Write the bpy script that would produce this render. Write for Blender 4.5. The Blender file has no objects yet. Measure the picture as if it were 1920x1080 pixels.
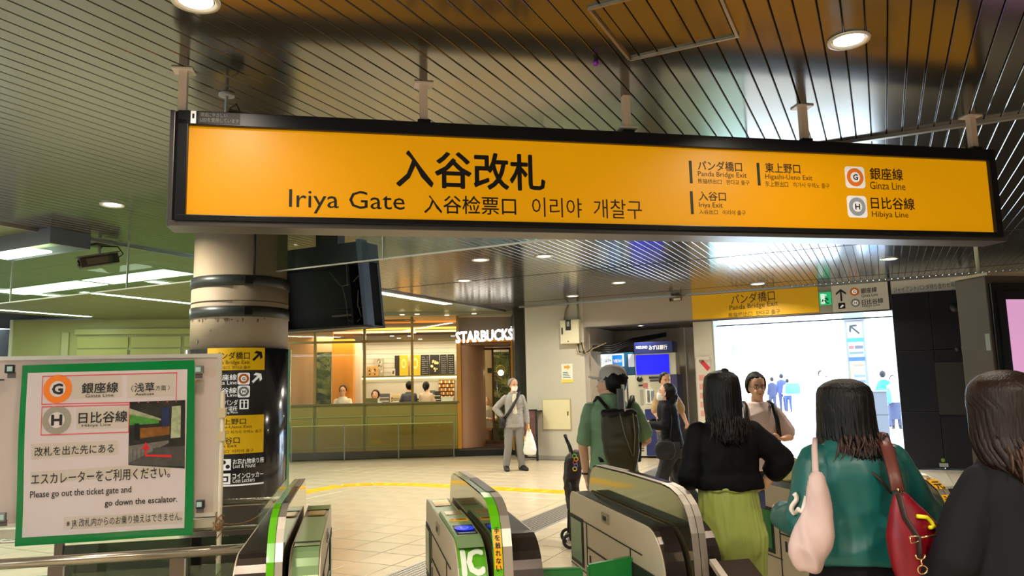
import bpy, bmesh, math, random
from mathutils import Vector, Matrix, noise
from math import sin, cos, pi, radians
random.seed(7)
SC = bpy.context.scene
COL = SC.collection
def V3(*a): return Vector(a)
def lin(r, g, b):
    f = lambda c: (c/255/12.92) if c/255 <= .04045 else ((c/255+.055)/1.055)**2.4
    return (f(r), f(g), f(b), 1.)

# ------------------------------------------------------------ camera
FPX, PITCH, ROLL, EYE = 1400., radians(7.45), radians(-1.35), 1.55
cd = bpy.data.cameras.new('camera'); cam = bpy.data.objects.new('camera', cd); COL.objects.link(cam)
cd.sensor_width = 36; cd.lens = FPX/1920*36; cd.clip_end = 300; cd.clip_start = .05
CR = Matrix.Rotation(pi/2+PITCH, 3, 'X') @ Matrix.Rotation(ROLL, 3, 'Z')
CP = V3(0, 0, EYE)
cam.matrix_world = Matrix.Translation(CP) @ CR.to_4x4()
SC.camera = cam
# ------------------------------------------------------------ world: bright hazy daylight outside the hall
w = bpy.data.worlds.new('sky'); SC.world = w; w.use_nodes = True
bgn = w.node_tree.nodes['Background']; bgn.inputs[0].default_value = (.70, .85, 1., 1); bgn.inputs[1].default_value = 13.
# ------------------------------------------------------------ view
SC.view_settings.view_transform = 'Standard'; SC.view_settings.look = 'None'
SC.view_settings.exposure = 0.; SC.view_settings.gamma = 1.; SC.view_settings.use_curve_mapping = False
DOWNLIGHT_W, STRIP_W = 44., 85.
def area_light(name, loc, sx, sy, power, col, rotz=0, disk=False, spread=pi):
    l = bpy.data.lights.new(name, 'AREA'); l.shape = 'DISK' if disk else 'RECTANGLE'; l.size = sx
    if not disk: l.size_y = sy
    l.energy = power; l.color = col; l.spread = spread
    o = bpy.data.objects.new(name, l); COL.objects.link(o); o.location = loc; o.rotation_euler = (0, 0, rotz); return o

# ------------------------------------------------------------ frames of the place
TH = radians(26.2)
UU = V3(sin(TH), cos(TH), 0); VV = V3(cos(TH), -sin(TH), 0)      # building grid: b along UU (ceiling slats), a along VV
GA = radians(11.85)
DD = V3(cos(GA), sin(GA), 0); GG = V3(-sin(GA), cos(GA), 0)      # ticket gates and the big sign: c along DD, e along GG
ZC = 3.24; BW = 14.615
def AB(a, b, z=0): return VV*a + UU*b + V3(0, 0, z)
def CE(c, e, z=0): return DD*c + GG*e + V3(0, 0, z)
def ray(x, y): return CR @ V3((x-960)/FPX, -(y-540)/FPX, -1)
def at_z(x, y, z):
    r = ray(x, y); return CP + r*((z-EYE)/r.z)
def at_y(x, y, Y):
    r = ray(x, y); return CP + r*(Y/r.y)
class Pln:
    """upright plane: origin, unit direction to the viewer's right, normal towards the viewer"""
    def __init__(s, o, d, tilt=0):
        s.o = Vector(o); s.d = d.normalized(); s.n = s.d.cross(V3(0, 0, 1)); s.up = V3(0, 0, 1)
    def uv(s, x, y, off=0):
        r = ray(x, y); o = s.o + s.n*off
        p = CP + r*(((o-CP).dot(s.n))/r.dot(s.n)); return (p-s.o).dot(s.d), p.z
    def p(s, u, z, off=0): return s.o + s.d*u + V3(0, 0, z-s.o.z) + s.n*off
    def rect(s, x0, y0, x1, y1, off=0):
        ym = (y0+y1)/2; xm = (x0+x1)/2
        return s.uv(x0, ym, off)[0], s.uv(x1, ym, off)[0], s.uv(xm, y1, off)[1], s.uv(xm, y0, off)[1]
# ------------------------------------------------------------ materials
MC = {}
def M(name, col, rough=.5, metal=0., emit=None, es=1., bump=0., bscale=40., var=0., vscale=6., alpha=None, trans=0., ior=1.45, stretch=None, spec=.5, coat=0., aniso=0.):
    if name in MC: return MC[name]
    m = bpy.data.materials.new(name); m.use_nodes = True; nt = m.node_tree; b = nt.nodes['Principled BSDF']
    c = lin(*col) if len(col) == 3 else col
    b.inputs['Base Color'].default_value = c; b.inputs['Roughness'].default_value = rough; b.inputs['Metallic'].default_value = metal
    b.inputs['IOR'].default_value = ior; b.inputs['Specular IOR Level'].default_value = spec; b.inputs['Coat Weight'].default_value = coat
    if aniso: b.inputs['Anisotropic'].default_value = aniso
    if trans: b.inputs['Transmission Weight'].default_value = trans
    if emit: b.inputs['Emission Color'].default_value = lin(*emit); b.inputs['Emission Strength'].default_value = es
    tc = nt.nodes.new('ShaderNodeTexCoord'); mp = nt.nodes.new('ShaderNodeMapping'); nt.links.new(tc.outputs['Object'], mp.inputs[0])
    if stretch: mp.inputs['Scale'].default_value = stretch
    if var:
        n = nt.nodes.new('ShaderNodeTexNoise'); n.inputs['Scale'].default_value = vscale; n.inputs['Detail'].default_value = 5
        nt.links.new(mp.outputs[0], n.inputs['Vector'])
        mr = nt.nodes.new('ShaderNodeMapRange'); mr.inputs['From Min'].default_value = .3; mr.inputs['From Max'].default_value = .7
        mr.inputs['To Min'].default_value = 1-var; mr.inputs['To Max'].default_value = 1+var; nt.links.new(n.outputs[0], mr.inputs[0])
        vm = nt.nodes.new('ShaderNodeVectorMath'); vm.operation = 'SCALE'; vm.inputs[0].default_value = c[:3]
        nt.links.new(mr.outputs[0], vm.inputs['Scale']); nt.links.new(vm.outputs[0], b.inputs['Base Color'])
    if bump:
        n2 = nt.nodes.new('ShaderNodeTexNoise'); n2.inputs['Scale'].default_value = bscale; n2.inputs['Detail'].default_value = 4
        nt.links.new(mp.outputs[0], n2.inputs['Vector'])
        bp = nt.nodes.new('ShaderNodeBump'); bp.inputs['Strength'].default_value = bump; bp.inputs['Distance'].default_value = .01
        nt.links.new(n2.outputs[0], bp.inputs['Height']); nt.links.new(bp.outputs[0], b.inputs['Normal'])
    MC[name] = m; return m
def glass(name, tint=(235, 245, 240), rough=0., refl=.08):
    """thin glass sheet: mostly clear with a Fresnel reflection"""
    if name in MC: return MC[name]
    m = bpy.data.materials.new(name); m.use_nodes = True; nt = m.node_tree; nt.nodes.clear()
    o = nt.nodes.new('ShaderNodeOutputMaterial'); mx = nt.nodes.new('ShaderNodeMixShader'); t = nt.nodes.new('ShaderNodeBsdfTransparent')
    g = nt.nodes.new('ShaderNodeBsdfGlossy'); g.inputs['Roughness'].default_value = rough; t.inputs[0].default_value = lin(*tint)
    lw = nt.nodes.new('ShaderNodeLayerWeight'); pw = nt.nodes.new('ShaderNodeMath'); pw.operation = 'POWER'; pw.inputs[1].default_value = 5; nt.links.new(lw.outputs['Facing'], pw.inputs[0])
    ml = nt.nodes.new('ShaderNodeMath'); ml.operation = 'MULTIPLY'; ml.inputs[1].default_value = .5; nt.links.new(pw.outputs[0], ml.inputs[0])
    ad = nt.nodes.new('ShaderNodeMath'); ad.operation = 'ADD'; ad.inputs[1].default_value = refl; nt.links.new(ml.outputs[0], ad.inputs[0])
    nt.links.new(ad.outputs[0], mx.inputs[0]); nt.links.new(t.outputs[0], mx.inputs[1]); nt.links.new(g.outputs[0], mx.inputs[2]); nt.links.new(mx.outputs[0], o.inputs[0])
    MC[name] = m; return m
# ------------------------------------------------------------ object helpers
def tag(o, label=None, cat=None, group=None, kind=None):
    if label: o['label'] = label
    if cat: o['category'] = cat
    if group: o['group'] = group
    if kind: o['kind'] = kind
    return o
def link(name, me, parent=None):
    o = bpy.data.objects.new(name, me); COL.objects.link(o)
    if parent: o.parent = parent; o.matrix_parent_inverse = Matrix.Identity(4)
    return o
def wmat(o):
    m = o.matrix_basis.copy()
    while o.parent: o = o.parent; m = o.matrix_basis @ m
    return m
def empty(name, loc=(0, 0, 0), rotz=0, label=None, cat=None, group=None, kind=None):
    o = bpy.data.objects.new(name, None); COL.objects.link(o); o.location = loc; o.rotation_euler = (0, 0, rotz); o.empty_display_size = .1
    return tag(o, label, cat, group, kind)
def fin(bm, name, mat, parent=None, smooth=False, world=True):
    """bmesh in world coordinates -> object; if parented, vertices go to the parent's space"""
    me = bpy.data.meshes.new(name)
    if parent is not None and world: bm.transform(wmat(parent).inverted())
    bmesh.ops.recalc_face_normals(bm, faces=bm.faces[:])
    bm.to_mesh(me); bm.free()
    for m in (mat if isinstance(mat, (list, tuple)) else [mat]): me.materials.append(m)
    if smooth: me.polygons.foreach_set('use_smooth', [True]*len(me.polygons))
    return link(name, me, parent)
def bx(bm, c, x, y, z, sx, sy, sz):
    """box centred c with unit axes x,y,z and full sizes"""
    vs = []
    for k in (-.5, .5):
        for j in (-.5, .5):
            for i in (-.5, .5): vs.append(bm.verts.new(c + x*(i*sx) + y*(j*sy) + z*(k*sz)))
    for f in ((0, 2, 3, 1), (4, 5, 7, 6), (0, 1, 5, 4), (2, 6, 7, 3), (0, 4, 6, 2), (1, 3, 7, 5)): bm.faces.new([vs[i] for i in f])
    return vs
ZZ = V3(0, 0, 1)
def pbox(bm, P, u0, u1, z0, z1, o0, o1):
    """box on a Pln between u,z and offsets towards the viewer"""
    bx(bm, P.p((u0+u1)/2, (z0+z1)/2, (o0+o1)/2), P.d, P.n, ZZ, abs(u1-u0), abs(o1-o0), abs(z1-z0))
def box_on(P, name, u0, u1, z0, z1, o0, o1, mat, parent=None, bev=0):
    bm = bmesh.new(); pbox(bm, P, u0, u1, z0, z1, o0, o1)
    if bev: bmesh.ops.bevel(bm, geom=bm.edges[:], offset=bev, segments=2, affect='EDGES', profile=.6)
    return fin(bm, name, mat, parent)
def boxw(name, c, x, y, sx, sy, sz, mat, parent=None, bev=0, z=ZZ):
    bm = bmesh.new(); bx(bm, Vector(c), x, y, z, sx, sy, sz)
    if bev: bmesh.ops.bevel(bm, geom=bm.edges[:], offset=bev, segments=2, affect='EDGES', profile=.6)
    return fin(bm, name, mat, parent)
def frame_of(t, ref=None):
    t = t.normalized(); r = Vector(ref) if ref is not None else (V3(0, 0, 1) if abs(t.z) < .9 else V3(1, 0, 0))
    x = r.cross(t)
    if x.length < 1e-4: x = V3(1, 0, 0).cross(t)
    x.normalize(); return x, t.cross(x)
def tube(bm, pts, rad, n=10, cap=True, ref=None, flat=1.):
    """swept tube; rad = number or list; flat scales the second axis"""
    pts = [Vector(p) for p in pts]
    if not isinstance(rad, (list, tuple)): rad = [rad]*len(pts)
    rings = []; px = None
    for i, p in enumerate(pts):
        t = (pts[min(i+1, len(pts)-1)] - pts[max(i-1, 0)])
        if px is None: x, y = frame_of(t, ref)
        else:
            tn = t.normalized(); x = (px - tn*px.dot(tn)); x.normalize(); y = tn.cross(x)
        px = x
        rings.append([bm.verts.new(p + x*cos(2*pi*k/n)*rad[i] + y*sin(2*pi*k/n)*rad[i]*flat) for k in range(n)])
    for a, b in zip(rings, rings[1:]):
        for k in range(n): bm.faces.new((a[k], a[(k+1) % n], b[(k+1) % n], b[k]))
    if cap: bm.faces.new(rings[0][::-1]); bm.faces.new(rings[-1])
    return rings
def loft(bm, rings, n=20, cap=True, power=2.):
    """rings: (centre, xvec, yvec) ellipses, superellipse power"""
    R = []
    for c, ax, ay in rings:
        L = []
        for k in range(n):
            a = 2*pi*k/n; ca, sa = cos(a), sin(a)
            if power != 2: ca = math.copysign(abs(ca)**(2/power), ca); sa = math.copysign(abs(sa)**(2/power), sa)
            L.append(bm.verts.new(c + ax*ca + ay*sa))
        R.append(L)
    for a, b in zip(R, R[1:]):
        for k in range(n): bm.faces.new((a[k], a[(k+1) % n], b[(k+1) % n], b[k]))
    if cap: bm.faces.new(R[0][::-1]); bm.faces.new(R[-1])
def cyl(bm, c, r, h, n=24, axis=ZZ, r2=None):
    c = Vector(c); x, y = frame_of(axis); a = axis.normalized()
    loft(bm, [(c, x*r, y*r), (c+a*h, x*(r2 or r), y*(r2 or r))], n)
def prism(bm, pts, ext):
    """polygon (list of world points) extruded by the vector ext"""
    a = [bm.verts.new(Vector(p)) for p in pts]; b = [bm.verts.new(Vector(p)+ext) for p in pts]; n = len(a)
    bm.faces.new(a[::-1]); bm.faces.new(b)
    for i in range(n): bm.faces.new((a[i], a[(i+1) % n], b[(i+1) % n], b[i]))
def sphere(bm, c, rx, ry=None, rz=None, n=16, m=10, R=None):
    ry = ry or rx; rz = rz or rx
    g = bmesh.ops.create_uvsphere(bm, u_segments=n, v_segments=m, radius=1)
    T = Matrix.Translation(Vector(c)) @ (R.to_4x4() if R else Matrix.Identity(4)) @ Matrix.Diagonal((rx, ry, rz, 1))
    bmesh.ops.transform(bm, matrix=T, verts=g['verts'])
def simple(fn, name, mat, parent=None, smooth=False):
    bm = bmesh.new(); fn(bm); return fin(bm, name, mat, parent, smooth)
# ------------------------------------------------------------ lettering
_tcache = {}
def text_mesh(body, bold=0., ext=0.):
    k = body
    if k not in _tcache:
        cu = bpy.data.curves.new('txt', 'FONT'); cu.body = body; cu.size = 1; cu.offset = 0; cu.resolution_u = 2; cu.fill_mode = 'FRONT'
        o = bpy.data.objects.new('txt', cu); COL.objects.link(o)
        dg = bpy.context.evaluated_depsgraph_get(); dg.update()
        me = bpy.data.meshes.new_from_object(o.evaluated_get(dg))
        co = [v.co.copy() for v in me.vertices]; fs = [tuple(p.vertices) for p in me.polygons]
        bpy.data.objects.remove(o); bpy.data.curves.remove(cu); bpy.data.meshes.remove(me)
        _tcache[k] = (co, fs)
    return _tcache[k]
def letters(P, body, rc, mat, parent, off=.002, bold=0., keep=False, skew=0., name='lettering', xf=None, thick=0., cuts=0):
    """lettering fitted to the rectangle rc = (u0,u1,z0,z1) on plane P"""
    co, fs = text_mesh(body, bold)
    if not co: return None
    x0 = min(c.x for c in co); x1 = max(c.x for c in co); y0 = min(c.y for c in co); y1 = max(c.y for c in co)
    u0, u1, z0, z1 = rc; sx = (u1-u0)/(x1-x0); sy = (z1-z0)/max(y1-y0, 1e-6)
    if keep: sx = sy = min(sx, sy)
    bm = bmesh.new(); e = bold*sy*.9
    for q, (du, dz) in enumerate(((0, 0),) if not bold else ((0, 0), (e, 0), (-e, 0), (0, e), (0, -e), (e*.7, e*.7), (-e*.7, e*.7), (e*.7, -e*.7), (-e*.7, -e*.7))):
        vs = []
        for c in co:
            u = u0+(c.x-x0)*sx+du; z = z0+(c.y-y0)*sy + skew*(u-u0)+dz
            vs.append(bm.verts.new((u, z, off+.00004*q) if xf else P.p(u, z, off+.00004*q)))
        for f in fs:
            try: bm.faces.new([vs[i] for i in f])
            except ValueError: pass
    if xf:
        if cuts: bmesh.ops.triangulate(bm, faces=bm.faces[:]); bmesh.ops.subdivide_edges(bm, edges=bm.edges[:], cuts=cuts, use_grid_fill=True)
        for v in bm.verts: v.co = xf(*v.co)
    if thick:
        r = bmesh.ops.extrude_face_region(bm, geom=bm.faces[:]); bmesh.ops.translate(bm, vec=P.n*thick, verts=[g for g in r['geom'] if isinstance(g, bmesh.types.BMVert)])
    return fin(bm, name, mat, parent)
def pxt(P, body, x0, y0, x1, y1, mat, parent, **k):
    return letters(P, body, P.rect(x0, y0, x1, y1), mat, parent, **k)
def disc_on(P, name, u, z, r, off, mat, parent, n=40, th=.002, r_in=0, xf=None, sz=1.):
    bm = bmesh.new()
    f = xf or (lambda a, b, o: P.p(a, b, o))
    A = [bm.verts.new(f(u+r*cos(2*pi*k/n), z+r*sz*sin(2*pi*k/n), off)) for k in range(n)]
    if r_in:
        B = [bm.verts.new(f(u+r_in*cos(2*pi*k/n), z+r_in*sz*sin(2*pi*k/n), off)) for k in range(n)]
        for k in range(n): bm.faces.new((A[k], A[(k+1) % n], B[(k+1) % n], B[k]))
    else: bm.faces.new(A)
    return fin(bm, name, mat, parent)
def poly_on(P, name, pts, off, mat, parent, xf=None):
    bm = bmesh.new(); f = xf or (lambda a, b, o: P.p(a, b, o)); bm.faces.new([bm.verts.new(f(a, b, off)) for a, b in pts]); return fin(bm, name, mat, parent)
def arrow_on(P, cx, cz, size, ang, mat, parent, off=.004, xf=None, th=.16):
    a = radians(ang); R = lambda x, z: (cx+(x*cos(a)-z*sin(a))*size, cz+(x*sin(a)+z*cos(a))*size)   # ang 0 = up
    poly_on(P, 'arrow', [R(-th/2, -.5), R(th/2, -.5), R(th/2, .42), R(-th/2, .42)], off, mat, parent, xf)
    for s in (1, -1): poly_on(P, 'arrow', [R(0, .55), R(0, .55-th*1.45), R(s*.40, .12-th*.6), R(s*.40, .12+th*.75)], off+.0004, mat, parent, xf)
def line_badge(P, u, z, r, ch, ring, parent, off=.004, plate=True, xf=None):
    white, blk = M('sign_white', (235, 233, 228), .4, emit=(235, 233, 228), es=.35), M('sign_black', (22, 20, 22), .5)
    if plate:
        k = r*1.18; c = r*.35; pts = []
        for qx, qz, a0 in ((1, 1, 0), (-1, 1, 90), (-1, -1, 180), (1, -1, 270)):
            for s in range(5): a = radians(a0+s*22.5); pts.append((u+qx*(k-c)+c*cos(a), z+qz*(k-c)+c*sin(a)))
        poly_on(P, 'badge_plate', pts, off, white, parent, xf)
    disc_on(P, 'badge_ring', u, z, r, off+.0015, ring, parent, r_in=0, xf=xf)
    disc_on(P, 'badge_centre', u, z, r*.56, off+.003, white, parent, xf=xf)
    letters(P, ch, (u-r*.27, u+r*.27, z-r*.3, z+r*.3), blk, parent, off=off+.0045, bold=.03, xf=xf)
# ============================================================ SETTING
X1, Y1 = V3(1, 0, 0), V3(0, 1, 0)
tile_m = M('floor_tile', (196, 181, 154), .22, var=.06, vscale=3, bump=.02, bscale=8)
fl = simple(lambda bm: (bx(bm, AB(4, 4.4, -.06), VV, UU, ZZ, 21.8, 20.8, .1), bx(bm, AB(-13.7, 7.5, -.06), VV, UU, ZZ, 13.6, 27, .1), bx(bm, AB(-4.4, 15.8, -.06), VV, UU, ZZ, 2.5, 2, .1)), 'floor', M('grout', (160, 146, 122), .6)); tag(fl, kind='structure')
TS = .4; TA0, TB0 = -4.43, 5.66
def tile_bm(cx, cy, s=TS-.008):
    bm = bmesh.new(); h = s/2; ch = .004
    lo = [bm.verts.new((x*h, y*h, -.011)) for x, y in ((-1, -1), (1, -1), (1, 1), (-1, 1))]
    m_ = [bm.verts.new((x*h, y*h, -.003)) for x, y in ((-1, -1), (1, -1), (1, 1), (-1, 1))]
    t_ = [bm.verts.new((x*(h-ch), y*(h-ch), 0)) for x, y in ((-1, -1), (1, -1), (1, 1), (-1, 1))]
    for A, B in ((lo, m_), (m_, t_)):
        for i in range(4): bm.faces.new((A[i], A[(i+1) % 4], B[(i+1) % 4], B[i]))
    bm.faces.new(t_); return bm
bm = tile_bm(0, 0); tme = bpy.data.meshes.new('tile'); bm.to_mesh(tme); bm.free(); tme.materials.append(tile_m)
def drain_near(a): return -3.93 < a < -3.45
cells = []
for i in range(-34, 34):
    for j in range(-22, 34):
        a = TA0+TS*(i+.5); b = TB0+TS*(j+.5); p = AB(a, b)
        if not (-15 < p.x < 11 and -6 < p.y < 19): continue
        if b > BW-.1 and a > -7: 
            if -5.7 < a < -3.2 and b < 16.6: pass
            else: continue
        if (p.y > 16.2 + .065*(p.x+4.9)) and a < -6.9: continue
        q = CR.transposed() @ (p-CP); vis = q.z < 0 and abs(q.x/-q.z*FPX) < 980 and q.y/-q.z*FPX > -560
        cells.append((0 if vis and -3.6 < p.x < 1.3 else 1 if vis else 2, p.y, p, i, j))
cells.sort(key=lambda t: (t[0], t[1]))
rest = bmesh.new(); n = 0
for cl, _, p, i, j in cells:
    if n < 290 and cl == 0:
        o = link('tile', tme, fl); o.location = p; o.rotation_euler = (0, 0, -TH); n += 1
    else:
        h = (TS-.008)/2; vs = [rest.verts.new(p+VV*(x*h)+UU*(y*h)) for x, y in ((-1, -1), (1, -1), (1, 1), (-1, 1))]; rest.faces.new(vs)
tag(fin(rest, 'floor_tiles', tile_m, fl), kind='stuff')
# perforated steel drain cover running along the slat direction
dm = M('drain_steel', (150, 146, 138), .35, .6)
dr = empty('drain_cover', AB(-3.62, 8, 0), 0, 'grey perforated metal drain cover strip sunk in the beige floor tiles', 'drain cover')
simple(lambda bm: bx(bm, AB(-3.66, 7, .002), VV, UU, ZZ, .42, 14.6, .006), 'cover_plate', dm, dr)
hm = M('drain_hole', (52, 50, 46), .8); bm = bmesh.new()
for k in range(300):
    for q in range(8): bx(bm, AB(-3.82+q*.046, 4.2+k*.03, .0056), VV, UU, ZZ, .026, .009, .0012)
tag(fin(bm, 'slot_rows', hm, dr), kind='stuff')
# tactile paving: ribbed/dotted yellow strip with a kink
ym = M('tactile_yellow', (238, 188, 20), .5, var=.06, vscale=5)
pts = [at_z(x, y, 0) for x, y in ((500, 950), (560, 925), (640, 911), (700, 908), (780, 909), (860, 913), (1062, 923), (1150, 928))]
tp = empty('tactile_paving', pts[3], 0, 'yellow tactile guide strip crossing the beige floor beyond the ticket gates', 'tactile paving')
for a, b in zip(pts, pts[1:]):
    d = (b-a); L = d.length; d.normalize(); pn = V3(-d.y, d.x, 0); k = max(1, round(L/.3)); st = L/k
    for q in range(k):
        c = a+d*(st*(q+.5)); bm = bmesh.new(); bx(bm, c+V3(0, 0, .002), d, pn, ZZ, st-.004, .3, .008)
        for r in range(5): bx(bm, c+pn*(-.11+.055*r)+V3(0, 0, .008), d, pn, ZZ, st-.05, .018, .006)
        fin(bm, 'tile', ym, tp)
# ceiling: glossy metal slats
SW = .0968; AE = -7.6
ce = simple(lambda bm: (bx(bm, AB(4, 4.5, ZC+.07), VV, UU, ZZ, 23, 20.6, .06), bx(bm, AB(-13.7, 7.5, ZC+.07), VV, UU, ZZ, 12.3, 27, .06)), 'ceiling', M('ceiling_void', (12, 11, 10), .9)); tag(ce, kind='structure')
slat_m = M('slat_metal', (110, 109, 104), .15, .84, var=.03, vscale=1.2, bump=.012, bscale=2.2, stretch=(6, .25, 1))
prof = [(-.0462, .02), (-.0462, .004), (-.0425, 0), (.0425, 0), (.0462, .004), (.0462, .02)]
def slat_mesh(L):
    bm = bmesh.new(); A = [bm.verts.new((x, 0, z)) for x, z in prof]; B = [bm.verts.new((x, L, z)) for x, z in prof]
    for k in range(5): bm.faces.new((A[k], A[k+1], B[k+1], B[k]))
    bm.faces.new(A); bm.faces.new(B[::-1]); bmesh.ops.recalc_face_normals(bm, faces=bm.faces[:])
    me = bpy.data.meshes.new('slat'); bm.to_mesh(me); bm.free(); me.materials.append(slat_m); return me
smA, smB = slat_mesh(BW+3.6), slat_mesh(BW+4.5)
k = 0
while AE+.05+SW*k < 8.4:
    a = AE+.05+SW*k; o = link('slat', smB if a < -6.9 else smA, ce); o.location = AB(a, -3.6, ZC); o.rotation_euler = (0, 0, -TH); k += 1
# joints and trims across the slats
jm = M('joint_dark', (20, 18, 16), .7); al = M('trim_alu', (170, 165, 158), .3, .8)
for b, wd, m_, h in ((10.42, .018, jm, .003), (13.75, .012, jm, .003)):
    tag(simple(lambda bm: bx(bm, AB(.4, b, ZC-h/2), VV, UU, ZZ, 16, wd, h), 'ceiling_joint', m_, ce), None)
for k, (b, a0, a1) in enumerate(((5.74, -.35, 8.4),)):
    t = simple(lambda bm: bx(bm, AB((a0+a1)/2, b, ZC-.012), VV, UU, ZZ, a1-a0, .045, .024), 'ceiling_rail', al, ce)
for nm, c, sx, sy in (('edge_trim', AB(AE-.02, 5.8, ZC-.01), .035, 19.5),): simple(lambda bm: bx(bm, c, VV, UU, ZZ, sx, sy, .03), nm, al, ce)
simple(lambda bm: bx(bm, AB(-1, BW-.05, ZC-.012), VV, UU, ZZ, 12, .05, .02), 'wall_rail', al, ce)
# access hatch in the slats
ha = empty('ceiling_hatch', AB(-.8, 3.2, ZC), 0, 'square access hatch with a thin metal frame set in the slatted ceiling', 'hatch')
for c, sx, sy in ((AB(-.79, 3.64, ZC-.006), .56, .014), (AB(-1.07, 3.33, ZC-.006), .014, .6), (AB(-.52, 3.33, ZC-.006), .014, .6), (AB(-.79, 3.03, ZC-.006), .56, .014)):
    simple(lambda bm: bx(bm, c, VV, UU, ZZ, sx, sy, .014), 'frame_bar', M('hatch_bar', (150, 140, 120), .35, .7), ha)
# plain panelled ceiling on the left, green tube light painted into its colour
pc_m = M('ceiling_green_cast', (112, 118, 82), .45, var=.04, vscale=1)
pc = empty('ceiling_panelled', AB(-11, 5, ZC)); tag(pc, kind='structure')
me = None
for i in range(9):
    for j in range(17):
        a = AE-.06-.9*(i+.5); b = -3.6+1.2*(j+.5)
        bm = bmesh.new(); bx(bm, V3(0, 0, .02), X1, Y1, ZZ, .894, 1.194, .04)
        if me is None: me = bpy.data.meshes.new('panel'); bm.to_mesh(me); me.materials.append(pc_m)
        bm.free(); o = link('panel', me, pc); o.matrix_parent_inverse = pc.matrix_basis.inverted(); o.location = AB(a, b, ZC); o.rotation_euler = (0, 0, -TH)
# walls
wgrey = M('wall_grey', (186, 180, 165), .55, var=.03, vscale=2); wfas = M('fascia_beige', (172, 162, 150), .5)
wdark = M('alcove_grey', (170, 160, 144), .6, var=.04, vscale=1.5); olive = M('wall_green_cast', (150, 154, 92), .5, var=.04, vscale=1.5)  # olive holds the green cast of the tubes as painted colour
WP = Pln(AB(0, BW), VV)
wr = empty('wall_right', AB(-6.2, BW)); tag(wr, kind='structure')
box_on(WP, 'wall_pier', -6.9, -5.55, 0, ZC, -.3, 0, wgrey, wr)
box_on(WP, 'fascia', -5.55, 1.45, 2.72, ZC, -.3, -.02, wfas, wr)
box_on(WP, 'pier', -3.28, -2.9, 0, 2.72, -1.9, -.02, wgrey, wr)
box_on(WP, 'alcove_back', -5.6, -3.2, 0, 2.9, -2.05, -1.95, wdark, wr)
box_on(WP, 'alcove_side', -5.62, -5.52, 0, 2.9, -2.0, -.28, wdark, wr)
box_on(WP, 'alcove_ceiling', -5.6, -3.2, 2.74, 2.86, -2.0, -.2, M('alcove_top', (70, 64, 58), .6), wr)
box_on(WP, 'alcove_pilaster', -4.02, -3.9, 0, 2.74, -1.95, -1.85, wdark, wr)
box_on(WP, 'wall_beyond', 1.45, 9, 0, ZC, -.3, 0, wgrey, wr)
box_on(WP, 'lintel_edge', -5.5, .2, 2.70, 2.722, -.12, 0, M('lintel_dark', (60, 56, 52), .5), wr)
box_on(WP, 'skirting', -6.9, -5.55, 0, .08, 0, .012, M('skirting_grey', (150, 144, 132), .5), wr)
sh = M('shell_wall', (120, 112, 92), .7)
for nm, c, sx, sy in (('wall_left', (-15, 7, 1.62), .2, 34), ('wall_back', (-2, -5, 1.62), 28, .2), ('wall_east', (10.5, 3, 1.62), .2, 18)):
    tag(boxw(nm, c, X1, Y1, sx, sy, 3.3, sh), kind='structure')
# far left wall and louvred shutter, green tube light painted into their colours
A0, A1 = V3(-11, 16.4, 0), V3(-6.2, 17.35, 0); OW = Pln(A0, (A1-A0).normalized()); LW = (A1-A0).length
wo = empty('wall_green_cast', A0); tag(wo, kind='structure')
box_on(OW, 'wall_body', 0, LW, 0, ZC, -.2, 0, olive, wo)
box_on(OW, 'wall_edge', -.06, 0, 0, ZC, -.2, .05, M('pale_edge', (200, 205, 170), .4), wo)
box_on(OW, 'pilaster', 1.0, 1.14, 0, 2.95, 0, .08, M('pilaster', (160, 164, 110), .5), wo)
shm = M('shutter_green_cast', (158, 162, 92), .45)
sp = empty('louvred_shutter', A0+OW.d*2.6, 0, 'wide olive louvred shutter on the far green wall left of the round column', 'shutter')
for i in range(3):
    u0 = 1.3+i*1.12
    for q in range(9):
        bm = bmesh.new(); z = .35+q*.28; c = OW.p(u0+.53, z+.13, .03); up = (ZZ*cos(.15)+OW.n*sin(.15)); bx(bm, c, OW.d, OW.n, up, 1.05, .02, .25); fin(bm, 'slat', shm, sp)
box_on(OW, 'shutter_header', 1.25, 4.66, 2.9, 3.02, 0, .07, shm, sp)
# dark void left of that wall
tag(boxw('wall_recess', (-12.9, 19, 1.62), X1, Y1, 4, .2, 3.3, M('dark_void', (34, 34, 30), .8)), kind='structure')
# glass smoke curtain under the ceiling
gl = glass('screen_glass', (232, 245, 238), 0, .03)
sc_ = empty('smoke_curtain', AB(-4, 5.4, 2.7), 0, 'clear glass smoke barrier hanging from the slatted ceiling behind the orange sign', 'smoke curtain')
edges = [-12.4, -9.47, -7.35, -5.9, -3.93, -2.35, -.75]
for a0, a1 in zip(edges, edges[1:]):
    boxw('pane', AB((a0+a1)/2, 5.4, (2.7+ZC)/2), VV, UU, a1-a0-.006, .008, ZC-2.7, gl, sc_)
    boxw('joint_bar', AB(a1, 5.395, (2.7+ZC)/2), VV, UU, .008, .02, ZC-2.7, M('bar_pale', (196, 192, 176), .35, .5), sc_)
    boxw('bottom_rail', AB((a0+a1)/2, 5.4, 2.7), VV, UU, a1-a0, .02, .012, M('bar_pale', (196, 192, 176)), sc_)
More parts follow.
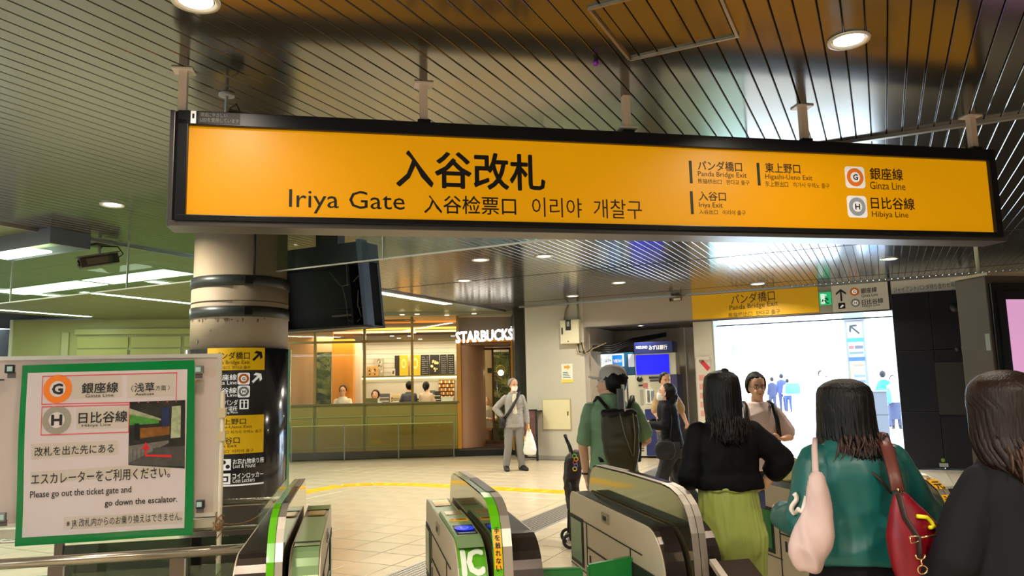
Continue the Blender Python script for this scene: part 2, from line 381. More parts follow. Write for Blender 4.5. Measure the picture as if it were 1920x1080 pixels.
# ------------------------------------------------------------ outside the exit
og = M('plaza_paving', (225, 228, 230), .6)
tag(simple(lambda bm: (bx(bm, AB(20, BW+40.15, -.07), VV, UU, ZZ, 46.2, 80, .1), bx(bm, AB(-20.2, BW+41.8, -.07), VV, UU, ZZ, 34.2, 78, .1)), 'ground_outside', og), kind='structure')
fb = empty('station_building', AB(4, BW+45), 0, 'pale modern building far across the bright plaza beyond the exit', 'building')
FB = Pln(AB(0, BW+36), VV)
box_on(FB, 'wall', -14, 22, 0, 9, -.3, 0, M('plaza_wall', (236, 238, 240), .6), fb)
for k in range(9): box_on(FB, 'pilaster', -12+k*3.6, -11.7+k*3.6, 0, 9, 0, .25, M('plaza_pilaster', (222, 226, 230), .6), fb)
tealb = M('banner_teal', (150, 200, 200), .6)
# banners on the far building
# ------------------------------------------------------------ column with wayfinding wrap
CX = at_y(452, 540, 7.3).x; CC = V3(CX, 7.3, 0); CRD = .455
cm = M('concrete', (168, 152, 128), .6, var=.10, vscale=2.5, bump=.15, bscale=14)
co_ = empty('round_column', CC, 0, 'round weathered concrete column with dark bands and a charcoal sign wrap', 'column'); co_['kind'] = 'structure'; del co_['category']; del co_['label']
simple(lambda bm: cyl(bm, CC+V3(0, 0, 0), CRD-.02, ZC, 64), 'shaft', cm, co_, True)
simple(lambda bm: cyl(bm, CC+V3(0, 0, 1.9), CRD-.004, .72, 64), 'sleeve', cm, co_, True)
bandm = M('band_steel', (66, 70, 68), .4, .5)
for z in (2.585, 2.295):
    bo = simple(lambda bm: cyl(bm, CC+V3(0, 0, z-.05), CRD+.006, .1, 64), 'steel_band', bandm, co_, True)
    p = CC + V3(cos(radians(-62)), sin(radians(-62)), 0)*(CRD+.02); simple(lambda bm: bx(bm, p+V3(0, 0, z-.0), V3(cos(radians(28)), sin(radians(28)), 0), V3(-sin(radians(28)), cos(radians(28)), 0), ZZ, .07, .04, .075), 'buckle', M('black_plastic', (18, 18, 18), .4), bo)
simple(lambda bm: cyl(bm, CC+V3(0, 0, 2.39), CRD+.002, .008, 64), 'seam', M('seam', (80, 70, 58), .7), co_, True)
def cpt(ang, z, off=0): return CC + V3(sin(ang), -cos(ang), 0)*(CRD+off) + V3(0, 0, z)
simple(lambda bm: tube(bm, [cpt(.60, 2.64, .01), cpt(.60, ZC, .0)], .012, 8), 'conduit', M('black_plastic', (18, 18, 18)), co_, True)
for a, z, r in ((-.62, 2.02, .02), (.3, 2.2, .008), (-.25, 2.12, .008)):
    simple(lambda bm: cyl(bm, cpt(a, z, -.003), r, .006, 12, axis=cpt(a, z, 1)-cpt(a, z, 0)), 'bolt', M('bolt', (120, 116, 100), .4, .6), co_)
sm_ = M('stain', (96, 72, 50), .8)
for k in range(26):
    a = random.uniform(-1.1, 1.1); z = random.choice((2.24, 2.24, 1.98))-random.uniform(0, .02); h = random.uniform(.01, .05); wd = random.uniform(.004, .03)
    bm = bmesh.new(); vs = [bm.verts.new(cpt(a+x*wd/2/CRD, z-y*h, -.002)) for x, y in ((-1, 0), (1, 0), (.3, 1), (-.5, .9))]; bm.faces.new(vs); fin(bm, 'rust_mark', sm_, co_)
# wrap
wrp = empty('wayfinding_wrap', CC, 0, 'glossy charcoal wayfinding wrap with yellow exit panels around the round column', 'sign')
bm = bmesh.new(); loft(bm, [(CC+V3(0, 0, 0), X1*(CRD+.03), Y1*(CRD+.03)), (CC+V3(0, 0, 1.95), X1*(CRD+.03), Y1*(CRD+.03))], 96)
fin(bm, 'wrap', M('wrap_charcoal', (44, 44, 46), .16, 0, coat=.6), wrp, True)
def arc_xf(u, z, off): return CC + V3(sin(u/(CRD+.03)), -cos(u/(CRD+.03)), 0)*(CRD+.03+off) + V3(0, 0, z)
def arc_u(px, z):
    """arc coordinate on the wrap hit by this pixel at height z (front side)"""
    best = None
    for k in range(-160, 161):
        u = k/100*(CRD+.03); p = arc_xf(u, z, 0)
        q = CR.transposed() @ (p-CP); X = 960+FPX*q.x/-q.z
        if best is None or abs(X-px) < best[0]: best = (abs(X-px), u)
    return best[1]
def arc_z(x, y):
    r = ray(x, y); t = 1
    # intersect with the cylinder in plan
    ox, oy = -CC.x, -CC.y; a = r.x**2+r.y**2; b = 2*(ox*r.x+oy*r.y); c = ox*ox+oy*oy-(CRD+.03)**2; t = (-b-math.sqrt(max(b*b-4*a*c, 0)))/(2*a)
    p = CP+r*t; return math.atan2(p.x-CC.x, -(p.y-CC.y))*(CRD+.03), p.z
def arc_quad(name, x0, y0, x1, y1, mat, off=.003, parent=wrp):
    ua, zb = arc_z((x0+x1)/2, y1)[1], arc_z((x0+x1)/2, y0)[1]; u0 = arc_z(x0, (y0+y1)/2)[0]; u1 = arc_z(x1, (y0+y1)/2)[0]
    bm = bmesh.new(); N = 16; A = [bm.verts.new(arc_xf(u0+(u1-u0)*k/N, ua, off)) for k in range(N+1)]; B = [bm.verts.new(arc_xf(u0+(u1-u0)*k/N, zb, off)) for k in range(N+1)]
    for k in range(N): bm.faces.new((A[k], A[k+1], B[k+1], B[k]))
    return fin(bm, name, mat, parent)
def arc_text(body, x0, y0, x1, y1, mat, bold=0.):
    ym = (y0+y1)/2; u0 = arc_z(x0, ym)[0]; u1 = arc_z(x1, ym)[0]; z0 = arc_z((x0+x1)/2, y1)[1]; z1 = arc_z((x0+x1)/2, y0)[1]
    return letters(None, body, (u0, u1, z0, z1), mat, wrp, off=.006, bold=bold, xf=arc_xf)
ylw = M('sign_yellow', (240, 190, 20), .35, emit=(240, 190, 20), es=.12); sbl = M('sign_black', (22, 20, 22), .5)
swh = M('sign_white', (235, 233, 228), .4, emit=(235, 233, 228), es=.35)
gor = M('line_orange', (236, 122, 30), .4); ggr = M('line_grey', (150, 152, 156), .4)
arc_quad('yellow_panel', 389, 652, 496, 694, ylw); arc_quad('yellow_panel', 389, 779, 494, 851, ylw)
arc_text('パンダ橋口', 402, 660, 468, 674, sbl, .01); arc_text('Panda Bridge Exit', 398, 676, 468, 685, sbl); arc_text('熊猫桥出口  판다교 출구', 398, 686, 469, 692, sbl)
for x, y, m_ in ((482, 668, sbl), (481, 709, swh)): u, z = arc_z(x, y); arrow_on(None, u, z, .105, -45, m_, wrp, .006, arc_xf, .2)
arc_text('銀座線', 404, 702, 444, 713, swh, .01); arc_text('Ginza Line', 398, 714, 444, 721, swh)
arc_text('日比谷線', 390, 727, 444, 738, swh, .01); arc_text('Hibiya Line', 396, 738, 444, 746, swh)
arc_text('ジャイアントパンダ', 376, 750, 446, 761, swh); arc_text('待ち合わせ場所', 388, 762, 445, 772, swh); arc_text('Giant Panda Waiting Place', 380, 772, 446, 777, swh)
arc_text('東上野口', 404, 785, 461, 796, sbl, .01); arc_text('Higashi-Ueno Exit', 398, 798, 472, 805, sbl); arc_text('东上野出口 히가시 우에노 출구', 394, 807, 490, 813, sbl)
arc_text('入谷口', 408, 820, 449, 832, sbl, .01); arc_text('Iriya Exit', 404, 833, 444, 841, sbl); arc_text('入谷出口  이리야 출구', 398, 843, 475, 849, sbl)
arc_text('お忘れ物承り所', 437, 859, 494, 869, swh, .01); arc_text('Lost & Found', 437, 869, 478, 877, swh)
arc_text('コインロッカー', 436, 886, 493, 896, swh, .01); arc_text('Coin Lockers', 436, 896, 477, 904, swh)
for (x, y), ch, mt in (((457, 710), 'G', gor), ((457, 734), 'H', ggr)):
    u, z = arc_z(x, y); line_badge(None, u, z, .045, ch, mt, wrp, xf=arc_xf)
for x0, y0, x1, y1 in ((449, 749, 466, 767), (414, 861, 433, 882), (412, 888, 432, 908)): arc_quad('pictogram_plate', x0, y0, x1, y1, swh, .004)
for x in (454, 461):
    arc_quad('pictogram', x-2, 756, x+2, 765, sbl, .006); u, z = arc_z(x, 753); disc_on(None, 'pictogram', u, z, .011, .006, sbl, wrp, n=14, xf=arc_xf)
for x, y in ((420, 867), (427, 875)): u, z = arc_z(x, y); disc_on(None, 'pictogram', u, z, .018, .006, sbl, wrp, n=14, xf=arc_xf)
arc_quad('pictogram', 416, 893, 428, 904, sbl, .006); arc_quad('pictogram', 419, 896, 425, 902, swh, .007)
arc_quad('white_rule', 400, 908, 494, 911, swh)
u0, _ = arc_z(538, 760); bm = bmesh.new(); A = [arc_xf(u0+k*.03, 0, .004) for k in range(4)]; A = [bm.verts.new(p) for p in A]; B = [bm.verts.new(arc_xf(u0+k*.03, 1.95, .004)) for k in range(4)]
for k in range(3): bm.faces.new((A[k], A[k+1], B[k+1], B[k]))
fin(bm, 'green_edge', M('edge_green', (40, 130, 84), .3), wrp)
# ============================================================ MAIN ORANGE SIGN
R1 = at_z(340, 123, ZC); SD = DD.copy(); MS = Pln(R1, SD)
so = empty('gate_sign', MS.p(2.45, 2.4), 0, 'long orange backlit hanging sign with black frame reading Iriya Gate', 'sign')
smk = M('sign_frame', (30, 30, 33), .35, .4); sgr = M('sign_frame_grey', (92, 88, 86), .35, .6)
orange = M('sign_orange', (178, 112, 0), .4, emit=(255, 176, 0), es=.46, var=.06, vscale=.7)
box_on(MS, 'housing', -.02, 4.95, 2.41, 3.0, -.16, -.01, smk, so, .008)
for nm, u0, u1, z0, z1 in (('frame_bar', -.0, 4.93, 2.915, 2.99), ('frame_bar', -.0, 4.93, 2.415, 2.445), ('frame_bar', -.0, .05, 2.445, 2.945), ('frame_bar', 4.88, 4.93, 2.445, 2.945)):
    box_on(MS, nm, u0, u1, z0, z1, -.012, .03, smk, so, .004)
box_on(MS, 'bottom_lip', -.03, 4.96, 2.388, 2.415, -.17, .02, sgr, so, .004)
box_on(MS, 'side_lip', -.045, -.02, 2.388, 3.0, -.17, .0, sgr, so, .004)
box_on(MS, 'lit_panel', .045, 4.885, 2.44, 2.92, -.012, .004, orange, so)
O = dict(off=.006)
def mt(body, x0, y0, x1, y1, mat=sbl, **k): return pxt(MS, body, x0, y0, x1, y1, mat, so, **{**O, **k})
mt('入谷改札', 744, 287, 1020, 354, bold=.022)
mt('Iriya Gate', 542, 358, 759, 402, bold=.0)
mt('入谷检票口', 795, 368, 967, 402, bold=.008); mt('이리야  개찰구', 997, 373, 1203, 409, M('sign_maroon', (60, 26, 10), .5))
brn = M('sign_brown', (48, 26, 14), .5)
for b, x0, y0, x1, y1, bo in (('パンダ橋口', 1308, 303, 1390, 321, .012), ('Panda Bridge Exit', 1308, 323, 1399, 335, 0), ('熊猫桥出口   판다교 출구', 1308, 337, 1404, 346, 0),
    ('東上野口', 1434, 307, 1499, 325, .012), ('Higashi-Ueno Exit', 1434, 328, 1522, 340, 0), ('东上野出口   히가시 우에노 출구', 1434, 342, 1554, 352, 0),
    ('入谷口', 1310, 360, 1360, 377, .012), ('Iriya Exit', 1310, 380, 1354, 392, 0), ('入谷出口   이리야 출구', 1310, 394, 1397, 403, 0),
    ('銀座線', 1630, 316, 1691, 338, .014), ('Ginza Line', 1630, 342, 1696, 356, 0), ('日比谷線', 1632, 371, 1713, 393, .014), ('Hibiya Line', 1634, 397, 1702, 411, 0)):
    mt(b, x0, y0, x1, y1, brn, bold=bo)
for x0, y0, x1, y1 in ((1292, 302, 1297, 344), (1419, 306, 1424, 348), (1294, 359, 1299, 402)):
    a, b_, c, d = MS.rect(x0, y0, x1, y1); box_on(MS, 'divider_bar', a, b_, c, d, .004, .006, M('sign_dkgreen', (36, 44, 20), .5), so)
for (x, y), ch, m_ in (((1602, 333), 'G', M('line_orange_lit', (226, 118, 40), .4, emit=(226, 118, 40), es=.3)), ((1606, 388), 'H', M('line_grey_lit', (150, 152, 160), .4, emit=(150, 152, 160), es=.3))):
    u, z = MS.uv(x, y); line_badge(MS, u, z, .058, ch, m_, so, off=.006)
a, b_, c, d = MS.rect(360, 212, 370, 235); box_on(MS, 'label_plate', a, b_, c, d, .03, .032, swh, so)
a, b_, c, d = MS.rect(363, 217, 367, 226); box_on(MS, 'label_symbol', a, b_, c, d, .032, .033, sbl, so)
a, b_, c, d = MS.rect(374, 215, 452, 236); box_on(MS, 'label_plate', a, b_, c, d, .03, .0315, M('label_dark', (52, 50, 48), .5), so)
lg = M('label_text', (150, 146, 138), .5)
mt('環境にやさしい', 378, 216, 428, 224, lg, off=.034); mt('LEDを使用しています', 378, 226, 450, 234, lg, off=.034)
rodm = M('rod_cream', (205, 180, 158), .45)
for k, (x, y) in enumerate(((340, 123), (795, 153), (1175, 178), (1515, 193), (1832, 213))):
    p = at_z(x, y, ZC); p = MS.p((p-MS.o).dot(SD), 0, -.06)
    r = simple(lambda bm: bx(bm, V3(p.x, p.y, (ZC+2.99)/2), SD, MS.n, ZZ, .042, .042, ZC-2.99), 'hanger_rod', rodm, so)
    simple(lambda bm: bx(bm, V3(p.x, p.y, ZC-.004 if k not in (2,) else 3.035), SD, MS.n, ZZ, .105, .09, .008), 'rod_flange', M('flange', (205, 190, 175), .4), r)
    if k: simple(lambda bm: bx(bm, V3(p.x, p.y, 3.01), SD, MS.n, ZZ, .07, .07, .03), 'rod_clamp', M('black_plastic', (18, 18, 18)), r)
# small ceiling bits
dom = empty('purple_sensor', at_z(1117, 108, ZC), 0, 'tiny purple sensor bulb on the slatted ceiling left of the access hatch', 'sensor')
p = at_z(1117, 108, ZC); simple(lambda bm: cyl(bm, p-V3(0, 0, .02), .012, .02, 12), 'sensor_base', M('black_plastic', (18, 18, 18)), dom); simple(lambda bm: sphere(bm, p-V3(0, 0, .032), .015), 'bulb', M('purple', (120, 30, 170), .3), dom, True)
# ============================================================ LIGHTS AS FITTINGS
lampm = M('lamp_glow', (255, 246, 225), .4, emit=(255, 240, 214), es=9.)
ringm = M('lamp_ring', (205, 202, 192), .35, .3)
def downlight(a, b, label, r=.085, power=None, z=ZC, col=(1, .89, .72), grp='recessed downlights in the slatted ceiling'):
    p = AB(a, b, z); o = empty('downlight', p, 0, label, 'downlight', grp)
    bm = bmesh.new(); n = 32; rr = [(r*1.22, -.002), (r*1.18, -.012), (r*1.0, -.010), (r*.82, .016)]
    R = [[bm.verts.new(p+V3(cos(2*pi*k/n)*q, sin(2*pi*k/n)*q, h)) for k in range(n)] for q, h in rr]
    for A, B in zip(R, R[1:]):
        for k in range(n): bm.faces.new((A[k], A[(k+1) % n], B[(k+1) % n], B[k]))
    fin(bm, 'trim_ring', ringm, o, True)
    bm = bmesh.new(); sphere(bm, p+V3(0, 0, -.003), r*.86, r*.86, .006, 24, 8); fin(bm, 'lamp_lens', lampm, o, True)
    area_light('downlight_lamp', p-V3(0, 0, .03), r*1.6, 0, DOWNLIGHT_W if power is None else power, col, disk=True, spread=radians(150))
DL = [(-2.55, 2.14, 'downlight cut by the top edge of the picture above the sign'), (-.03, 3.97, 'bright downlight in the slats above the right part of the orange sign'), (-6.06, 4.27, 'lone downlight in the green tinted slats left of the orange sign'),
      (-4.75, 8.71, 'downlight just under the sign, before the blue lit coffee shop reflection'), (-3.91, 8.93, 'downlight just under the middle of the sign, right of the shop reflection'), (-3.92, 12.06, 'downlight over the grey wall between the panel box and bank kiosks'),
      (-5.28, 13.37, 'downlight straight above the cream electrical box on the wall'), (-1.89, 13.7, 'downlight directly above the yellow bridge exit fascia'), (.19, 11.96, 'downlight above the grey transfer line panel near the exit'), (-5.92, 10.3, 'dim downlight in front of the coffee shop name sign')]
for a, b, l in DL: downlight(a, b, l, .085 if b < 6 else .1, 16 if b < 4 else None)
downlight(-4.5, 15.2, 'small downlight inside the cash machine alcove', .06, 22, z=2.738, grp='alcove light')  # unseen lamp added to brighten the dark alcove
for i, (a, b) in enumerate(((-5.5, .4), (-1.2, -.6), (2.4, .2), (4.4, 3.2), (4.2, 7.6), (.6, 8.1), (-2.4, -2.6), (-7, 1.5), (2.8, -2.6), (6.4, 5.4), (-1.8, 6.9))): downlight(a, b, 'downlight in the slatted ceiling outside the view', .09)  # lamps added out of view to raise the light level of the hall
def strip(a0, b0, a1, b1, wd, label, power, nseg=2, z=ZC, col=(.86, 1., .88)):
    p0, p1 = AB(a0, b0, z), AB(a1, b1, z); d = (p1-p0); L = d.length; d.normalize(); pn = V3(-d.y, d.x, 0)
    o = empty('strip_light', (p0+p1)/2, 0, label, 'strip light', 'strip lights of the plain ceiling')
    boxw('light_tray', (p0+p1)/2-V3(0, 0, .006), d, pn, L+.04, wd+.06, .016, M('tray', (170, 176, 150), .4), o)
    for k in range(nseg):
        c = p0+d*(L*(k+.5)/nseg); boxw('diffuser', c-V3(0, 0, .014), d, pn, L/nseg-.03, wd, .012, M('strip_glow', (240, 250, 240), .4, emit=(225, 250, 226), es=4.5), o)
    ang = math.atan2(d.y, d.x); area_light('strip_lamp', (p0+p1)/2-V3(0, 0, .04), L, wd, power, col, ang)
strip(-7.85, 10.15, -7.85, 13.0, .2, 'slim strip light beside the slats in front of the coffee shop', STRIP_W*1.2, col=(1, .93, .74))
strip(-12.6, 7.15, -10.5, 7.15, .5, 'left length of the broad double strip light seen through the smoke glass', STRIP_W)
strip(-10.4, 7.15, -8.65, 7.15, .5, 'right length of the broad strip light ending at the round column', STRIP_W)
strip(-11.6, 7.7, -11.6, 10.8, .12, 'thin strip light running away towards the round column', STRIP_W)
strip(-15.15, 7.6, -15.15, 10.3, .12, 'thin strip light in the farthest left corner', STRIP_W*.6)
for a, b, w__ in ((-.9, .3, 50), (1.0, .9, 45), (-.2, -1.2, 55), (2.2, -.9, 45)): downlight(a, b, 'bright downlight in the slatted ceiling behind the viewer', .1, w__, grp='bright downlights behind the viewer')  # lamps added to brighten surfaces that face the viewer
strip(-9.6, 1.0, -9.6, 3.4, .2, 'strip light near the left wall beyond the frame', STRIP_W*1.2)  # this strip and the next are added out of view for more light
strip(-12.2, 2.0, -12.2, 4.4, .2, 'strip light beyond the frame by the left wall', STRIP_W*1.2)
# box fixture at far left
c0 = at_z(97, 456, 3.08); bxo = empty('box_light', c0, 0, 'grey surface mounted box light fitting at the left edge of the slats', 'box light')
a0 = c0.dot(VV); b0 = c0.dot(UU)
gbx = M('fixture_grey', (104, 106, 112), .4, .3)
for c, sx, sy, sz in ((AB(a0-.7, b0-.01, 3.16), 1.4, .02, .16), (AB(a0-.7, b0+.4, 3.16), 1.4, .02, .16), (AB(a0-.01, b0+.2, 3.16), .02, .4, .16)): boxw('side_panel', c, VV, UU, sx, sy, sz, gbx, bxo)
boxw('diffuser', AB(a0-.95, b0+.2, 3.1), VV, UU, .8, .3, .02, M('strip_glow', (240, 250, 240)), bxo); boxw('reflector', AB(a0-.7, b0+.2, 3.2), VV, UU, 1.36, .38, .06, M('fix_in', (150, 156, 120), .5), bxo)
# ============================================================ CAMERAS
def seccam(top, d, s, label, drop=.22, tiltz=-.25, bodycol=(58, 50, 42), plate=(210, 205, 190), disc=False):
    o = empty('security_camera', top, 0, label, 'security camera')
    d = (d+V3(0, 0, tiltz)).normalized(); x = d.cross(ZZ).normalized(); z = x.cross(d)
    if disc: simple(lambda bm: cyl(bm, top-V3(0, 0, .012), .055*s, .012, 24), 'mount_plate', M('mount_grey', (170, 170, 165), .35, .3), o)
    else: boxw('mount_plate', top-V3(0, 0, .01), VV, UU, .2*s, .08*s, .025, M('cam_dark', (48, 46, 40), .5), o)
    simple(lambda bm: tube(bm, [top-V3(0, 0, .01), top-V3(0, 0, drop)], .012*s, 10), 'mount_pole', M('mount_grey', (170, 170, 165)), o, True)
    c = top-V3(0, 0, drop+.05*s)
    boxw('camera_body', c, x, d, .1*s, .3*s, .085*s, M('cam_body%d' % bodycol[0], bodycol, .4), o, .006*s, z)
    boxw('sun_shield', c+z*.05*s, x, d, .115*s, .33*s, .01*s, M('cam_shield', (120, 104, 84), .4), o, z=z)
    simple(lambda bm: cyl(bm, c+d*.15*s, .03*s, .012*s, 16, axis=d), 'lens', M('lens', (10, 10, 12), .1), o)
    boxw('camera_plate', c-x*.052*s, x, d, .004, .2*s, .05*s, M('cam_plate%d' % plate[0], plate, .5), o, z=z)
    boxw('camera_plate', c+x*.052*s, x, d, .004, .2*s, .05*s, M('cam_plate%d' % plate[0], plate, .5), o, z=z)
    simple(lambda bm: tube(bm, [c-d*.15*s, c-d*.2*s+z*.03*s, c-d*.17*s+z*.1*s, c-d*.05*s+z*.12*s, top-V3(0, 0, drop*.6)], .006*s, 6), 'cable', M('black_plastic', (18, 18, 18)), o, True)
seccam(at_z(187, 457, ZC), V3(-.78, -.62, 0), 1.3, 'dark security camera hanging under the slat edge at the left', drop=.13, plate=(96, 84, 66))
seccam(at_z(425, 177, ZC), V3(-.75, .65, 0), .8, 'security camera half hidden behind the top left corner of the orange sign', drop=.16, disc=True, plate=(60, 110, 80))
t = WP.p(WP.uv(1272, 549)[0], ZC, .25); seccam(t, V3(-.9, -.4, 0), .8, 'white and brown security camera on the fascia left of the yellow exit panel', drop=.06, tiltz=-.1, bodycol=(110, 84, 70), plate=(226, 222, 190))
# ============================================================ HANGING MONITOR HOUSING by the column
TV = Pln(AB(-5.2, 6.2), VV); to = empty('monitor_housing', TV.p(0, 2.2), 0, 'black hollow monitor housing with loose cables beside the round column', 'monitor housing')
u1, zt = TV.uv(690, 455); _, zb = TV.uv(672, 613); u0 = u1-1.35
dk = M('housing_blue_grey', (84, 94, 112), .35, .2); ink = M('housing_inside', (8, 9, 10), .5); tl = .1
def tvp(u, z, off): return TV.p(u, z, off + (z-zb)*.16)
def tvbox(nm, ua, ub, za, zb_, oa, ob, m_, par=to):
    bm = bmesh.new(); c = [tvp(u, z, o) for z in (za, zb_) for o in (oa, ob) for u in (ua, ub)]; vs = [bm.verts.new(p) for p in c]
    for f in ((0, 2, 3, 1), (4, 5, 7, 6), (0, 1, 5, 4), (2, 6, 7, 3), (0, 4, 6, 2), (1, 3, 7, 5)): bm.faces.new([vs[i] for i in f])
    return fin(bm, nm, m_, par)
tvbox('back_shell', u0, u1, zb, zt, -.3, -.26, ink); tvbox('top_shell', u0, u1, zt-.2, zt, -.3, -.02, M('housing_top', (34, 38, 44), .3, .2)); tvbox('side_shell', u1-.05, u1, zb, zt+.02, -.12, .0, dk); tvbox('side_shell', u0, u0+.04, zb, zt, -.3, 0, dk)
tvbox('bottom_shell', u0, u1, zb, zb+.02, -.3, .0, M('housing_low', (60, 54, 40), .5)); tvbox('inner_rib', u1-.27, u1-.25, zb, zt-.2, -.26, -.1, ink)
for pts in (((-.7, .62), (-.55, .48), (-.5, .45), (-.47, .3), (-.46, .1), (-.44, 0)), ((-.5, .46), (-.35, .47), (-.22, .55)), ((-.4, .68), (-.42, .45)), ((-.46, .1), (-.36, .05), (-.26, .1)), ((-.25, .4), (-.28, .25), (-.24, .12))):
    simple(lambda bm: tube(bm, [tvp(u1+x*.8, zb+z, -.16) for x, z in pts], .0045, 6), 'loose_cable', M('cable_grey', (120, 118, 112), .5), to, True)
tvbox('bracket_bar', u1-.6, u1-.3, zb+.14, zb+.16, -.24, -.18, M('cable_grey', (120, 118, 112))); tvbox('bracket_bar', u1-.55, u1-.2, zb+.22, zb+.235, -.24, -.18, M('bracket_dark', (40, 40, 40), .4))
boxw('ceiling_mount', TV.p(u1-.6, (zt+ZC)/2+.01, -.12), VV, UU, .3, .12, ZC-zt+.0, M('bracket_dark', (40, 40, 40)), to)
# ============================================================ TICKET GATES
steel = M('gate_steel', (200, 185, 160), .42, .2, var=.03, vscale=3); mirror = M('gate_mirror', (150, 146, 122), .07, .95)
brush = M('hoop_steel', (190, 180, 168), .4, .8, bump=.04, bscale=30); gapk = M('gate_gap', (22, 24, 20), .6)
gtop = M('gate_green_top', (98, 134, 84), .3, .1); ggreen = M('gate_green', (84, 160, 24), .3, coat=.4); gpale = M('gate_pale_green', (132, 160, 112), .3, .2)
gdark = M('gate_dark_top', (18, 17, 15), .4, 0, spec=.3); nosed = M('gate_nose', (70, 62, 58), .28, .75); gwin = M('gate_green_window', (86, 118, 84), .2); lime = M('rim_green', (92, 176, 16), .22, coat=.5)
stk = M('sticker_yellow', (242, 178, 16), .4); gflap = M('flap_green', (22, 120, 52), .3, coat=.3); blueg = M('reader_blue', (16, 50, 220), .3, emit=(20, 60, 235), es=.5)
def eprism(name, prof, c0, c1, mat, parent, bev=0):
    bm = bmesh.new(); prism(bm, [CE(c0, e, z) for e, z in prof], DD*(c1-c0))
    if bev: bmesh.ops.bevel(bm, geom=[e for e in bm.edges if abs((e.verts[0].co-e.verts[1].co).normalized().dot(DD)) < .1], offset=bev, segments=2, affect='EDGES')
    return fin(bm, name, mat, parent)
def arc(ce, cz, r, a0, a1, n=8): return [(ce+r*cos(radians(a0+(a1-a0)*k/n)), cz+r*sin(radians(a0+(a1-a0)*k/n))) for k in range(n+1)]
def body_prof(ztop, near, far, rn=.2, rf=.07):
    # near nose rounded (towards smaller e)
    return [(near, 0)] + arc(near+rn, ztop-rn, rn, 180, 90) + arc(far-rf, ztop-rf, rf, 90, 0, 4) + [(far, 0)]
def ribbon(name, path, c0, c1, off, mat, parent, th=.002):
    bm = bmesh.new(); R = []
    for i, (e, z) in enumerate(path):
        a = path[max(i-1, 0)]; b = path[min(i+1, len(path)-1)]; t = V3(0, b[0]-a[0], b[1]-a[1]); t.normalize(); nrm = (t.z, -t.y)
        ee, zz = e+nrm[0]*off, z+nrm[1]*off
        R.append((bm.verts.new(CE(c0, ee, zz)), bm.verts.new(CE(c1, ee, zz))))
    for a, b in zip(R, R[1:]): bm.faces.new((a[0], a[1], b[1], b[0]))
    return fin(bm, name, mat, parent)
def path_xf(path):
    L = [0]
    for a, b in zip(path, path[1:]): L.append(L[-1]+math.hypot(b[0]-a[0], b[1]-a[1]))
    def f(u, s, off):
        s = -s; k = 0
        while k < len(L)-2 and s > L[k+1]: k += 1
        t = (s-L[k])/max(L[k+1]-L[k], 1e-6); a, b = path[k], path[k+1]
        d = (b[0]-a[0], b[1]-a[1]); l = math.hypot(*d); nx, nz = (d[1]/l, -d[0]/l)
        if nx > 0 and nz <= 0: nx, nz = -nx, -nz
        return CE(u, a[0]+d[0]*t+nx*off, a[1]+d[1]*t+nz*off)
    return f
def sub_path(path, s0, s1):
    out = []; L = 0
    for a, b in zip(path, path[1:]):
        l = math.hypot(b[0]-a[0], b[1]-a[1])
        for k in range(6):
            s = L+l*k/6
            if s0 <= s <= s1: out.append((a[0]+(b[0]-a[0])*k/6, a[1]+(b[1]-a[1])*k/6))
        L += l
    return out
HOOP = [(4.57, .86), (4.555, .93), (4.52, 1.0), (4.48, 1.04), (4.41, 1.06), (3.9, 1.072), (3.4, 1.074), (3.3, 1.066), (3.22, 1.045), (3.16, 1.01), (3.125, .965), (3.10, .9), (3.085, .8), (3.08, .6), (3.08, .05)]
def side_details(o, cface, sgn, win, ports=True):
    """panels on the flank at c=cface; sgn -1 when it faces smaller c"""
    def q(name, e0, e1, z0, z1, mat, th=.004, par=o):
        return boxw(name, CE(cface+sgn*th/2, (e0+e1)/2, (z0+z1)/2), GG, DD, e1-e0, th, z1-z0, mat, par)
    q('window_frame', 4.33, 4.585, .49, .765, gapk); q('side_window', 4.35, 4.565, .515, .745, win, .008)
    q('seam_line', 3.4, 4.33, .755, .760, gapk); q('seam_line', 4.26, 4.265, .1, .76, gapk); q('seam_line', 3.62, 4.26, .62, .628, gapk); q('seam_line', 3.55, 3.555, .1, .755, gapk)
    q('seam_line', 3.14, 4.6, .47, .474, gapk)
    q('door_panel', 3.66, 4.24, .1, .6, steel, .006); q('slot_mark', 4.18, 4.2, .53, .59, gapk, .009)
    if ports: q('camera_port', 3.86, 3.97, .815, .865, M('port_steel', (150, 142, 122), .4, .4), .007); q('port_lens', 3.89, 3.94, .828, .85, gapk, .009)
    q('flap_slot', 3.2, 3.5, .12, .7, M('slot_dark', (30, 34, 28), .5), .007)
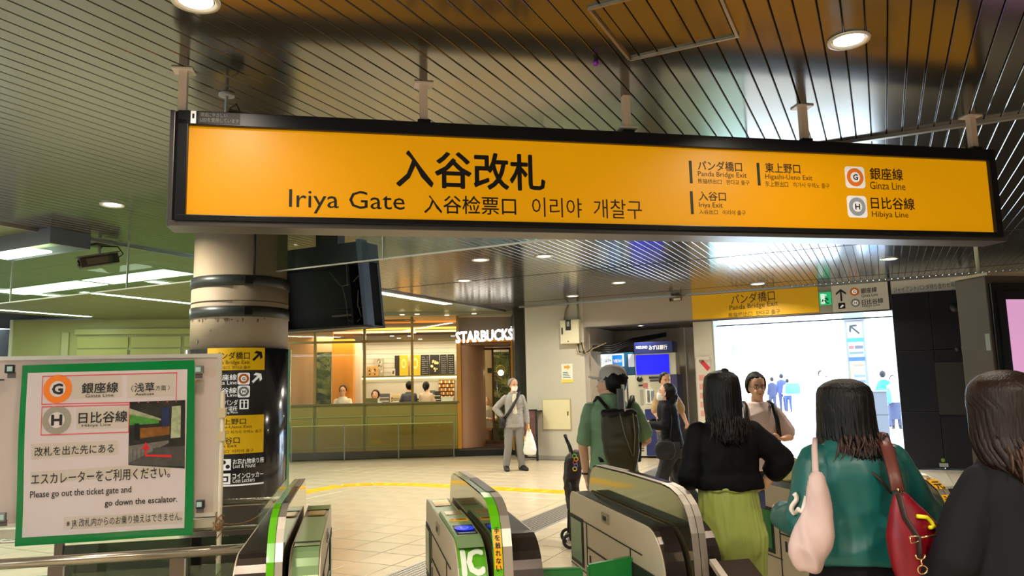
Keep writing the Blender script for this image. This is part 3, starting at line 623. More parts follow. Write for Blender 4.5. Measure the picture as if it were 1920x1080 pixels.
def gate(label, cl, cr, h0, h1, lstyle, rstyle, rim, win=gwin, side=(True, True)):
    o = empty('ticket_gate', CE((cl+cr)/2, 3.9, 0), 0, label, 'ticket gate')
    N = 3.14
    prof = body_prof(.9, N, 4.6)
    for k, (c0, c1, st) in enumerate(((cl, h0-.01, lstyle), (h1+.01, cr, rstyle))):
        if c1-c0 < .03: continue
        near = N if k == 0 else N+.06
        pr = body_prof(.893, near+.004, 4.597)
        # flank skins and core
        eprism('body', pr, c0+.004, c1-.004, steel if st != 'plain' else steel, o)
        for cc in (c0, c1-.005): eprism('flank', body_prof(.9, near, 4.6), cc, cc+.005, steel, o)
        path = [(4.5, .9)] + [(e, .9) for e in (4.2, 3.9, 3.6)] + arc(near+.2, .7, .2, 90, 180) + [(near, .5), (near, .1)]
        if st == 'ic':
            ribbon('top_cover', path[:5], c0+.006, c1-.006, .0, gtop, o); xf = path_xf([(near+.2, .9)] + arc(near+.2, .7, .2, 90, 180)[1:] + [(near, .05)])
            pth = [(near+.2, .9)] + arc(near+.2, .7, .2, 90, 180)[1:] + [(near, .05)]
            # tilted reader block
            eprism('reader_block', [(4.02, .89), (3.92, .925), (3.62, .925), (3.3, .915), (3.2, .885), (3.3, .86), (4.0, .86)], c0+.01, c1-.006, gpale, o, .003)
            P = Pln(CE(c0, 3.5), DD)
            def tq(nm, c_0, c_1, e0, e1, m_, h=.003):
                zf = lambda e: .925 if e > 3.62 else .915+(e-3.3)/.32*.01
                return simple(lambda bm: prism(bm, [CE(c_0, e0, zf(e0)), CE(c_1, e0, zf(e0)), CE(c_1, e1, zf(e1)), CE(c_0, e1, zf(e1))], V3(0, 0, h)), nm, m_, o)
            w_ = c1-c0
            tq('display', c0+.025, c1-.02, 3.78, 3.88, M('display_amber', (140, 110, 60), .2)); tq('notice_label', c0+.025, c1-.015, 3.6, 3.66, stk)
            tq('reader_plate', c0+.02, c1-.015, 3.325, 3.5, M('reader_dark', (14, 18, 40), .15)); cx = (c0+c1)/2+.002
            for r, h, m_ in ((1., .0045, blueg), (.42, .0055, M('reader_white', (190, 200, 250), .3, emit=(190, 200, 250), es=.3)), (.33, .006, blueg)):
                bm = bmesh.new(); bm.faces.new([bm.verts.new(CE(cx+.044*r*cos(2*pi*k/40), 3.42+.062*r*sin(2*pi*k/40), .9215+h)) for k in range(40)]); fin(bm, 'reader_target', m_, o)
            tq('reader_caption', c0+.028, c1-.022, 3.335, 3.345, M('caption', (150, 155, 165), .4), .0045)
            tq('smoked_window', c0+.015, c1-.06, 4.16, 4.42, M('smoked', (60, 74, 58), .1), .0) if False else simple(lambda bm: bx(bm, CE((c0+c1)/2, 4.34, .9), DD, GG, ZZ, w_-.035, .22, .006), 'smoked_window', M('smoked', (56, 68, 52), .08), o)
            ribbon('front_cover', sub_path(pth, .0, 1.), c0+.006, c1-.003, .0025, ggreen, o)
            letters(None, 'IC', (c0+.022, c1-.018, -.228, -.12), M('ic_white', (225, 232, 215), .5), o, off=.006, bold=.045, xf=xf, cuts=5)
            letters(None, '専用', (c0+.034, c1-.028, -.30, -.24), M('ic_white', (225, 232, 215), .5), o, off=.006, bold=.02, xf=xf)
            lf = lambda u, s, off: CE(u, 3.6+s, .929+off)
            letters(None, 'カード残高表示', (c0+.032, c1-.022, .014, .046), sbl, o, off=.0, bold=.02, xf=lf)
        elif st == 'exit_green':
            ribbon('top_cover', [(4.5, .9), (4.35, .9)], c0+.006, c1-.003, .002, gtop, o); ribbon('top_cover', [(4.1, .9), (3.45, .9)], c0+.006, c1-.006, .002, gpale, o)
            simple(lambda bm: bx(bm, CE((c0+c1)/2, 4.23, .902), DD, GG, ZZ, c1-c0-.04, .13, .006), 'display', M('display_amber', (150, 130, 80), .2), o)
            ribbon('dark_gap', [(3.46, .9), (3.42, .9)], c0+.004, c1-.01, .004, gapk, o)
            ribbon('nose_cover', [(3.42, .9), (3.36, .9)] + arc(near+.2, .7, .2, 90, 180) + [(near, .05)], c0+.012, c1-.008, .004, gpale, o)
        else:
            mtop = gdark
            ribbon('top_cover', path[:5], c0+.008, c1-.008, .0025, mtop, o)
            ribbon('nose_cover', arc(near+.2, .7, .2, 90, 180) + [(near, .62)], c0+.006, c1-.001, .003, nosed, o); ribbon('nose_cover', [(near, .612), (near, .1)], c0+.006, c1-.001, .003, nosed, o)
    # partition plate and hoop rim
    inner = [(e, z-.006 if z > 1 else z) for e, z in HOOP]
    eprism('partition_plate', inner + [(4.57, .05)], h0+.004, h1-.004, mirror, o)
    hp = [(e, z) for e, z in HOOP]
    if rim == 'green':
        hm_ = h0+(h1-h0)*.5
        ribbon('rim_clear', hp[4:7], h0, hm_, .004, M('rim_pale', (130, 165, 130), .15), o); ribbon('green_rim', hp[6:], h0, hm_, .004, lime, o); ribbon('steel_rim', hp[4:], hm_, h1, .004, brush, o)
        ribbon('rim_seam', hp[4:], hm_-.001, hm_+.001, .006, gapk, o)
    else:
        mid = (h0+h1)/2; ribbon('steel_rim', hp[3:], h0, mid-.0015, .004, brush, o); ribbon('steel_rim', hp[3:], mid+.0015, h1, .004, brush, o)
        if rim == 'blue': ribbon('blue_rim', hp[4:7], h0, h1, .007, M('rim_blue', (20, 40, 200), .3), o)
    ribbon('sensor_strip', [(3.95, 1.072), (3.4, 1.074)], h0+.03, h1-.006, .007, M('sensor_black', (26, 24, 26), .15), o)
    if side[0]: side_details(o, cl, -1, win)
    if side[1]: side_details(o, cr, 1, win)
    return o
g1 = gate('green topped ticket gate closest to the round column, its rounded pale green nose in front', -.47, -.14, -.335, -.275, 'plain', 'exit_green', 'green')
g2 = gate('middle ticket gate with white IC lettering and a blue card reader', .41, .78, .545, .625, 'ic', 'dark', 'green')
g3 = gate('wide steel ticket gate with dark nose in front of the man with backpack', 1.30, 1.60, 1.41, 1.475, 'dark', 'dark', 'steel')
g4 = gate('ticket gate with blue rim behind the woman in teal blouse', 2.52, 2.95, 2.70, 2.76, 'dark', 'dark', 'blue', win=M('gate_window_bright', (20, 120, 50), .2))
# g5 = gate('ticket gate by the black advertising totem', 3.62, 3.95, 3.75, 3.81, 'dark', 'dark', 'steel')
# warning stickers on hoop rims
def stickers(o, c0, c1, s_list):
    xf = path_xf(HOOP[6:])
    for s0, s1, body in s_list:
        pth = sub_path(HOOP[6:], s0, s1); ribbon('warning_label', pth, c0, c1, .0055, stk, o)
        if body: 
            L = s1-s0; n = len(body)
            for i, ch in enumerate(body): letters(None, ch, (c0+.006, c1-.006, -(s0+L*(i+.88)/n), -(s0+L*(i+.12)/n)), sbl, o, off=.008, bold=.02, xf=xf)
stickers(g2, .549, .582, ((.30, .475, '手を触れない'), (.50, .60, '注意して')))
ribbon('warning_label', sub_path(HOOP[6:], .476, .498), .549, .582, .0055, sbl, g2); 
stickers(g4, 2.702, 2.757, ((.12, .26, '足元'), (.28, .40, '注意')))
# low reader pad in front of the wide gate
lp = empty('low_reader_pad', CE(1.62, 2.95, 0), 0, 'low black reader pad with brushed steel edge at the foot of the wide steel gate', 'reader pad')
eprism('pedestal', [(2.86, 0), (2.86, .7), (3.06, .79), (3.07, 0)], 1.5, 1.66, nosed, lp, .006); eprism('steel_edge', [(2.82, .0), (2.82, .69), (3.06, .80), (3.06, .78), (2.85, .67), (2.85, 0)], 1.47, 1.5, brush, lp)
# flaps
for c0, c1, l in ((.79, 1.05, 'green gate flap fixed to the middle IC gate'), (1.075, 1.3, 'green gate flap fixed to the wide steel gate'),):
    f = empty('gate_flap', CE((c0+c1)/2, 3.54, .3), 0, l, 'gate flap', 'closed green flaps between two gates'); bm = bmesh.new()
    pr = [(c0, .2), (c1, .2), (c1, .69 if c0 < 1 else .725), (c0, .70)]
    prism(bm, [CE(c, 3.52, z) for c, z in pr], GG*.04); bmesh.ops.bevel(bm, geom=bm.edges[:], offset=.008, segments=2, affect='EDGES'); fin(bm, 'flap_pad', gflap, f); boxw('hinge', CE(c0 if c0 < 1 else c1, 3.54, .45), DD, GG, .02, .05, .5, gapk, f)
# ============================================================ FENCE + RAILS by the column
fe = empty('railing', CE(-1.4, 3.95, 0), 0, 'tubular steel railing with posts and glass below the white notice board', 'railing')
tubm = M('rail_tube', (178, 168, 152), .25, .85); postm = M('post_brown', (112, 98, 86), .4, .6)
simple(lambda bm: tube(bm, [CE(-2.6, 3.95, .795), CE(-.43, 3.95, .795)], .024, 16), 'rail_tube', tubm, fe, True)
for c in (-1.36, -.835, -2.1): boxw('post', CE(c, 3.97, .39), DD, GG, .065, .04, .76, postm, fe); 
for c in (-1.32, -.795): boxw('post_edge', CE(c, 3.96, .39), DD, GG, .008, .05, .76, M('post_edge', (150, 148, 142), .3, .6), fe)
boxw('end_post', CE(-.47, 3.97, .38), DD, GG, .05, .03, .76, postm, fe)
pg = glass('panel_glass', (215, 235, 222), 0, .05)
for c0, c1 in ((-2.06, -1.4), (-1.32, -.87), (-.8, -.5)): boxw('glass_panel', CE((c0+c1)/2, 3.99, .45), DD, GG, c1-c0, .008, .55, pg, fe)
eprism('return_panel', [(3.98, .05), (5.5, .05), (5.5, .74), (3.98, .74)], -.475, -.455, M('return_panel', (92, 82, 72), .25, .7), fe)
boxw('return_glass', CE(-.465, 4.7, .85), GG, DD, 1.5, .008, .22, pg, fe)
fb2 = empty('back_railing', CE(-1, 5.55, 0), 0, 'second steel railing in front of the round column base', 'railing')
simple(lambda bm: tube(bm, [CE(-2.9, 5.55, .8), CE(-.44, 5.55, .8)], .024, 16), 'rail_tube', tubm, fb2, True); simple(lambda bm: tube(bm, [CE(-.99, 5.55, .8), CE(-.9, 5.55, .8)], .026, 16), 'tube_sleeve', M('sleeve_steel', (120, 110, 98), .3, .8), fb2, True)
simple(lambda bm: tube(bm, [CE(-2.9, 5.55, .63), CE(-.44, 5.55, .63)], .014, 12), 'lower_tube', tubm, fb2, True)
for c in (-2.6, -1.9, -.48): boxw('post', CE(c, 5.57, .39), DD, GG, .05, .04, .78, postm, fb2)
boxw('smoked_panel', CE(-1.2, 5.56, .33), DD, GG, 1.4, .01, .5, glass('smoked_glass', (120, 130, 122), 0, .06), fb2)
# ============================================================ NOTICE BOARD + POSTER
BP = Pln(CE(-.72, 4.2), DD)
nb = empty('notice_board', BP.p(-.6, .9), 0, 'white framed notice board standing behind the railing at the left', 'notice board')
bw_ = M('board_white', (188, 170, 158), .4, var=.03, vscale=3); bfr = M('board_frame', (212, 204, 190), .3, .5)
box_on(BP, 'board', -1.6, .0, .935, 1.74, -.02, 0, bw_, nb)
for u0, u1, z0, z1 in ((-1.62, .02, 1.735, 1.755), (-1.62, .02, .92, .94), (.0, .02, .94, 1.735), (-1.62, -1.6, .94, 1.735)): box_on(BP, 'frame_bar', u0, u1, z0, z1, -.025, .006, bfr, nb)
simple(lambda bm: tube(bm, [BP.p(.035, 1.553, .02), BP.p(.035, .05, .02)], .012, 12), 'support_pole', M('pole_cream', (205, 190, 165), .35), nb, True)
simple(lambda bm: tube(bm, [BP.p(-1.5, 1.5, -.04), BP.p(-1.5, .02, -.04)], .012, 12), 'support_pole', M('pole_cream', (205, 190, 165)), nb, True)
for z in (1.30, 1.42): box_on(BP, 'pole_sleeve', .018, .052, z, z+.05, .0, .036, M('sleeve_cream', (196, 176, 140), .5), nb)
box_on(BP, 'cross_bar', -1.6, .03, .86, .905, -.05, -.02, M('bar_cream', (200, 190, 165), .4), nb)
box_on(BP, 'board_print', -1.5, -1.005, 1.635, 1.642, .001, .003, sbl, nb)
# rope
rp = empty('twine', BP.p(.03, .9, .04), 0, 'brown twine knotted round the pole and pulled across to the gate', 'twine'); rpm = M('twine', (140, 104, 66), .8, bump=.5, bscale=200)
def rope(bm):
    pts = [BP.p(.035+.02*cos(k*.9), .855+.003*k+.012*sin(k*2.1), .02+.022*sin(k*.9)) for k in range(26)]; tube(bm, pts, .0035, 6)
    for j in range(6): tube(bm, [BP.p(.035+random.uniform(-.03, .03), .87+random.uniform(-.02, .03), .045) for _ in range(4)], .003, 6)
simple(rope, 'knot', rpm, rp, True)
e1 = CE(-.45, 4.6, .93); s1 = BP.p(.05, .885, .03)
simple(lambda bm: tube(bm, [s1.lerp(e1, k/8)-V3(0, 0, .05*sin(pi*k/8)) for k in range(9)], .003, 6), 'loose_line', rpm, rp, True)
simple(lambda bm: tube(bm, [BP.p(.035+.013*cos(k*.8), .85-k*.012, .02+.013*sin(k*.8)) for k in range(24)], .003, 6), 'wound_tail', rpm, rp, True)
# poster (laminated, slightly wavy)
po = empty('poster', BP.p(-.52, .83, .02), 0, 'laminated white transfer poster with wide green border, G and H line badges and arrow photo', 'poster')
PC = [BP.uv(42, 685, .03), BP.uv(365, 675, .03), BP.uv(362, 1003, .03), BP.uv(27, 1025, .03)]   # TL TR BR BL
def pwave(s, t): return .012*sin(3.1*s+1.2*t*2)*s*(1-s)*4*.6 + .010*sin(5*t)*t*(1-t)*3*(1-s) + .004*sin(9*s+4*t)
def pp(s, t, off=0):
    u = (PC[0][0]*(1-s)+PC[1][0]*s)*(1-t)+(PC[3][0]*(1-s)+PC[2][0]*s)*t; z = (PC[0][1]*(1-s)+PC[1][1]*s)*(1-t)+(PC[3][1]*(1-s)+PC[2][1]*s)*t
    return BP.p(u, z, .03+pwave(s, t)+off)
def pquad(name, s0, t0, s1, t1, mat, off, N=14, corners=None):
    bm = bmesh.new(); c = corners or ((s0, t0), (s1, t0), (s1, t1), (s0, t1)); G = []
    for j in range(N+1):
        row = []
        for i in range(N+1):
            a, b = i/N, j/N; s = (c[0][0]*(1-a)+c[1][0]*a)*(1-b)+(c[3][0]*(1-a)+c[2][0]*a)*b; t = (c[0][1]*(1-a)+c[1][1]*a)*(1-b)+(c[3][1]*(1-a)+c[2][1]*a)*b
            row.append(bm.verts.new(pp(s, t, off)))
        G.append(row)
    for j in range(N):
        for i in range(N): bm.faces.new((G[j][i], G[j][i+1], G[j+1][i+1], G[j+1][i]))
    return fin(bm, name, mat, po, True)
lam = dict(rough=.16, coat=.3, bump=.12, bscale=14)
pquad('backing', 0, 0, 1, 1, M('poster_green', (6, 120, 56), **lam), 0, 24)
# pixel -> poster st (bilinear through crop coordinates of the sheet)
def pst(x, y):
    u, z = BP.uv(x, y, .03); s, t = .5, .5
    for _ in range(12):
        U_ = lambda s, t: (PC[0][0]*(1-s)+PC[1][0]*s)*(1-t)+(PC[3][0]*(1-s)+PC[2][0]*s)*t
        Z_ = lambda s, t: (PC[0][1]*(1-s)+PC[1][1]*s)*(1-t)+(PC[3][1]*(1-s)+PC[2][1]*s)*t
        s += (u-U_(s, t))/1.0; t += -(z-Z_(s, t))/.87
    return s, t
def PX(cx, cy): return cx/2.843, 660+cy/2.843            # from the enlarged view
def pq(name, pts, mat, off): return pquad(name, 0, 0, 0, 0, mat, off, corners=[pst(*PX(*p)) for p in pts])
pq('sheet', ((150, 112), (1000, 92), (982, 938), (116, 990)), M('poster_white', (206, 190, 188), **lam), .0015)
def pxf(u, z, off): return pp(u, -z, off)
def ptext(body, x0, y0, x1, y1, bold=0., mat=sbl, base=None):
    """rect in enlarged-view pixels; slight tilt follows the sheet"""
    s0, t0 = pst(*PX(x0, (y0+y1)/2)); s1, t1 = pst(*PX(x1, (y0+y1)/2)); sm, ta = pst(*PX((x0+x1)/2, y0)); _, tb = pst(*PX((x0+x1)/2, y1))
    return letters(None, body, (s0, s1, -tb, -ta), mat, po, off=.0045, bold=bold, xf=pxf)
def pdisc(cx, cy, r, mat, off, rin=0):
    s, t = pst(*PX(cx, cy)); s2, _ = pst(*PX(cx+r, cy)); _, t2 = pst(*PX(cx, cy+r)); n = 40; bm = bmesh.new()
    bm.faces.new([bm.verts.new(pp(s+(s2-s)*cos(2*pi*k/n), t+(t2-t)*sin(2*pi*k/n), off)) for k in range(n)]); return fin(bm, 'badge', mat, po)
redl = M('poster_red', (214, 70, 76), .4); pwh = M('poster_paper', (208, 194, 190), .4); patch = M('poster_patch', (192, 178, 164), .4)
for pts in (((380, 130), (652, 122), (652, 240), (380, 250)), ((680, 125), (930, 115), (930, 235), (680, 243)), ((410, 300), (688, 290), (688, 405), (410, 412)), ((170, 490), (632, 470), (632, 545), (170, 572)), ((165, 640), (906, 590), (906, 650), (165, 700)), ((340, 880), (975, 850), (975, 915), (340, 945))):
    pq('correction_tape', pts, patch, .0022)
for x, y, c_, ch in ((312, 197, M('poster_orange', (232, 120, 20), .35), 'G'), (308, 362, M('poster_badge_grey', (150, 142, 126), .35), 'H')):
    pdisc(x, y, 76, c_, .003); pdisc(x, y, 42, pwh, .004); ptext(ch, x-26, y-26, x+26, y+26, .05)
for a, b in (((230, 128), (942, 108)), ((226, 276), (942, 262)), ((228, 290), (692, 278)), ((222, 440), (690, 424))): pq('red_line', (a, b, (b[0], b[1]+5), (a[0], a[1]+5)), redl, .003)
for a, b in (((230, 128), (226, 276)), ((942, 108), (938, 262)), ((228, 290), (222, 440)), ((692, 278), (686, 424))): pq('red_line', (a, (a[0]+4, a[1]), (b[0]+4, b[1]), b), redl, .003)
ptext('銀座線', 440, 163, 632, 218, .015); ptext('Ginza Line', 460, 223, 608, 240); ptext('〈', 700, 178, 714, 212); ptext('浅草', 720, 164, 826, 212, .01); ptext('方面 〉', 832, 178, 908, 204); ptext('Asakusa', 724, 217, 824, 230, .01)
ptext('日比谷線', 424, 317, 682, 376, .015); ptext('Hibiya Line', 440, 382, 594, 400)
ptext('改札を出た先にある', 190, 497, 610, 546, .004); ptext('エスカレーターをご利用ください。', 170, 628, 905, 690, .004)
ptext('Please go out the ticket gate and', 162, 728, 700, 774, .006); ptext('go down the escalator.', 560, 778, 944, 820, .012); ptext('※ JR 改札内からのお乗り換えはできません。', 356, 872, 970, 924, .0)
# printed photo on the poster
pq('photo', ((694, 266), (988, 256), (984, 622), (686, 602)), M('photo_dark', (46, 44, 40), .25, var=.4, vscale=14), .003)
for pts, c_ in ((((694, 330), (850, 360), (850, 380), (694, 390)), (70, 130, 50)), (((694, 300), (860, 355), (860, 365), (694, 335)), (150, 150, 120)), (((750, 405), (905, 395), (905, 440), (750, 460)), (130, 80, 30)), (((690, 500), (900, 470), (900, 485), (690, 590)), (110, 104, 96)), (((918, 290), (965, 285), (962, 455), (910, 460)), (160, 165, 130)), (((690, 520), (985, 500), (984, 610), (686, 600)), (74, 70, 66)), (((862, 300), (905, 290), (900, 420), (866, 410)), (36, 44, 80)), (((720, 380), (745, 380), (745, 470), (720, 470)), (24, 22, 22))):
    pq('photo_detail', pts, M('ph%d_%d' % (c_[0], c_[1]), c_, .3, var=.25, vscale=40), .0036)
pr_ = M('arrow_red', (205, 40, 50), .3); pq('red_arrow', ((775, 505), (786, 505), (784, 552), (775, 552)), pr_, .005); pq('red_arrow', ((775, 546), (915, 548), (915, 562), (775, 556)), pr_, .005); pq('red_arrow', ((780, 480), (781, 480), (805, 518), (756, 518)), pr_, .005)
# bulldog clips
for k, (x, y, l) in enumerate(((374, 693, 'small silver clip at the upper right corner of the green poster'), (376, 944, 'dark clip at the lower right corner of the green poster'), (24, 692, 'blue grey clip at the upper left corner of the green poster'), (8, 968, 'silver clip at the lower left corner of the green poster'))):
    u, z = BP.uv(x, y, .03); cl_ = empty('clip', BP.p(u, z), 0, l, 'clip')
    cmx = M('clip_dark', (52, 52, 60), .3, .6) if k in (1, 2) else M('clip_silver', (130, 132, 130), .3, .6)
    boxw('clip_body', BP.p(u+(.004 if k < 2 else -.004), z, .052), DD, BP.n, .042, .02, .042, cmx, cl_, .004); boxw('clip_window', BP.p(u, z, .0635), DD, BP.n, .024, .004, .024, M('clip_win', (170, 196, 186), .2), cl_)
    boxw('clip_shadow_plate', BP.p(u+(.0 if k < 2 else 0), z-.03, .04), DD, BP.n, .035, .006, .03, M('clip_shadow', (90, 80, 74), .5), cl_)  # flat plate below the clip, its cast shadow painted as colour
# ============================================================ FASCIA SIGNS on the right wall
fs = empty('exit_fascia_sign', WP.p(-2.1, 2.75), 0, 'yellow fascia panel above the bright exit reading Panda Bridge Exit', 'sign')
yl2 = M('fascia_yellow', (226, 172, 10), .4, emit=(226, 172, 10), es=.1); r_ = WP.rect(1298, 548, 1535, 592)
box_on(WP, 'panel', -3.27, -.97, 2.745, 3.215, -.02, .005, yl2, fs)
def wt(body, x0, y0, x1, y1, par, m_=sbl, **k): return pxt(WP, body, x0, y0, x1, y1, m_, par, off=.012, **k)
dbr = M('fascia_text', (70, 56, 24), .5)
wt('パンダ橋口', 1371, 550, 1453, 569, fs, dbr, bold=.004, skew=.04); wt('Panda Bridge Exit', 1368, 570, 1459, 582, fs, dbr, skew=.04); wt('熊猫桥出口  판다교 출구', 1366, 584, 1463, 593, fs, dbr, skew=.02)
ex = empty('emergency_exit_sign', WP.p(-.85, 2.9), 0, 'small green running man emergency exit sign on the fascia', 'exit sign'); eg = M('exit_green_sign', (30, 170, 110), .4, emit=(40, 190, 120), es=.6)
box_on(WP, 'sign_box', -.96, -.75, 2.72, 3.21, -.02, .004, M('fascia_grey', (160, 158, 148), .5), ex); box_on(WP, 'lit_face', -.955, -.755, 2.87, 3.1, .004, .03, eg, ex)
ew = M('exit_white', (225, 250, 235), .4, emit=(225, 250, 235), es=.6)
poly_on(WP, 'door_pictogram', [(-.93, 2.89), (-.86, 2.89), (-.86, 3.07), (-.93, 3.07)], .032, ew, ex)
E_ = M('exit_dkgreen', (16, 120, 70), .4)
for pts in (((-.85, 3.03), (-.83, 3.03), (-.83, 3.06), (-.85, 3.06)), ((-.88, 2.99), (-.82, 3.0), (-.80, 2.95), (-.82, 2.945), (-.85, 2.97)), ((-.88, 2.95), (-.85, 2.96), (-.83, 2.91), (-.79, 2.9), (-.8, 2.885), (-.84, 2.89)), ((-.88, 2.96), (-.9, 2.92), (-.92, 2.93), (-.9, 2.98))): poly_on(WP, 'running_man', pts, .034, ew if pts[0][0] > -.86 else E_, ex)
ls = empty('line_transfer_sign', WP.p(-.2, 2.75), 0, 'pale grey fascia panel with up arrow and two line badges above the exit', 'sign')
box_on(WP, 'panel', -.745, .17, 2.725, 3.21, -.02, .005, M('fascia_pale', (206, 200, 186), .4, emit=(206, 200, 186), es=.08), ls)
u, z = WP.uv(1577, 554); arrow_on(WP, u, z, .21, 0, sbl, ls, .012, None, .13); wt('銀座線', 1614, 540, 1644, 550, ls, bold=.01, skew=.05); wt('Ginza Line', 1615, 551, 1646, 557, ls, skew=.05); wt('日比谷線', 1616, 561, 1656, 571, ls, bold=.01, skew=.05); wt('Hibiya Line', 1617, 571, 1650, 577, ls, skew=.05)
for (x, y), ch, m_ in (((1602, 547), 'G', gor), ((1604, 568), 'H', ggr)): u, z = WP.uv(x, y); line_badge(WP, u, z, .075, ch, m_, ls, plate=False, off=.008)
a, b_, c, d = WP.rect(1572, 568, 1585, 579); box_on(WP, 'escalator_symbol', a, b_, c, d, .005, .009, sbl, ls); poly_on(WP, 'escalator_step', [(a+.02, c+.02), (b_-.05, d-.03), (b_-.02, d-.05), (a+.05, c+.02)], .011, swh, ls)
ps = empty('meeting_place_sign', WP.p(.7, 3), 0, 'narrow white strip sign for the panda waiting place above the black hoarding', 'sign')
box_on(WP, 'panel', .22, 1.42, 2.99, 3.21, -.02, .005, M('fascia_pale', (206, 200, 186)), ps); box_on(WP, 'dark_gap', .17, .215, 2.72, 3.24, -.02, .01, sbl, ps)
wt('ジャイアントパンダ待ち合わせ場所', 1675, 535, 1798, 545, ps, skew=.03); wt('Giant Panda Waiting Place', 1726, 546, 1799, 551, ps, skew=.03)
a, b_, c, d = WP.rect(1801, 532, 1808, 544); box_on(WP, 'pictogram', a, b_, c, d, .005, .009, sbl, ps)
# exit opening frame
of = empty('exit_doorway', WP.p(-1.35, 0)); tag(of, kind='structure')
box_on(WP, 'glass_jamb', -2.89, -2.8, 0, 2.72, -.2, -.02, glass('jamb_glass', (220, 240, 240), 0, .1), of); box_on(WP, 'head_bar', -2.88, .2, 2.6, 2.625, -.3, -.26, M('head_bar', (70, 80, 90), .4, .5), of)
box_on(WP, 'jamb', -2.9, -2.88, 0, 2.72, -.2, 0, M('jamb_pale', (190, 205, 205), .3, .3), of)
# black hoarding (back of a big screen)
hb = empty('black_hoarding', WP.p(1.2, 0), 0, 'tall blue black hoarding panels standing right of the exit opening', 'hoarding'); bk = M('hoarding_black', (16, 19, 30), .3); bk2 = M('hoarding_grey', (34, 34, 36), .4)
us = [.2, .78, 1.3, 1.9, 2.5]
for k in range(4):
    for q, (z0, z1) in enumerate(((0.02, .95), (.96, 1.98), (1.99, 2.97))): box_on(WP, 'panel', us[k]+.004, us[k+1]-.004, z0, z1, -.2, .12+.0*q, bk, hb, .004)
box_on(WP, 'backing', .2, 2.5, 0, 2.97, -.22, -.2, bk, hb); HP = Pln(WP.p(0, 0, .13), VV)  # backing added behind the panels to block light through their joints
a, b_, c, d = HP.rect(1756, 679, 1826, 760); box_on(HP, 'grey_door', a, a+.6, c-.15, d, -.01, .04, bk2, hb); box_on(HP, 'latch', a+.42, a+.52, d-.4, d-.33, .04, .05, sbl, hb)
for x, y, w_ in ((1790, 577, .07), (1795, 655, .04)):
    u, z = HP.uv(x, y); simple(lambda bm: cyl(bm, HP.p(u, z, 0), w_, .03, 20, axis=HP.n), 'cable_port', bk2, hb, True); box_on(HP, 'plate', u+.06, u+.09, z-.06, z+.05, 0, .02, M('plate_grey', (120, 122, 124), .5), hb)
u, z = HP.uv(1769, 872); box_on(HP, 'notice_label', u-.06, u+.07, z-.03, z+.03, 0, .008, M('label_pale', (150, 158, 150), .5), hb); disc_on(HP, 'green_dot', u, z+.08, .03, .006, M('dot_green', (110, 140, 40), .5), hb)
# low counter/ledge in front of the hoarding
lc = empty('low_barrier', CE(5.5, 5.3, 0), 0, 'low dark barrier with a grey top rail in front of the black hoarding', 'barrier')
boxw('rail', CE(5.5, 5.3, .62), DD, GG, 2.0, .1, .08, M('barrier_top', (96, 92, 84), .4, .3), lc); boxw('skirt', CE(5.5, 5.3, .29), DD, GG, 1.95, .06, .58, M('barrier_dark', (30, 32, 40), .5), lc)
# ============================================================ WALL PIER items
eb = empty('electrical_box', WP.p(-5.83, 2.2), 0, 'cream electrical box with black label high on the grey wall pier', 'electrical box')
cream = M('box_cream', (214, 208, 178), .4); a, b_, c, d = WP.rect(1055, 600, 1090, 645)
box_on(WP, 'case', a, b_, c, d, 0, .14, cream, eb, .006); box_on(WP, 'door', a+.015, b_-.015, c+.015, d-.015, .14, .15, cream, eb, .003)
box_on(WP, 'label', a+.13, a+.25, c+.28, c+.5, .15, .154, sbl, eb); box_on(WP, 'label_print', a+.16, a+.22, c+.36, c+.46, .154, .156, M('label_pale2', (150, 150, 146), .5), eb); box_on(WP, 'handle', a+.04, a+.065, c+.2, c+.34, .15, .165, sbl, eb); box_on(WP, 'badge', a+.16, a+.2, c+.04, c+.06, .15, .153, M('badge_brown', (110, 80, 50), .5), eb)
for u0, u1, ub in ((a+.1, a+.18, a+.07), (b_-.04, b_-.05, b_-.04)): simple(lambda bm: tube(bm, [WP.p(u1, ZC, .05), WP.p(u0, d+.2, .05), WP.p(ub, d, .06)], .018, 8), 'conduit', M('conduit_grey', (130, 126, 112), .5), eb, True)
for k in range(5): simple(lambda bm: tube(bm, [WP.p(b_-.1+k*.04, c+.02, .07), WP.p(b_-.08+k*.05, c-.16-.02*k, .07), WP.p(b_+.05+k*.05, c-.2+.02*k, .03), WP.p(b_+.2+.06*k, c-.08+.02*k, -.25)], .013, 6), 'hanging_cable', M('cable_tone%d' % (k % 2), ((150, 130, 90), (30, 26, 24))[k % 2], .5), eb, True)
am = M('conduit_grey', (130, 126, 112)); bundle = empty('cable_bundle', WP.p(-4.8, 2.5, -1), 0, 'dark cable bundle running over the blue cash machines in the alcove', 'cables')
for k in range(4): simple(lambda bm: tube(bm, [WP.p(-5.45, 2.25+.03*k, -.25), WP.p(-5.2, 2.2+.05*k, -.7), WP.p(-4.9, 2.42+.03*k, -1.3), WP.p(-4.2, 2.55+.02*k, -1.5)], .02, 8), 'cable', M('black_plastic', (18, 18, 18)), bundle, True)
nt_ = empty('direction_notice', WP.p(-5.95, 1.7), 0, 'small white notice with orange arrow on the grey pier', 'notice'); a, b_, c, d = WP.rect(1053, 682, 1074, 714)
box_on(WP, 'sheet', a, b_, c, d, 0, .006, M('notice_white', (220, 222, 205), .3), nt_); box_on(WP, 'yellow_edge', a-.01, b_+.01, c-.04, c+.03, .0, .008, M('notice_yellow', (226, 200, 90), .5), nt_)
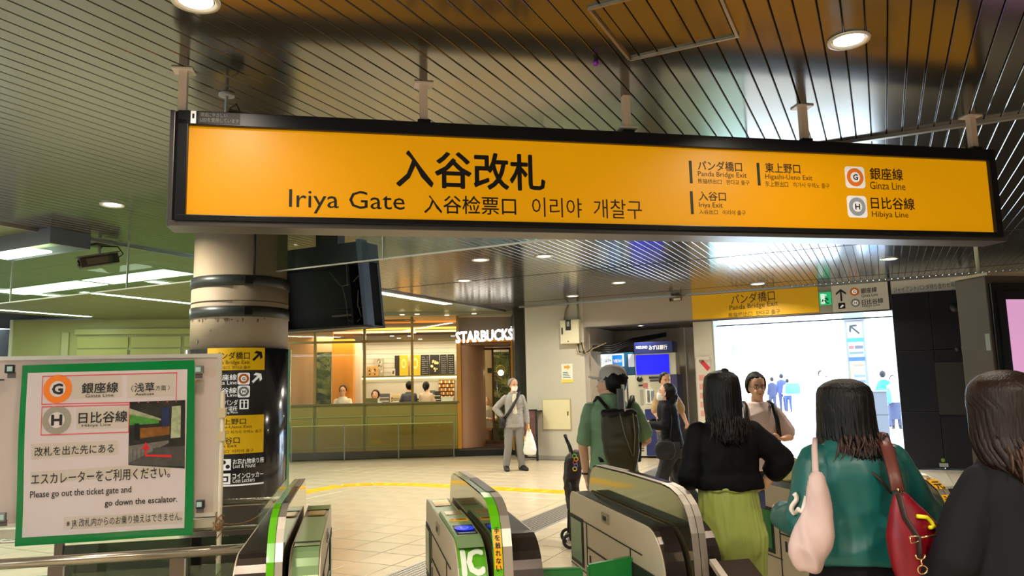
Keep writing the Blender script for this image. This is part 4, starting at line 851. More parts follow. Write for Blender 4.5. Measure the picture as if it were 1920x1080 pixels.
for t in (0,):
    am2 = M('arrow_orange', (216, 150, 40), .5); zc = c+.26; poly_on(WP, 'arrow', [(a+.06, zc), (a+.14, zc), (a+.14, zc-.03), (b_-.05, zc+.025), (a+.14, zc+.08), (a+.14, zc+.05), (a+.06, zc+.05)], .009, am2, nt_)
for q in range(4): box_on(WP, 'print_line', a+.03, b_-.05-.02*q, c+.06+q*.035, c+.075+q*.035, .006, .008, M('print_blue', (90, 110, 130), .5), nt_)
hp_ = empty('access_panel', WP.p(-6.2, .6), 0, 'cream square access panel low on the grey wall pier', 'access panel'); a, b_, c, d = WP.rect(1018, 748, 1071, 806)
box_on(WP, 'frame', a, b_, c, d, 0, .02, M('panel_frame', (176, 166, 130), .4), hp_); box_on(WP, 'door', a+.015, b_-.015, c+.015, d-.015, .02, .028, M('panel_cream', (214, 204, 164), .4), hp_); box_on(WP, 'handle', b_-.075, b_-.05, c+.3, c+.38, .028, .04, M('handle_brass', (120, 100, 50), .4, .5), hp_)
rpz = empty('red_notice_poster', WP.p(-3.08, 1), 0, 'tall white notice strip with red ticket drawing left of the exit', 'notice'); a, b_, c, d = WP.rect(1308, 672, 1334, 790)
box_on(WP, 'sheet', a, b_, .6, 2.02, 0, .006, M('notice_strip', (196, 186, 172), .4), rpz); rd = M('notice_red', (190, 50, 60), .5)
wt('乗車券について', 1311, 674, 1331, 680, rpz); poly_on(WP, 'ticket_drawing', [(a+.08, 1.9), (a+.14, 1.96), (a+.27, 1.80), (a+.21, 1.74)], .009, rd, rpz)
for q in range(5):
    box_on(WP, 'print_block', a+.04, a+.15, 1.56-q*.17, 1.67-q*.17, .006, .008, M('print_pink', (200, 140, 130), .5), rpz); box_on(WP, 'print_column', a+.2, a+.23, 1.5-q*.17, 1.66-q*.17, .006, .008, M('print_grey', (120, 110, 100), .5), rpz)
# ============================================================ CASH MACHINES
KP = Pln(AB(0, 15.55), VV)
k1 = empty('cash_machine', KP.p(-5, 0), 0, 'teal blue cash machine with lit white ATM header behind the man in cap', 'cash machine')
a, b_, c, d = KP.rect(1106, 660, 1190, 700); tb = M('machine_teal', (14, 84, 130), .35); navy = M('machine_navy', (24, 34, 96), .35)
box_on(KP, 'cabinet', a, b_, 0, d-.02, -.6, 0, tb, k1, .01); 
q0 = KP.rect(1113, 664, 1170, 688); box_on(KP, 'lit_header', q0[0], q0[1], q0[2], q0[3], 0, .03, M('header_white', (225, 235, 240), .4, emit=(225, 238, 245), es=.75), k1); q1 = KP.rect(1149, 666, 1168, 687); box_on(KP, 'header_blue', q1[0], q1[1], q1[2], q1[3], .03, .034, M('header_blue', (20, 120, 210), .4, emit=(20, 120, 210), es=.6), k1)
pxt(KP, 'ATM', 1136, 674, 1147, 680, M('header_text', (70, 80, 90), .5), k1, off=.036); pxt(KP, 'VIEW', 1151, 674, 1167, 680, swh, k1, off=.04, bold=.02); pxt(KP, '銀行', 1120, 672, 1130, 680, M('header_text', (70, 80, 90)), k1, off=.036)
q2 = KP.rect(1179, 664, 1190, 688); box_on(KP, 'side_header', q2[0], q2[1], q2[2], q2[3], 0, .04, M('header_side', (200, 210, 225), .4, emit=(200, 210, 230), es=.3), k1)
q3 = KP.rect(1155, 703, 1178, 770); box_on(KP, 'white_screen_unit', q3[0], q3[1], .75, q3[3], 0, .1, M('machine_beige', (200, 198, 184), .4), k1, .01); q4 = KP.rect(1160, 722, 1174, 745); box_on(KP, 'screen', q4[0], q4[1], q4[2], q4[3], .1, .105, tb, k1); box_on(KP, 'shelf', a+.05, b_-.1, .72, .76, 0, .3, M('machine_beige', (200, 198, 184)), k1)
pxt(KP, 'ATM', 1161, 726, 1173, 733, swh, k1, off=.108); box_on(KP, 'keypad', q4[0], q4[1], .8, 1.0, .1, .13, M('machine_dark', (40, 44, 52), .4), k1)
KQ = Pln(AB(0, 15.35), VV)
k2 = empty('bank_machine', KQ.p(-4, 0), 0, 'bank cash machine with navy header, plain bright blue screen and beige body', 'cash machine')
h = KQ.rect(1190, 641, 1262, 662); box_on(KQ, 'navy_header', h[0], h[1], h[2], h[3], -.35, .05, navy, k2, .006)
pxt(KQ, 'MIZUHO', 1194, 649, 1215, 654, swh, k2, off=.054, bold=.02); pxt(KQ, 'みずほ銀行', 1218, 647, 1252, 656, swh, k2, off=.054, bold=.01)
s_ = KQ.rect(1193, 665, 1255, 702); box_on(KQ, 'screen_case', s_[0]-.02, s_[1]+.14, s_[2]-.01, s_[3]+.03, -.3, .01, M('case_pale', (176, 174, 160), .4), k2); box_on(KQ, 'blue_screen', s_[0], s_[1], s_[2], s_[3], .01, .02, M('screen_blue', (4, 4, 225), .3, emit=(4, 6, 235), es=.9), k2)
bd = KQ.rect(1180, 703, 1250, 855); mb = M('machine_body', (190, 186, 166), .4)
box_on(KQ, 'body', bd[0], bd[1], .04, bd[3], -.5, 0, mb, k2, .01); n_ = KQ.rect(1250, 703, 1272, 855); box_on(KQ, 'navy_side', bd[1], n_[1], .04, bd[3], -.5, -.03, M('machine_indigo', (62, 62, 108), .4), k2)
lo_ = KQ.rect(1212, 790, 1250, 850); box_on(KQ, 'navy_lower', lo_[0], lo_[1], .05, 1.0, .0, .02, navy, k2)
x, z = KQ.uv(1200, 711); simple(lambda bm: cyl(bm, KQ.p(x, z, 0), .055, .05, 20, axis=KQ.n), 'round_mirror', M('black_plastic', (18, 18, 18)), k2, True)
for x0, y0, x1, y1, m_ in ((1217, 706, 1237, 710, sbl), (1219, 712, 1235, 715, M('machine_dark', (40, 44, 52))), (1206, 718, 1214, 727, M('notice_red2', (170, 90, 90), .5)), (1198, 721, 1205, 724, sbl), (1211, 730, 1226, 757, M('port_pale', (214, 214, 204), .4)), (1214, 732, 1219, 755, M('machine_dark', (40, 44, 52))), (1221, 733, 1226, 752, M('port_blue', (150, 170, 190), .4)), (1201, 731, 1206, 758, M('slot_grey', (150, 150, 140), .4))):
    q = KQ.rect(x0, y0, x1, y1); box_on(KQ, 'fitting', q[0], q[1], q[2], q[3], 0, .02, m_, k2)
for k in range(7): q = KQ.rect(1199, 820+k*4, 1208, 822+k*4); box_on(KQ, 'vent_slot', q[0], q[1], q[2], q[3], 0, .006, M('machine_dark', (40, 44, 52)), k2)
# ============================================================ ADVERTISING TOTEM
TP = Pln(CE(4.43, 4.5), DD); tt = empty('advertising_totem', TP.p(.6, 0), 0, 'tall black advertising totem with a pink screen at the right edge', 'advertising totem')
tkg = M('totem_grey', (86, 78, 72), .4, .3); tkb = M('totem_black', (26, 27, 30), .25)
box_on(TP, 'cabinet', 0, 1.35, 0, 2.26, -.3, -.02, tkg, tt, .008); box_on(TP, 'front_frame', .02, 1.33, .02, 2.2, -.02, .0, tkb, tt); box_on(TP, 'top_cover', -.02, 1.37, 2.255, 2.275, -.32, .02, M('totem_top', (176, 160, 136), .4, .3), tt)
box_on(TP, 'inner_frame', .06, 1.29, .3, 2.14, 0, .012, M('totem_inner', (20, 24, 28), .3), tt)
box_on(TP, 'screen', .125, 1.22, .55, 2.08, .012, .016, M('screen_pink', (214, 160, 205), .4, emit=(220, 160, 208), es=.72), tt)
fx = M('advert_blue', (120, 170, 220), .4, emit=(120, 170, 220), es=.5); 
for z0 in (1.74,):
    poly_on(TP, 'advert_figure', [(.24, z0), (.27, z0+.09), (.33, z0+.12), (.40, z0+.1), (.42, z0-.02), (.3, z0-.03)], .019, fx, tt); poly_on(TP, 'advert_figure', [(.25, z0-.02), (.42, z0-.03), (.44, z0-.09), (.33, z0-.12), (.28, z0-.06)], .020, M('advert_navy', (50, 80, 150), .4, emit=(50, 80, 150), es=.5), tt)
    disc_on(TP, 'advert_figure', .34, z0+.17, .03, .019, M('advert_dark', (60, 60, 80), .4), tt, n=16); disc_on(TP, 'advert_figure', .26, z0-.1, .025, .019, swh, tt, n=16)
box_on(TP, 'side_label', -.004, .0, 1.72, 1.84, -.07, -.03, M('label_pale', (150, 158, 150)), tt)
p = TP.p(.03, 2.27, -.1); simple(lambda bm: tube(bm, [p, V3(p.x-.02, p.y, ZC)], .014, 10), 'ceiling_pole', M('pole_pale', (200, 210, 190), .3, .3), tt, True)
# ============================================================ COFFEE SHOP
F0 = V3(-4.915, 16.663, 0); FD = V3(.99791, .0646, 0); FP = Pln(F0, FD); FQ = Pln(F0 - FP.n*.3, FD); BQ = Pln(F0 - FP.n*3.9, FD)
shop = empty('coffee_shop_front', F0); tag(shop, kind='structure')
grn = M('shop_green', (128, 114, 44), .45, var=.03, vscale=2); grd = M('shop_green_dark', (88, 82, 34), .45); brz = M('shop_bronze', (120, 98, 50), .35, .5); blp = M('plinth_black', (26, 28, 26), .3)
UL = -1.35
box_on(FQ, 'plinth', UL, 4.95, 0, .17, -.1, 0, blp, shop); 
mul = [UL, -.35, .43, 1.54, 2.62, 3.66]
for a, b in zip(mul, mul[1:]):
    box_on(FQ, 'wainscot', a, b, .17, 1.2, -.1, -.01, grn, shop)
    for u0, u1, z0, z1 in ((a+.03, b-.03, .25, .27), (a+.03, b-.03, .93, .95), (a+.03, a+.05, .25, .95), (b-.05, b-.03, .25, .95)): box_on(FQ, 'moulding', u0, u1, z0, z1, -.01, .012, M('shop_moulding', (134, 138, 70), .4), shop)
    box_on(FQ, 'stile', b-.025, b+.025, .17, 1.2, -.02, .004, grd, shop)
box_on(FQ, 'sill', UL, 3.68, 1.195, 1.235, -.14, .04, grd, shop)
for u in mul[1:]: box_on(FQ, 'mullion', u-.028, u+.028, 1.2, ZC, -.06, .02, brz, shop)
box_on(FQ, 'transom', UL, 3.66, 2.6, 2.65, -.05, .02, brz, shop)
sg = glass('shop_glass', (250, 250, 245), 0, .015)
for a, b in zip(mul, mul[1:]): box_on(FQ, 'pane', a, b, 1.23, 2.6, -.03, -.022, sg, shop); box_on(FQ, 'pane', a, b, 2.65, ZC, -.03, -.022, sg, shop)
box_on(FP, 'head_beam', UL, 5.25, 3.17, ZC, -.4, .05, M('head_beam', (150, 146, 120), .4, .3), shop)
box_on(FQ, 'dark_pier', 4.92, 5.3, 0, ZC, -.6, .85, M('dark_pier', (42, 42, 34), .45), shop)
# low glass screen in front of the wainscot
lg_ = empty('low_glass_screen', FP.p(1.9, 0), 0, 'low clear glass screen standing on the floor before the green wainscot', 'glass screen')
us = [-1.0, 0., 1.15, 2.33, 3.55]
for a, b in zip(us, us[1:]):
    box_on(FP, 'pane', a+.01, b-.01, .02, .76, -.004, .004, glass('low_glass', (240, 236, 222), 0, .03), lg_); box_on(FP, 'top_edge', a+.01, b-.01, .76, .775, -.008, .008, M('glass_edge', (150, 156, 90), .3), lg_)
    box_on(FP, 'joint_post', b-.012, b+.012, 0, .78, -.012, .012, M('joint_grey', (110, 112, 96), .3, .4), lg_)
# shop interior shell
warm = M('shop_wall', (206, 196, 176), .6); wood = M('shop_wood', (206, 156, 104), .5, var=.1, vscale=3, stretch=(1, 1, .2)); floorw = M('shop_floor', (110, 84, 58), .4)
box_on(FQ, 'shop_floor', UL, 5.3, 0.0, .012, -4.2, -.1, floorw, shop); box_on(BQ, 'back_wall', UL-.3, 6, 0, ZC, -.1, 0, warm, shop)
for k in range(12): box_on(BQ, 'wall_board', .9, 6, 1.72+.13*k+.004, 1.85+.13*k-.004, 0, .02, M('wall_board', (214, 208, 192), .6), shop)
boxw('side_wall', FQ.p(UL-.05, 1.62, -2), FD, FP.n, .1, 4.2, ZC, warm, shop); boxw('side_wall', FQ.p(5.6, 1.62, -2), FD, FP.n, .1, 4.2, ZC, warm, shop)
box_on(FQ, 'shop_ceiling', UL, 5.6, 3.17, 3.2, -4.2, -.1, M('shop_ceiling', (206, 180, 130), .5), shop)
box_on(FQ, 'ceiling_raft', .2, 5.4, 2.84, 2.9, -3.5, -1.2, M('shop_raft', (104, 92, 76), .5), shop); box_on(FQ, 'cove_glow', .2, 5.4, 3.0, 3.03, -1.5, -1.25, M('cove_glow', (255, 190, 80), .5, emit=(255, 180, 70), es=2.6), shop)
# ceiling spots of the shop
for i, (x, y) in enumerate(((706, 592), (754, 590), (782, 589), (838, 591), (889, 588), (683, 625), (716, 623), (735, 630), (748, 634), (768, 630), (776, 624), (788, 636), (806, 638), (849, 630))):
    p = at_z(x, y, 3.165 if y < 600 else 2.835); o = simple(lambda bm: cyl(bm, p-V3(0, 0, .006), .05, .008, 16), 'shop_spotlight', M('spot_glow', (255, 235, 200), .4, emit=(255, 228, 180), es=6), None); tag(o, 'small recessed spotlight in the coffee shop ceiling', 'spotlight', 'coffee shop ceiling spots')
vt = simple(lambda bm: bx(bm, at_z(738, 602, 3.16), FD, FP.n, ZZ, 1.0, .5, .02), 'ceiling_vent', M('vent_dark', (90, 70, 44), .5), None); tag(vt, 'dark air vent in the warm coffee shop ceiling', 'air vent')
area_light('shop_fill', FQ.p(2, 2.8, -1.0), 3.6, 1.2, 110, (1, .80, .5), math.atan2(FD.y, FD.x)); area_light('shop_fill', FQ.p(2.2, 3.14, -3.2), 4, .8, 40, (1, .84, .6), math.atan2(FD.y, FD.x)); area_light('shop_fill', FQ.p(2.6, 2.8, -2.9), 4, .8, 70, (1, .86, .62), math.atan2(FD.y, FD.x)); area_light('shop_fill', FQ.p(4.4, 2.6, -1.2), .8, 1.5, 16, (1, .78, .5))  # area fills without fittings, one added to brighten the back wall
# screen panels left, palm mural, orange pillar
IP = Pln(FQ.p(0, 0, -.9), FD)
def ib(P, nm, x0, y0, x1, y1, mat, par, o0=0, o1=.02, bev=0):
    q = P.rect(x0, y0, x1, y1, o1); return box_on(P, nm, q[0], q[1], q[2], q[3], o0, o1, mat, par, bev)
wd = empty('shop_screen_wall', IP.p(-.3, 0)); tag(wd, kind='structure')
ib(IP, 'wood_panel', 480, 600, 588, 860, wood, wd, -.1, 0); ib(IP, 'upper_panel', 588, 612, 624, 660, M('shop_beige', (196, 168, 128), .5), wd, -.1, 0)
op = M('pillar_orange', (226, 144, 34), .45); pil = empty('orange_pillar', IP.p(.9, 0)); tag(pil, kind='structure'); ib(IP, 'pillar_face', 622, 636, 662, 860, op, pil, -.3, 0); ib(IP, 'pillar_return', 662, 640, 677, 860, M('shop_white', (226, 220, 205), .5), pil, -.35, -.25)
def palm_mural(P, x0, y0, x1, y1, par, seed, n, s=1.):
    rnd = random.Random(seed); q = P.rect(x0, y0, x1, y1); box_on(P, 'mural_ground', *q, 0, .01, M('mural_dark', (40, 48, 24), .6, var=.3, vscale=5), par)
    g = [M('frond%d' % k, c, .6) for k, c in enumerate(((120, 124, 60), (84, 98, 44), (150, 148, 88), (60, 76, 40)))]
    bms = [bmesh.new() for _ in g]
    for f in range(n):
        u, z = rnd.uniform(q[0], q[1]), rnd.uniform(q[2], q[3]); bm = bms[f % 4]
        for r in range(16):
            a = pi*r/15+rnd.uniform(-.1, .1)-.2; L = rnd.uniform(.18, .4)*s; w_ = .014*s
            p1 = (u+L*cos(a), z+L*sin(a)-.1*L); c = lambda t: (min(max(t[0], q[0]), q[1]), min(max(t[1], q[2]), q[3]))
            A, B, C = c((u-w_*sin(a), z+w_*cos(a))), c((u+w_*sin(a), z-w_*cos(a))), c(p1)
            if len({A, B, C}) < 3: continue
            bm.faces.new([bm.verts.new(P.p(*t, .012+.002*(f % 7))) for t in (A, B, C)])
    for bm, m_ in zip(bms, g): fin(bm, 'printed_fronds', m_, par)
mu = empty('palm_mural', IP.p(.4, 1.2), 0, 'dark green palm leaf mural between wood panel and orange pillar in the coffee shop', 'mural'); palm_mural(IP, 590, 662, 621, 770, mu, 3, 60, .7)
# shelf, menu boards, merchandise
sf = empty('back_shelf', BQ.p(3, 1.7), 0, 'long lit shelf on the coffee shop back wall', 'shelf'); q = BQ.rect(676, 704, 856, 708, .3)
box_on(BQ, 'shelf_board', q[0], 6, q[3]-.04, q[3], 0, .3, M('shelf_green', (120, 116, 60), .4), sf); box_on(BQ, 'shelf_glow', q[0], 6, q[3]-.07, q[3]-.04, .02, .06, M('shelf_glow', (255, 246, 200), .4, emit=(255, 240, 190), es=5), sf)
area_light('shelf_lamp', BQ.p(3.6, q[3]-.1, .25), 5, .06, 14, (1, .93, .75), math.atan2(FD.y, FD.x)); ZS = q[3]
SHP = Pln(BQ.p(0, 0, .22), FD)
def item(nm, label, cat, x0, y0, x1, y1, mat, th=.12, P=SHP, grp=None, off=0, zbase=None, det=None):
    q = P.rect(x0, y0, x1, y1, off+th/2); z0 = q[2] if zbase is None else zbase
    o = empty(nm, P.p((q[0]+q[1])/2, z0, off), 0, label, cat, grp); box_on(P, 'body', q[0], q[1], z0, z0+(q[3]-q[2]), off-th/2, off+th/2, mat, o, min(.01, th/6))
    if det: det(o, q[0], q[1], z0, z0+q[3]-q[2], off+th/2)
    return o
def mottles(cols, n, seed):
    def f(o, u0, u1, z0, z1, off):
        r = random.Random(seed)
        for k in range(n):
            c = cols[k % len(cols)]; u = r.uniform(u0+.03, u1-.06); z = r.uniform(z0+.03, z1-.06); w_ = r.uniform(.02, .06); h_ = r.uniform(.02, .08)
            poly_on(SHP, 'print_patch', [(u, z), (u+w_, z+.01), (u+w_*.8, z+h_), (u+.01, z+h_*.8)], off+.002+.0004*k, M('pt%d_%d_%d' % c, c, .5), o)
    return f
item('gift_box', 'patterned brown gift box on the coffee shop shelf', 'gift box', 688, 684, 709, 703, M('kraft', (196, 150, 84), .5), zbase=ZS, det=mottles(((90, 60, 40), (230, 200, 140), (50, 40, 30)), 12, 1))
item('gift_bag', 'tall grey patterned bag behind the brown gift box on the shelf', 'gift bag', 702, 669, 718, 703, M('bag_grey', (170, 160, 140), .5), zbase=ZS, off=-.12, det=mottles(((60, 56, 50), (220, 210, 190)), 14, 2))
item('small_figurine', 'small white and dark figure standing alone on the shelf left of the menu boards', 'figurine', 733, 691, 741, 704, M('fig_white', (200, 190, 175), .5), zbase=ZS, det=mottles(((60, 50, 44), (120, 80, 60)), 5, 4))
mbk = M('menu_black', (38, 36, 36), .4); yb = M('menu_yellow', (232, 160, 30), .4, emit=(232, 160, 30), es=.35)
item('menu_screen', 'dark blank menu panel at the start of the menu row', 'menu board', 740, 665, 749, 703, mbk, .04, zbase=ZS)
def menu_det(kind):
    def f(o, u0, u1, z0, z1, off):
        if kind == 'y': disc_on(SHP, 'print_ring', (u0+u1)/2, (z0+z1)/2+.05, (u1-u0)*.28, off+.002, M('menu_cream', (240, 210, 140), .4), o, n=20, r_in=(u1-u0)*.16, sz=2.)
        elif kind == 't':
            for k in range(9):
                box_on(SHP, 'print_line', u0+.03, u0+.03+(u1-u0)*(.35+.1*(k % 3)), z1-.07-k*.055, z1-.058-k*.055, off, off+.003, M('menu_text', (160, 155, 150), .5), o); box_on(SHP, 'print_price', u1-.07, u1-.03, z1-.07-k*.055, z1-.058-k*.055, off, off+.003, M('menu_text', (160, 155, 150)), o)
        else:
            r = random.Random(5)
            for k in range(10): disc_on(SHP, 'print_dot', r.uniform(u0+.05, u1-.05), r.uniform(z0+.1, z1-.15), r.uniform(.015, .04), off+.002, M('menu_cream', (240, 210, 140)), o, n=12)
    return f
for x0, x1, m_, kd, l in ((749, 765, yb, 'y', 'yellow menu board with ring drawing, left of the shop window mullion'), (769, 788, yb, 'y', 'second yellow menu board, right of the shop window mullion'), (789, 805, mbk, 't', 'black menu board with price lines beside the yellow ones'), (806, 824, mbk, 'd', 'black menu board with scattered pale drawing'), (825, 838, mbk, 't', 'black price board right of the pale drawing'), (839, 852, mbk, 't', 'last black price board near the wooden door frame')):
    item('menu_board', l, 'menu board', x0, 665, x1, 703, m_, .03, zbase=ZS, grp='menu boards above the shelf', det=menu_det(kd))
# counter clutter below the shelf
CP_ = Pln(BQ.p(0, 0, 1.4), FD)
ct = empty('service_counter', CP_.p(2.8, 0), 0, 'coffee shop service counter behind the window', 'counter'); box_on(CP_, 'counter_body', 1.35, 4.3, 0, 1.1, -.5, 0, M('counter_wood', (150, 110, 70), .5), ct); box_on(CP_, 'counter_top', 1.3, 4.35, 1.1, 1.14, -.55, .05, M('counter_top', (200, 190, 170), .3), ct)
rn = random.Random(9)
for i, (x0, y0, x1, y1, cc, l) in enumerate(((682, 748, 690, 760, (210, 190, 150), 'cream canister at the left end of the shop counter'), (712, 736, 730, 757, (90, 92, 96), 'grey metal rack of cups beside the girl with dark hair'), (736, 727, 750, 746, (214, 190, 140), 'pale paper bag stand on the shop counter'), (733, 746, 750, 760, (120, 90, 60), 'brown basket on the shop counter'), (806, 720, 816, 745, (110, 112, 118), 'grey espresso machine head on the counter'), (812, 735, 826, 758, (46, 46, 50), 'black thermos cluster on the counter'), (785, 745, 794, 758, (222, 170, 150), 'pink card stand on the counter'), (798, 745, 806, 758, (232, 226, 214), 'white card stand on the counter'), (827, 748, 850, 760, (180, 190, 190), 'pale tray at the right end of the counter'), (770, 750, 788, 760, (30, 30, 32), 'flat black register on the counter'))):
    item('counter_item' if False else ('canister', 'cup_rack', 'bag_stand', 'basket', 'espresso_machine', 'thermos', 'card_stand', 'card_stand', 'tray', 'cash_register')[i], l, ('canister', 'cup rack', 'bag stand', 'basket', 'espresso machine', 'thermos', 'card stand', 'card stand', 'tray', 'cash register')[i], x0, y0, x1, y1, M('clut%d' % i, cc, .5), .15, P=CP_, off=-.2, zbase=1.14,
        det=(lambda o, u0, u1, z0, z1, off: [box_on(CP_, 'detail_strip', u0+.01, u1-.01, z0+(z1-z0)*t, z0+(z1-z0)*t+.015, off, off+.006, M('clut_strip', (236, 226, 200), .5), o) for t in (.3, .6)]))
# packets wall
pk = empty('packet_display', SHP.p(4, 1), 0, 'rack of golden coffee packets on the back wall under the menu boards', 'packet rack'); r = random.Random(11); q = SHP.rect(822, 712, 852, 748)
box_on(SHP, 'rack_back', q[0], q[1], q[2], q[3], -.2, -.15, M('rack_back', (120, 90, 50), .6), pk)
for i in range(8):
    for j in range(5): cc = ((190, 130, 60), (220, 180, 110), (150, 80, 40), (236, 210, 160))[(i*3+j) % 4]; box_on(SHP, 'packet', q[0]+(q[1]-q[0])*i/8+.006, q[0]+(q[1]-q[0])*(i+1)/8-.006, q[2]+(q[3]-q[2])*j/5+.01, q[2]+(q[3]-q[2])*(j+1)/5-.02, -.15, -.08, M('pkt%d' % cc[0], cc, .4), pk)
# seat ledge inside window for laptop
lt = empty('laptop', FQ.p(1.8, 1.22, -.35), 0, 'olive laptop lid on the window counter before the girl', 'laptop'); q = FQ.rect(683, 751, 708, 762, -.3); box_on(FQ, 'lid', q[0], q[1], 1.2, 1.34, -.32, -.305, M('laptop', (130, 126, 80), .4), lt); box_on(FQ, 'keyboard', q[0], q[1], 1.18, 1.2, -.52, -.32, M('laptop', (130, 126, 80)), lt)
wl = empty('window_counter', FQ.p(1, 1.1, -.4), 0, 'wooden window counter inside the coffee shop', 'counter'); box_on(FQ, 'counter_board', UL, 3.6, 1.12, 1.16, -.75, -.12, M('counter_wood', (150, 110, 70)), wl)
# doorway
dz = empty('door_1', FQ.p(4.3, 0)); tag(dz, kind='structure'); orw = M('frame_amber', (176, 118, 30), .4); dkw = M('door_bronze', (84, 52, 26), .35, .3)
box_on(FQ, 'frame_post', 3.64, 3.73, .17, 2.62, -.1, .03, orw, dz); box_on(FQ, 'frame_head', 3.64, 4.92, 2.56, 2.63, -.1, .03, orw, dz); box_on(FQ, 'frame_post', 4.88, 4.92, .1, 2.62, -.1, .03, orw, dz)
box_on(FQ, 'soffit', 3.7, 4.92, 2.5, 2.56, -1.2, -.05, M('soffit_brown', (120, 84, 54), .5), dz); box_on(FQ, 'header_panel', 3.66, 4.92, 2.63, 3.17, -.35, -.3, M('shop_raft', (104, 92, 76)), dz)
bm = bmesh.new(); cw = []
for k in range(13): a = radians(-10+k*8); cw.append((3.75+.62*sin(a)*.9, -.05-.9*(1-cos(a))))
A = [bm.verts.new(FQ.p(u, .17, o)) for u, o in cw]; B = [bm.verts.new(FQ.p(u, 2.5, o)) for u, o in cw]
for k in range(12): bm.faces.new((A[k], A[k+1], B[k+1], B[k]))
fin(bm, 'curved_panel', M('curved_wood', (176, 134, 104), .35, .2, var=.12, vscale=2, stretch=(1, 1, .15)), dz, True)
DP = Pln(FQ.p(0, 0, -.75), FD)
def db(nm, x0, y0, x1, y1, m_, o0=-.03, o1=.03): q = DP.rect(x0, y0, x1, y1); return box_on(DP, nm, q[0], q[1], q[2], q[3], o0, o1, m_, dz)
for x in (892, 925, 958): db('door_stile', x-2, 652, x+2, 832, dkw)
db('door_rail', 890, 826, 960, 833, dkw); db('door_rail', 890, 652, 960, 656, dkw)
for a, b in ((894, 923), (927, 956)): db('door_pane', a, 656, b, 826, sg, -.004, .004)
q = DP.rect(932, 717, 934, 745); simple(lambda bm: tube(bm, [DP.p(q[0], q[2], .0), DP.p(q[0], q[2], .08), DP.p(q[0], q[3], .08), DP.p(q[0], q[3], 0)], .012, 8), 'door_handle', M('chrome', (220, 220, 220), .15, 1.), dz, True)
box_on(FQ, 'door_step', 3.66, 4.92, .12, .17, -1.3, .02, M('step_brown', (64, 48, 38), .4), dz)
sgn = empty('shop_name_sign', FQ.p(4.2, 2.7), 0, 'white glowing letters STARBUCKS over the coffee shop door', 'sign')
lw = M('letters_glow', (255, 252, 245), .4, emit=(255, 250, 240), es=2.2); a, b_, c, d = FQ.rect(855, 619, 961, 639)
letters(FQ, 'STARBUCKS', (a, b_, c-.04, d-.04), lw, sgn, off=.02, bold=.035, skew=.045, thick=.04); disc_on(FQ, 'registered_dot', b_-.03, d+.06, .015, .04, lw, sgn, n=12); box_on(FQ, 'letter_bar', a, b_, c+.03, c+.045, -.01, .012, M('letter_bar', (60, 52, 44), .5), sgn)
mu2 = empty('leaf_mural', DP.p(4.8, .5, -1.5), 0, 'bright green leaf mural seen through the coffee shop door', 'mural'); DM = Pln(DP.p(0, 0, -1.6), FD); palm_mural(DM, 924, 660, 958, 840, mu2, 5, 46, 1.)
DW = Pln(DP.p(0, 0, -1.9), FD); q = DW.rect(890, 655, 926, 840); box_on(DW, 'inner_wall', q[0]-.1, q[1], 0, 2.9, -.05, 0, M('inner_taupe', (176, 150, 112), .5), dz); q = DW.rect(914, 690, 922, 699); box_on(DW, 'wall_plaque', *q, 0, .02, sbl, dz)
pl_ = empty('pendant_lamp', DP.p(4.5, 2, -.9), 0, 'round glowing pendant lamp with brass ring behind the coffee shop door', 'pendant lamp'); PLP = Pln(DP.p(0, 0, -.9), FD); u, z = PLP.uv(939, 699)
simple(lambda bm: sphere(bm, PLP.p(u, z), .075, n=24, m=16), 'globe', M('globe_glow', (255, 246, 225), .4, emit=(255, 242, 215), es=3.), pl_, True)
simple(lambda bm: tube(bm, [PLP.p(u+.11*cos(2*pi*k/24), z+.07+.12*sin(2*pi*k/24)) for k in range(25)], .006, 6), 'brass_ring', M('brass', (190, 150, 70), .25, .9), pl_, True); simple(lambda bm: tube(bm, [PLP.p(u, z+.19), PLP.p(u, 2.55)], .004, 6), 'cord', sbl, pl_)
tb_ = empty('side_table', DP.p(4.1, 0, -1.2), 0, 'wooden table inside the coffee shop doorway', 'table'); TBP = Pln(DP.p(0, 0, -1.2), FD); q = TBP.rect(896, 770, 925, 838); box_on(TBP, 'table_top', q[0]-.05, q[1], q[3]-.03, q[3], -.4, .1, M('table_wood', (150, 96, 48), .4), tb_)
for u in (q[0], q[1]-.04): box_on(TBP, 'leg', u, u+.035, .17, q[3]-.03, .0, .04, M('leg_dark', (40, 30, 24), .4), tb_)
box_on(TBP, 'side_panel', q[0]+.1, q[1]-.1, .2, q[3]-.05, -.3, -.25, M('table_wood', (150, 96, 48)), tb_)
# A-board sign beside the old man
ab = empty('sandwich_board', at_z(1003, 862, 0), 0, 'black framed sandwich board behind the white plastic bag', 'sandwich board'); AP = Pln(at_z(1003, 864, 0), VV)
q = AP.rect(997, 772, 1010, 858); bfm = M('board_black', (26, 22, 22), .4)
for u0, u1, z0, z1 in ((-.32, -.29, 0, 1.05), (.04, .08, 0, 1.05), (-.32, .08, 1.02, 1.05), (-.32, .08, .05, .08), (-.32, .08, .3, .33)): box_on(AP, 'frame_bar', u0, u1, z0, z1, -.01, .02, bfm, ab)
box_on(AP, 'poster_sheet', -.29, .04, .33, 1.02, 0, .006, M('board_print', (96, 60, 56), .5, var=.3, vscale=12), ab); box_on(AP, 'poster_band', -.27, -.1, .36, .5, .006, .009, M('board_yellow', (226, 176, 40), .5), ab)
box_on(AP, 'rear_leg', -.3, -.27, 0, 1., -.35, -.32, bfm, ab); box_on(AP, 'rear_leg', .03, .06, 0, 1., -.35, -.32, bfm, ab); box_on(AP, 'top_hinge', -.3, .06, .99, 1.02, -.34, 0, bfm, ab)
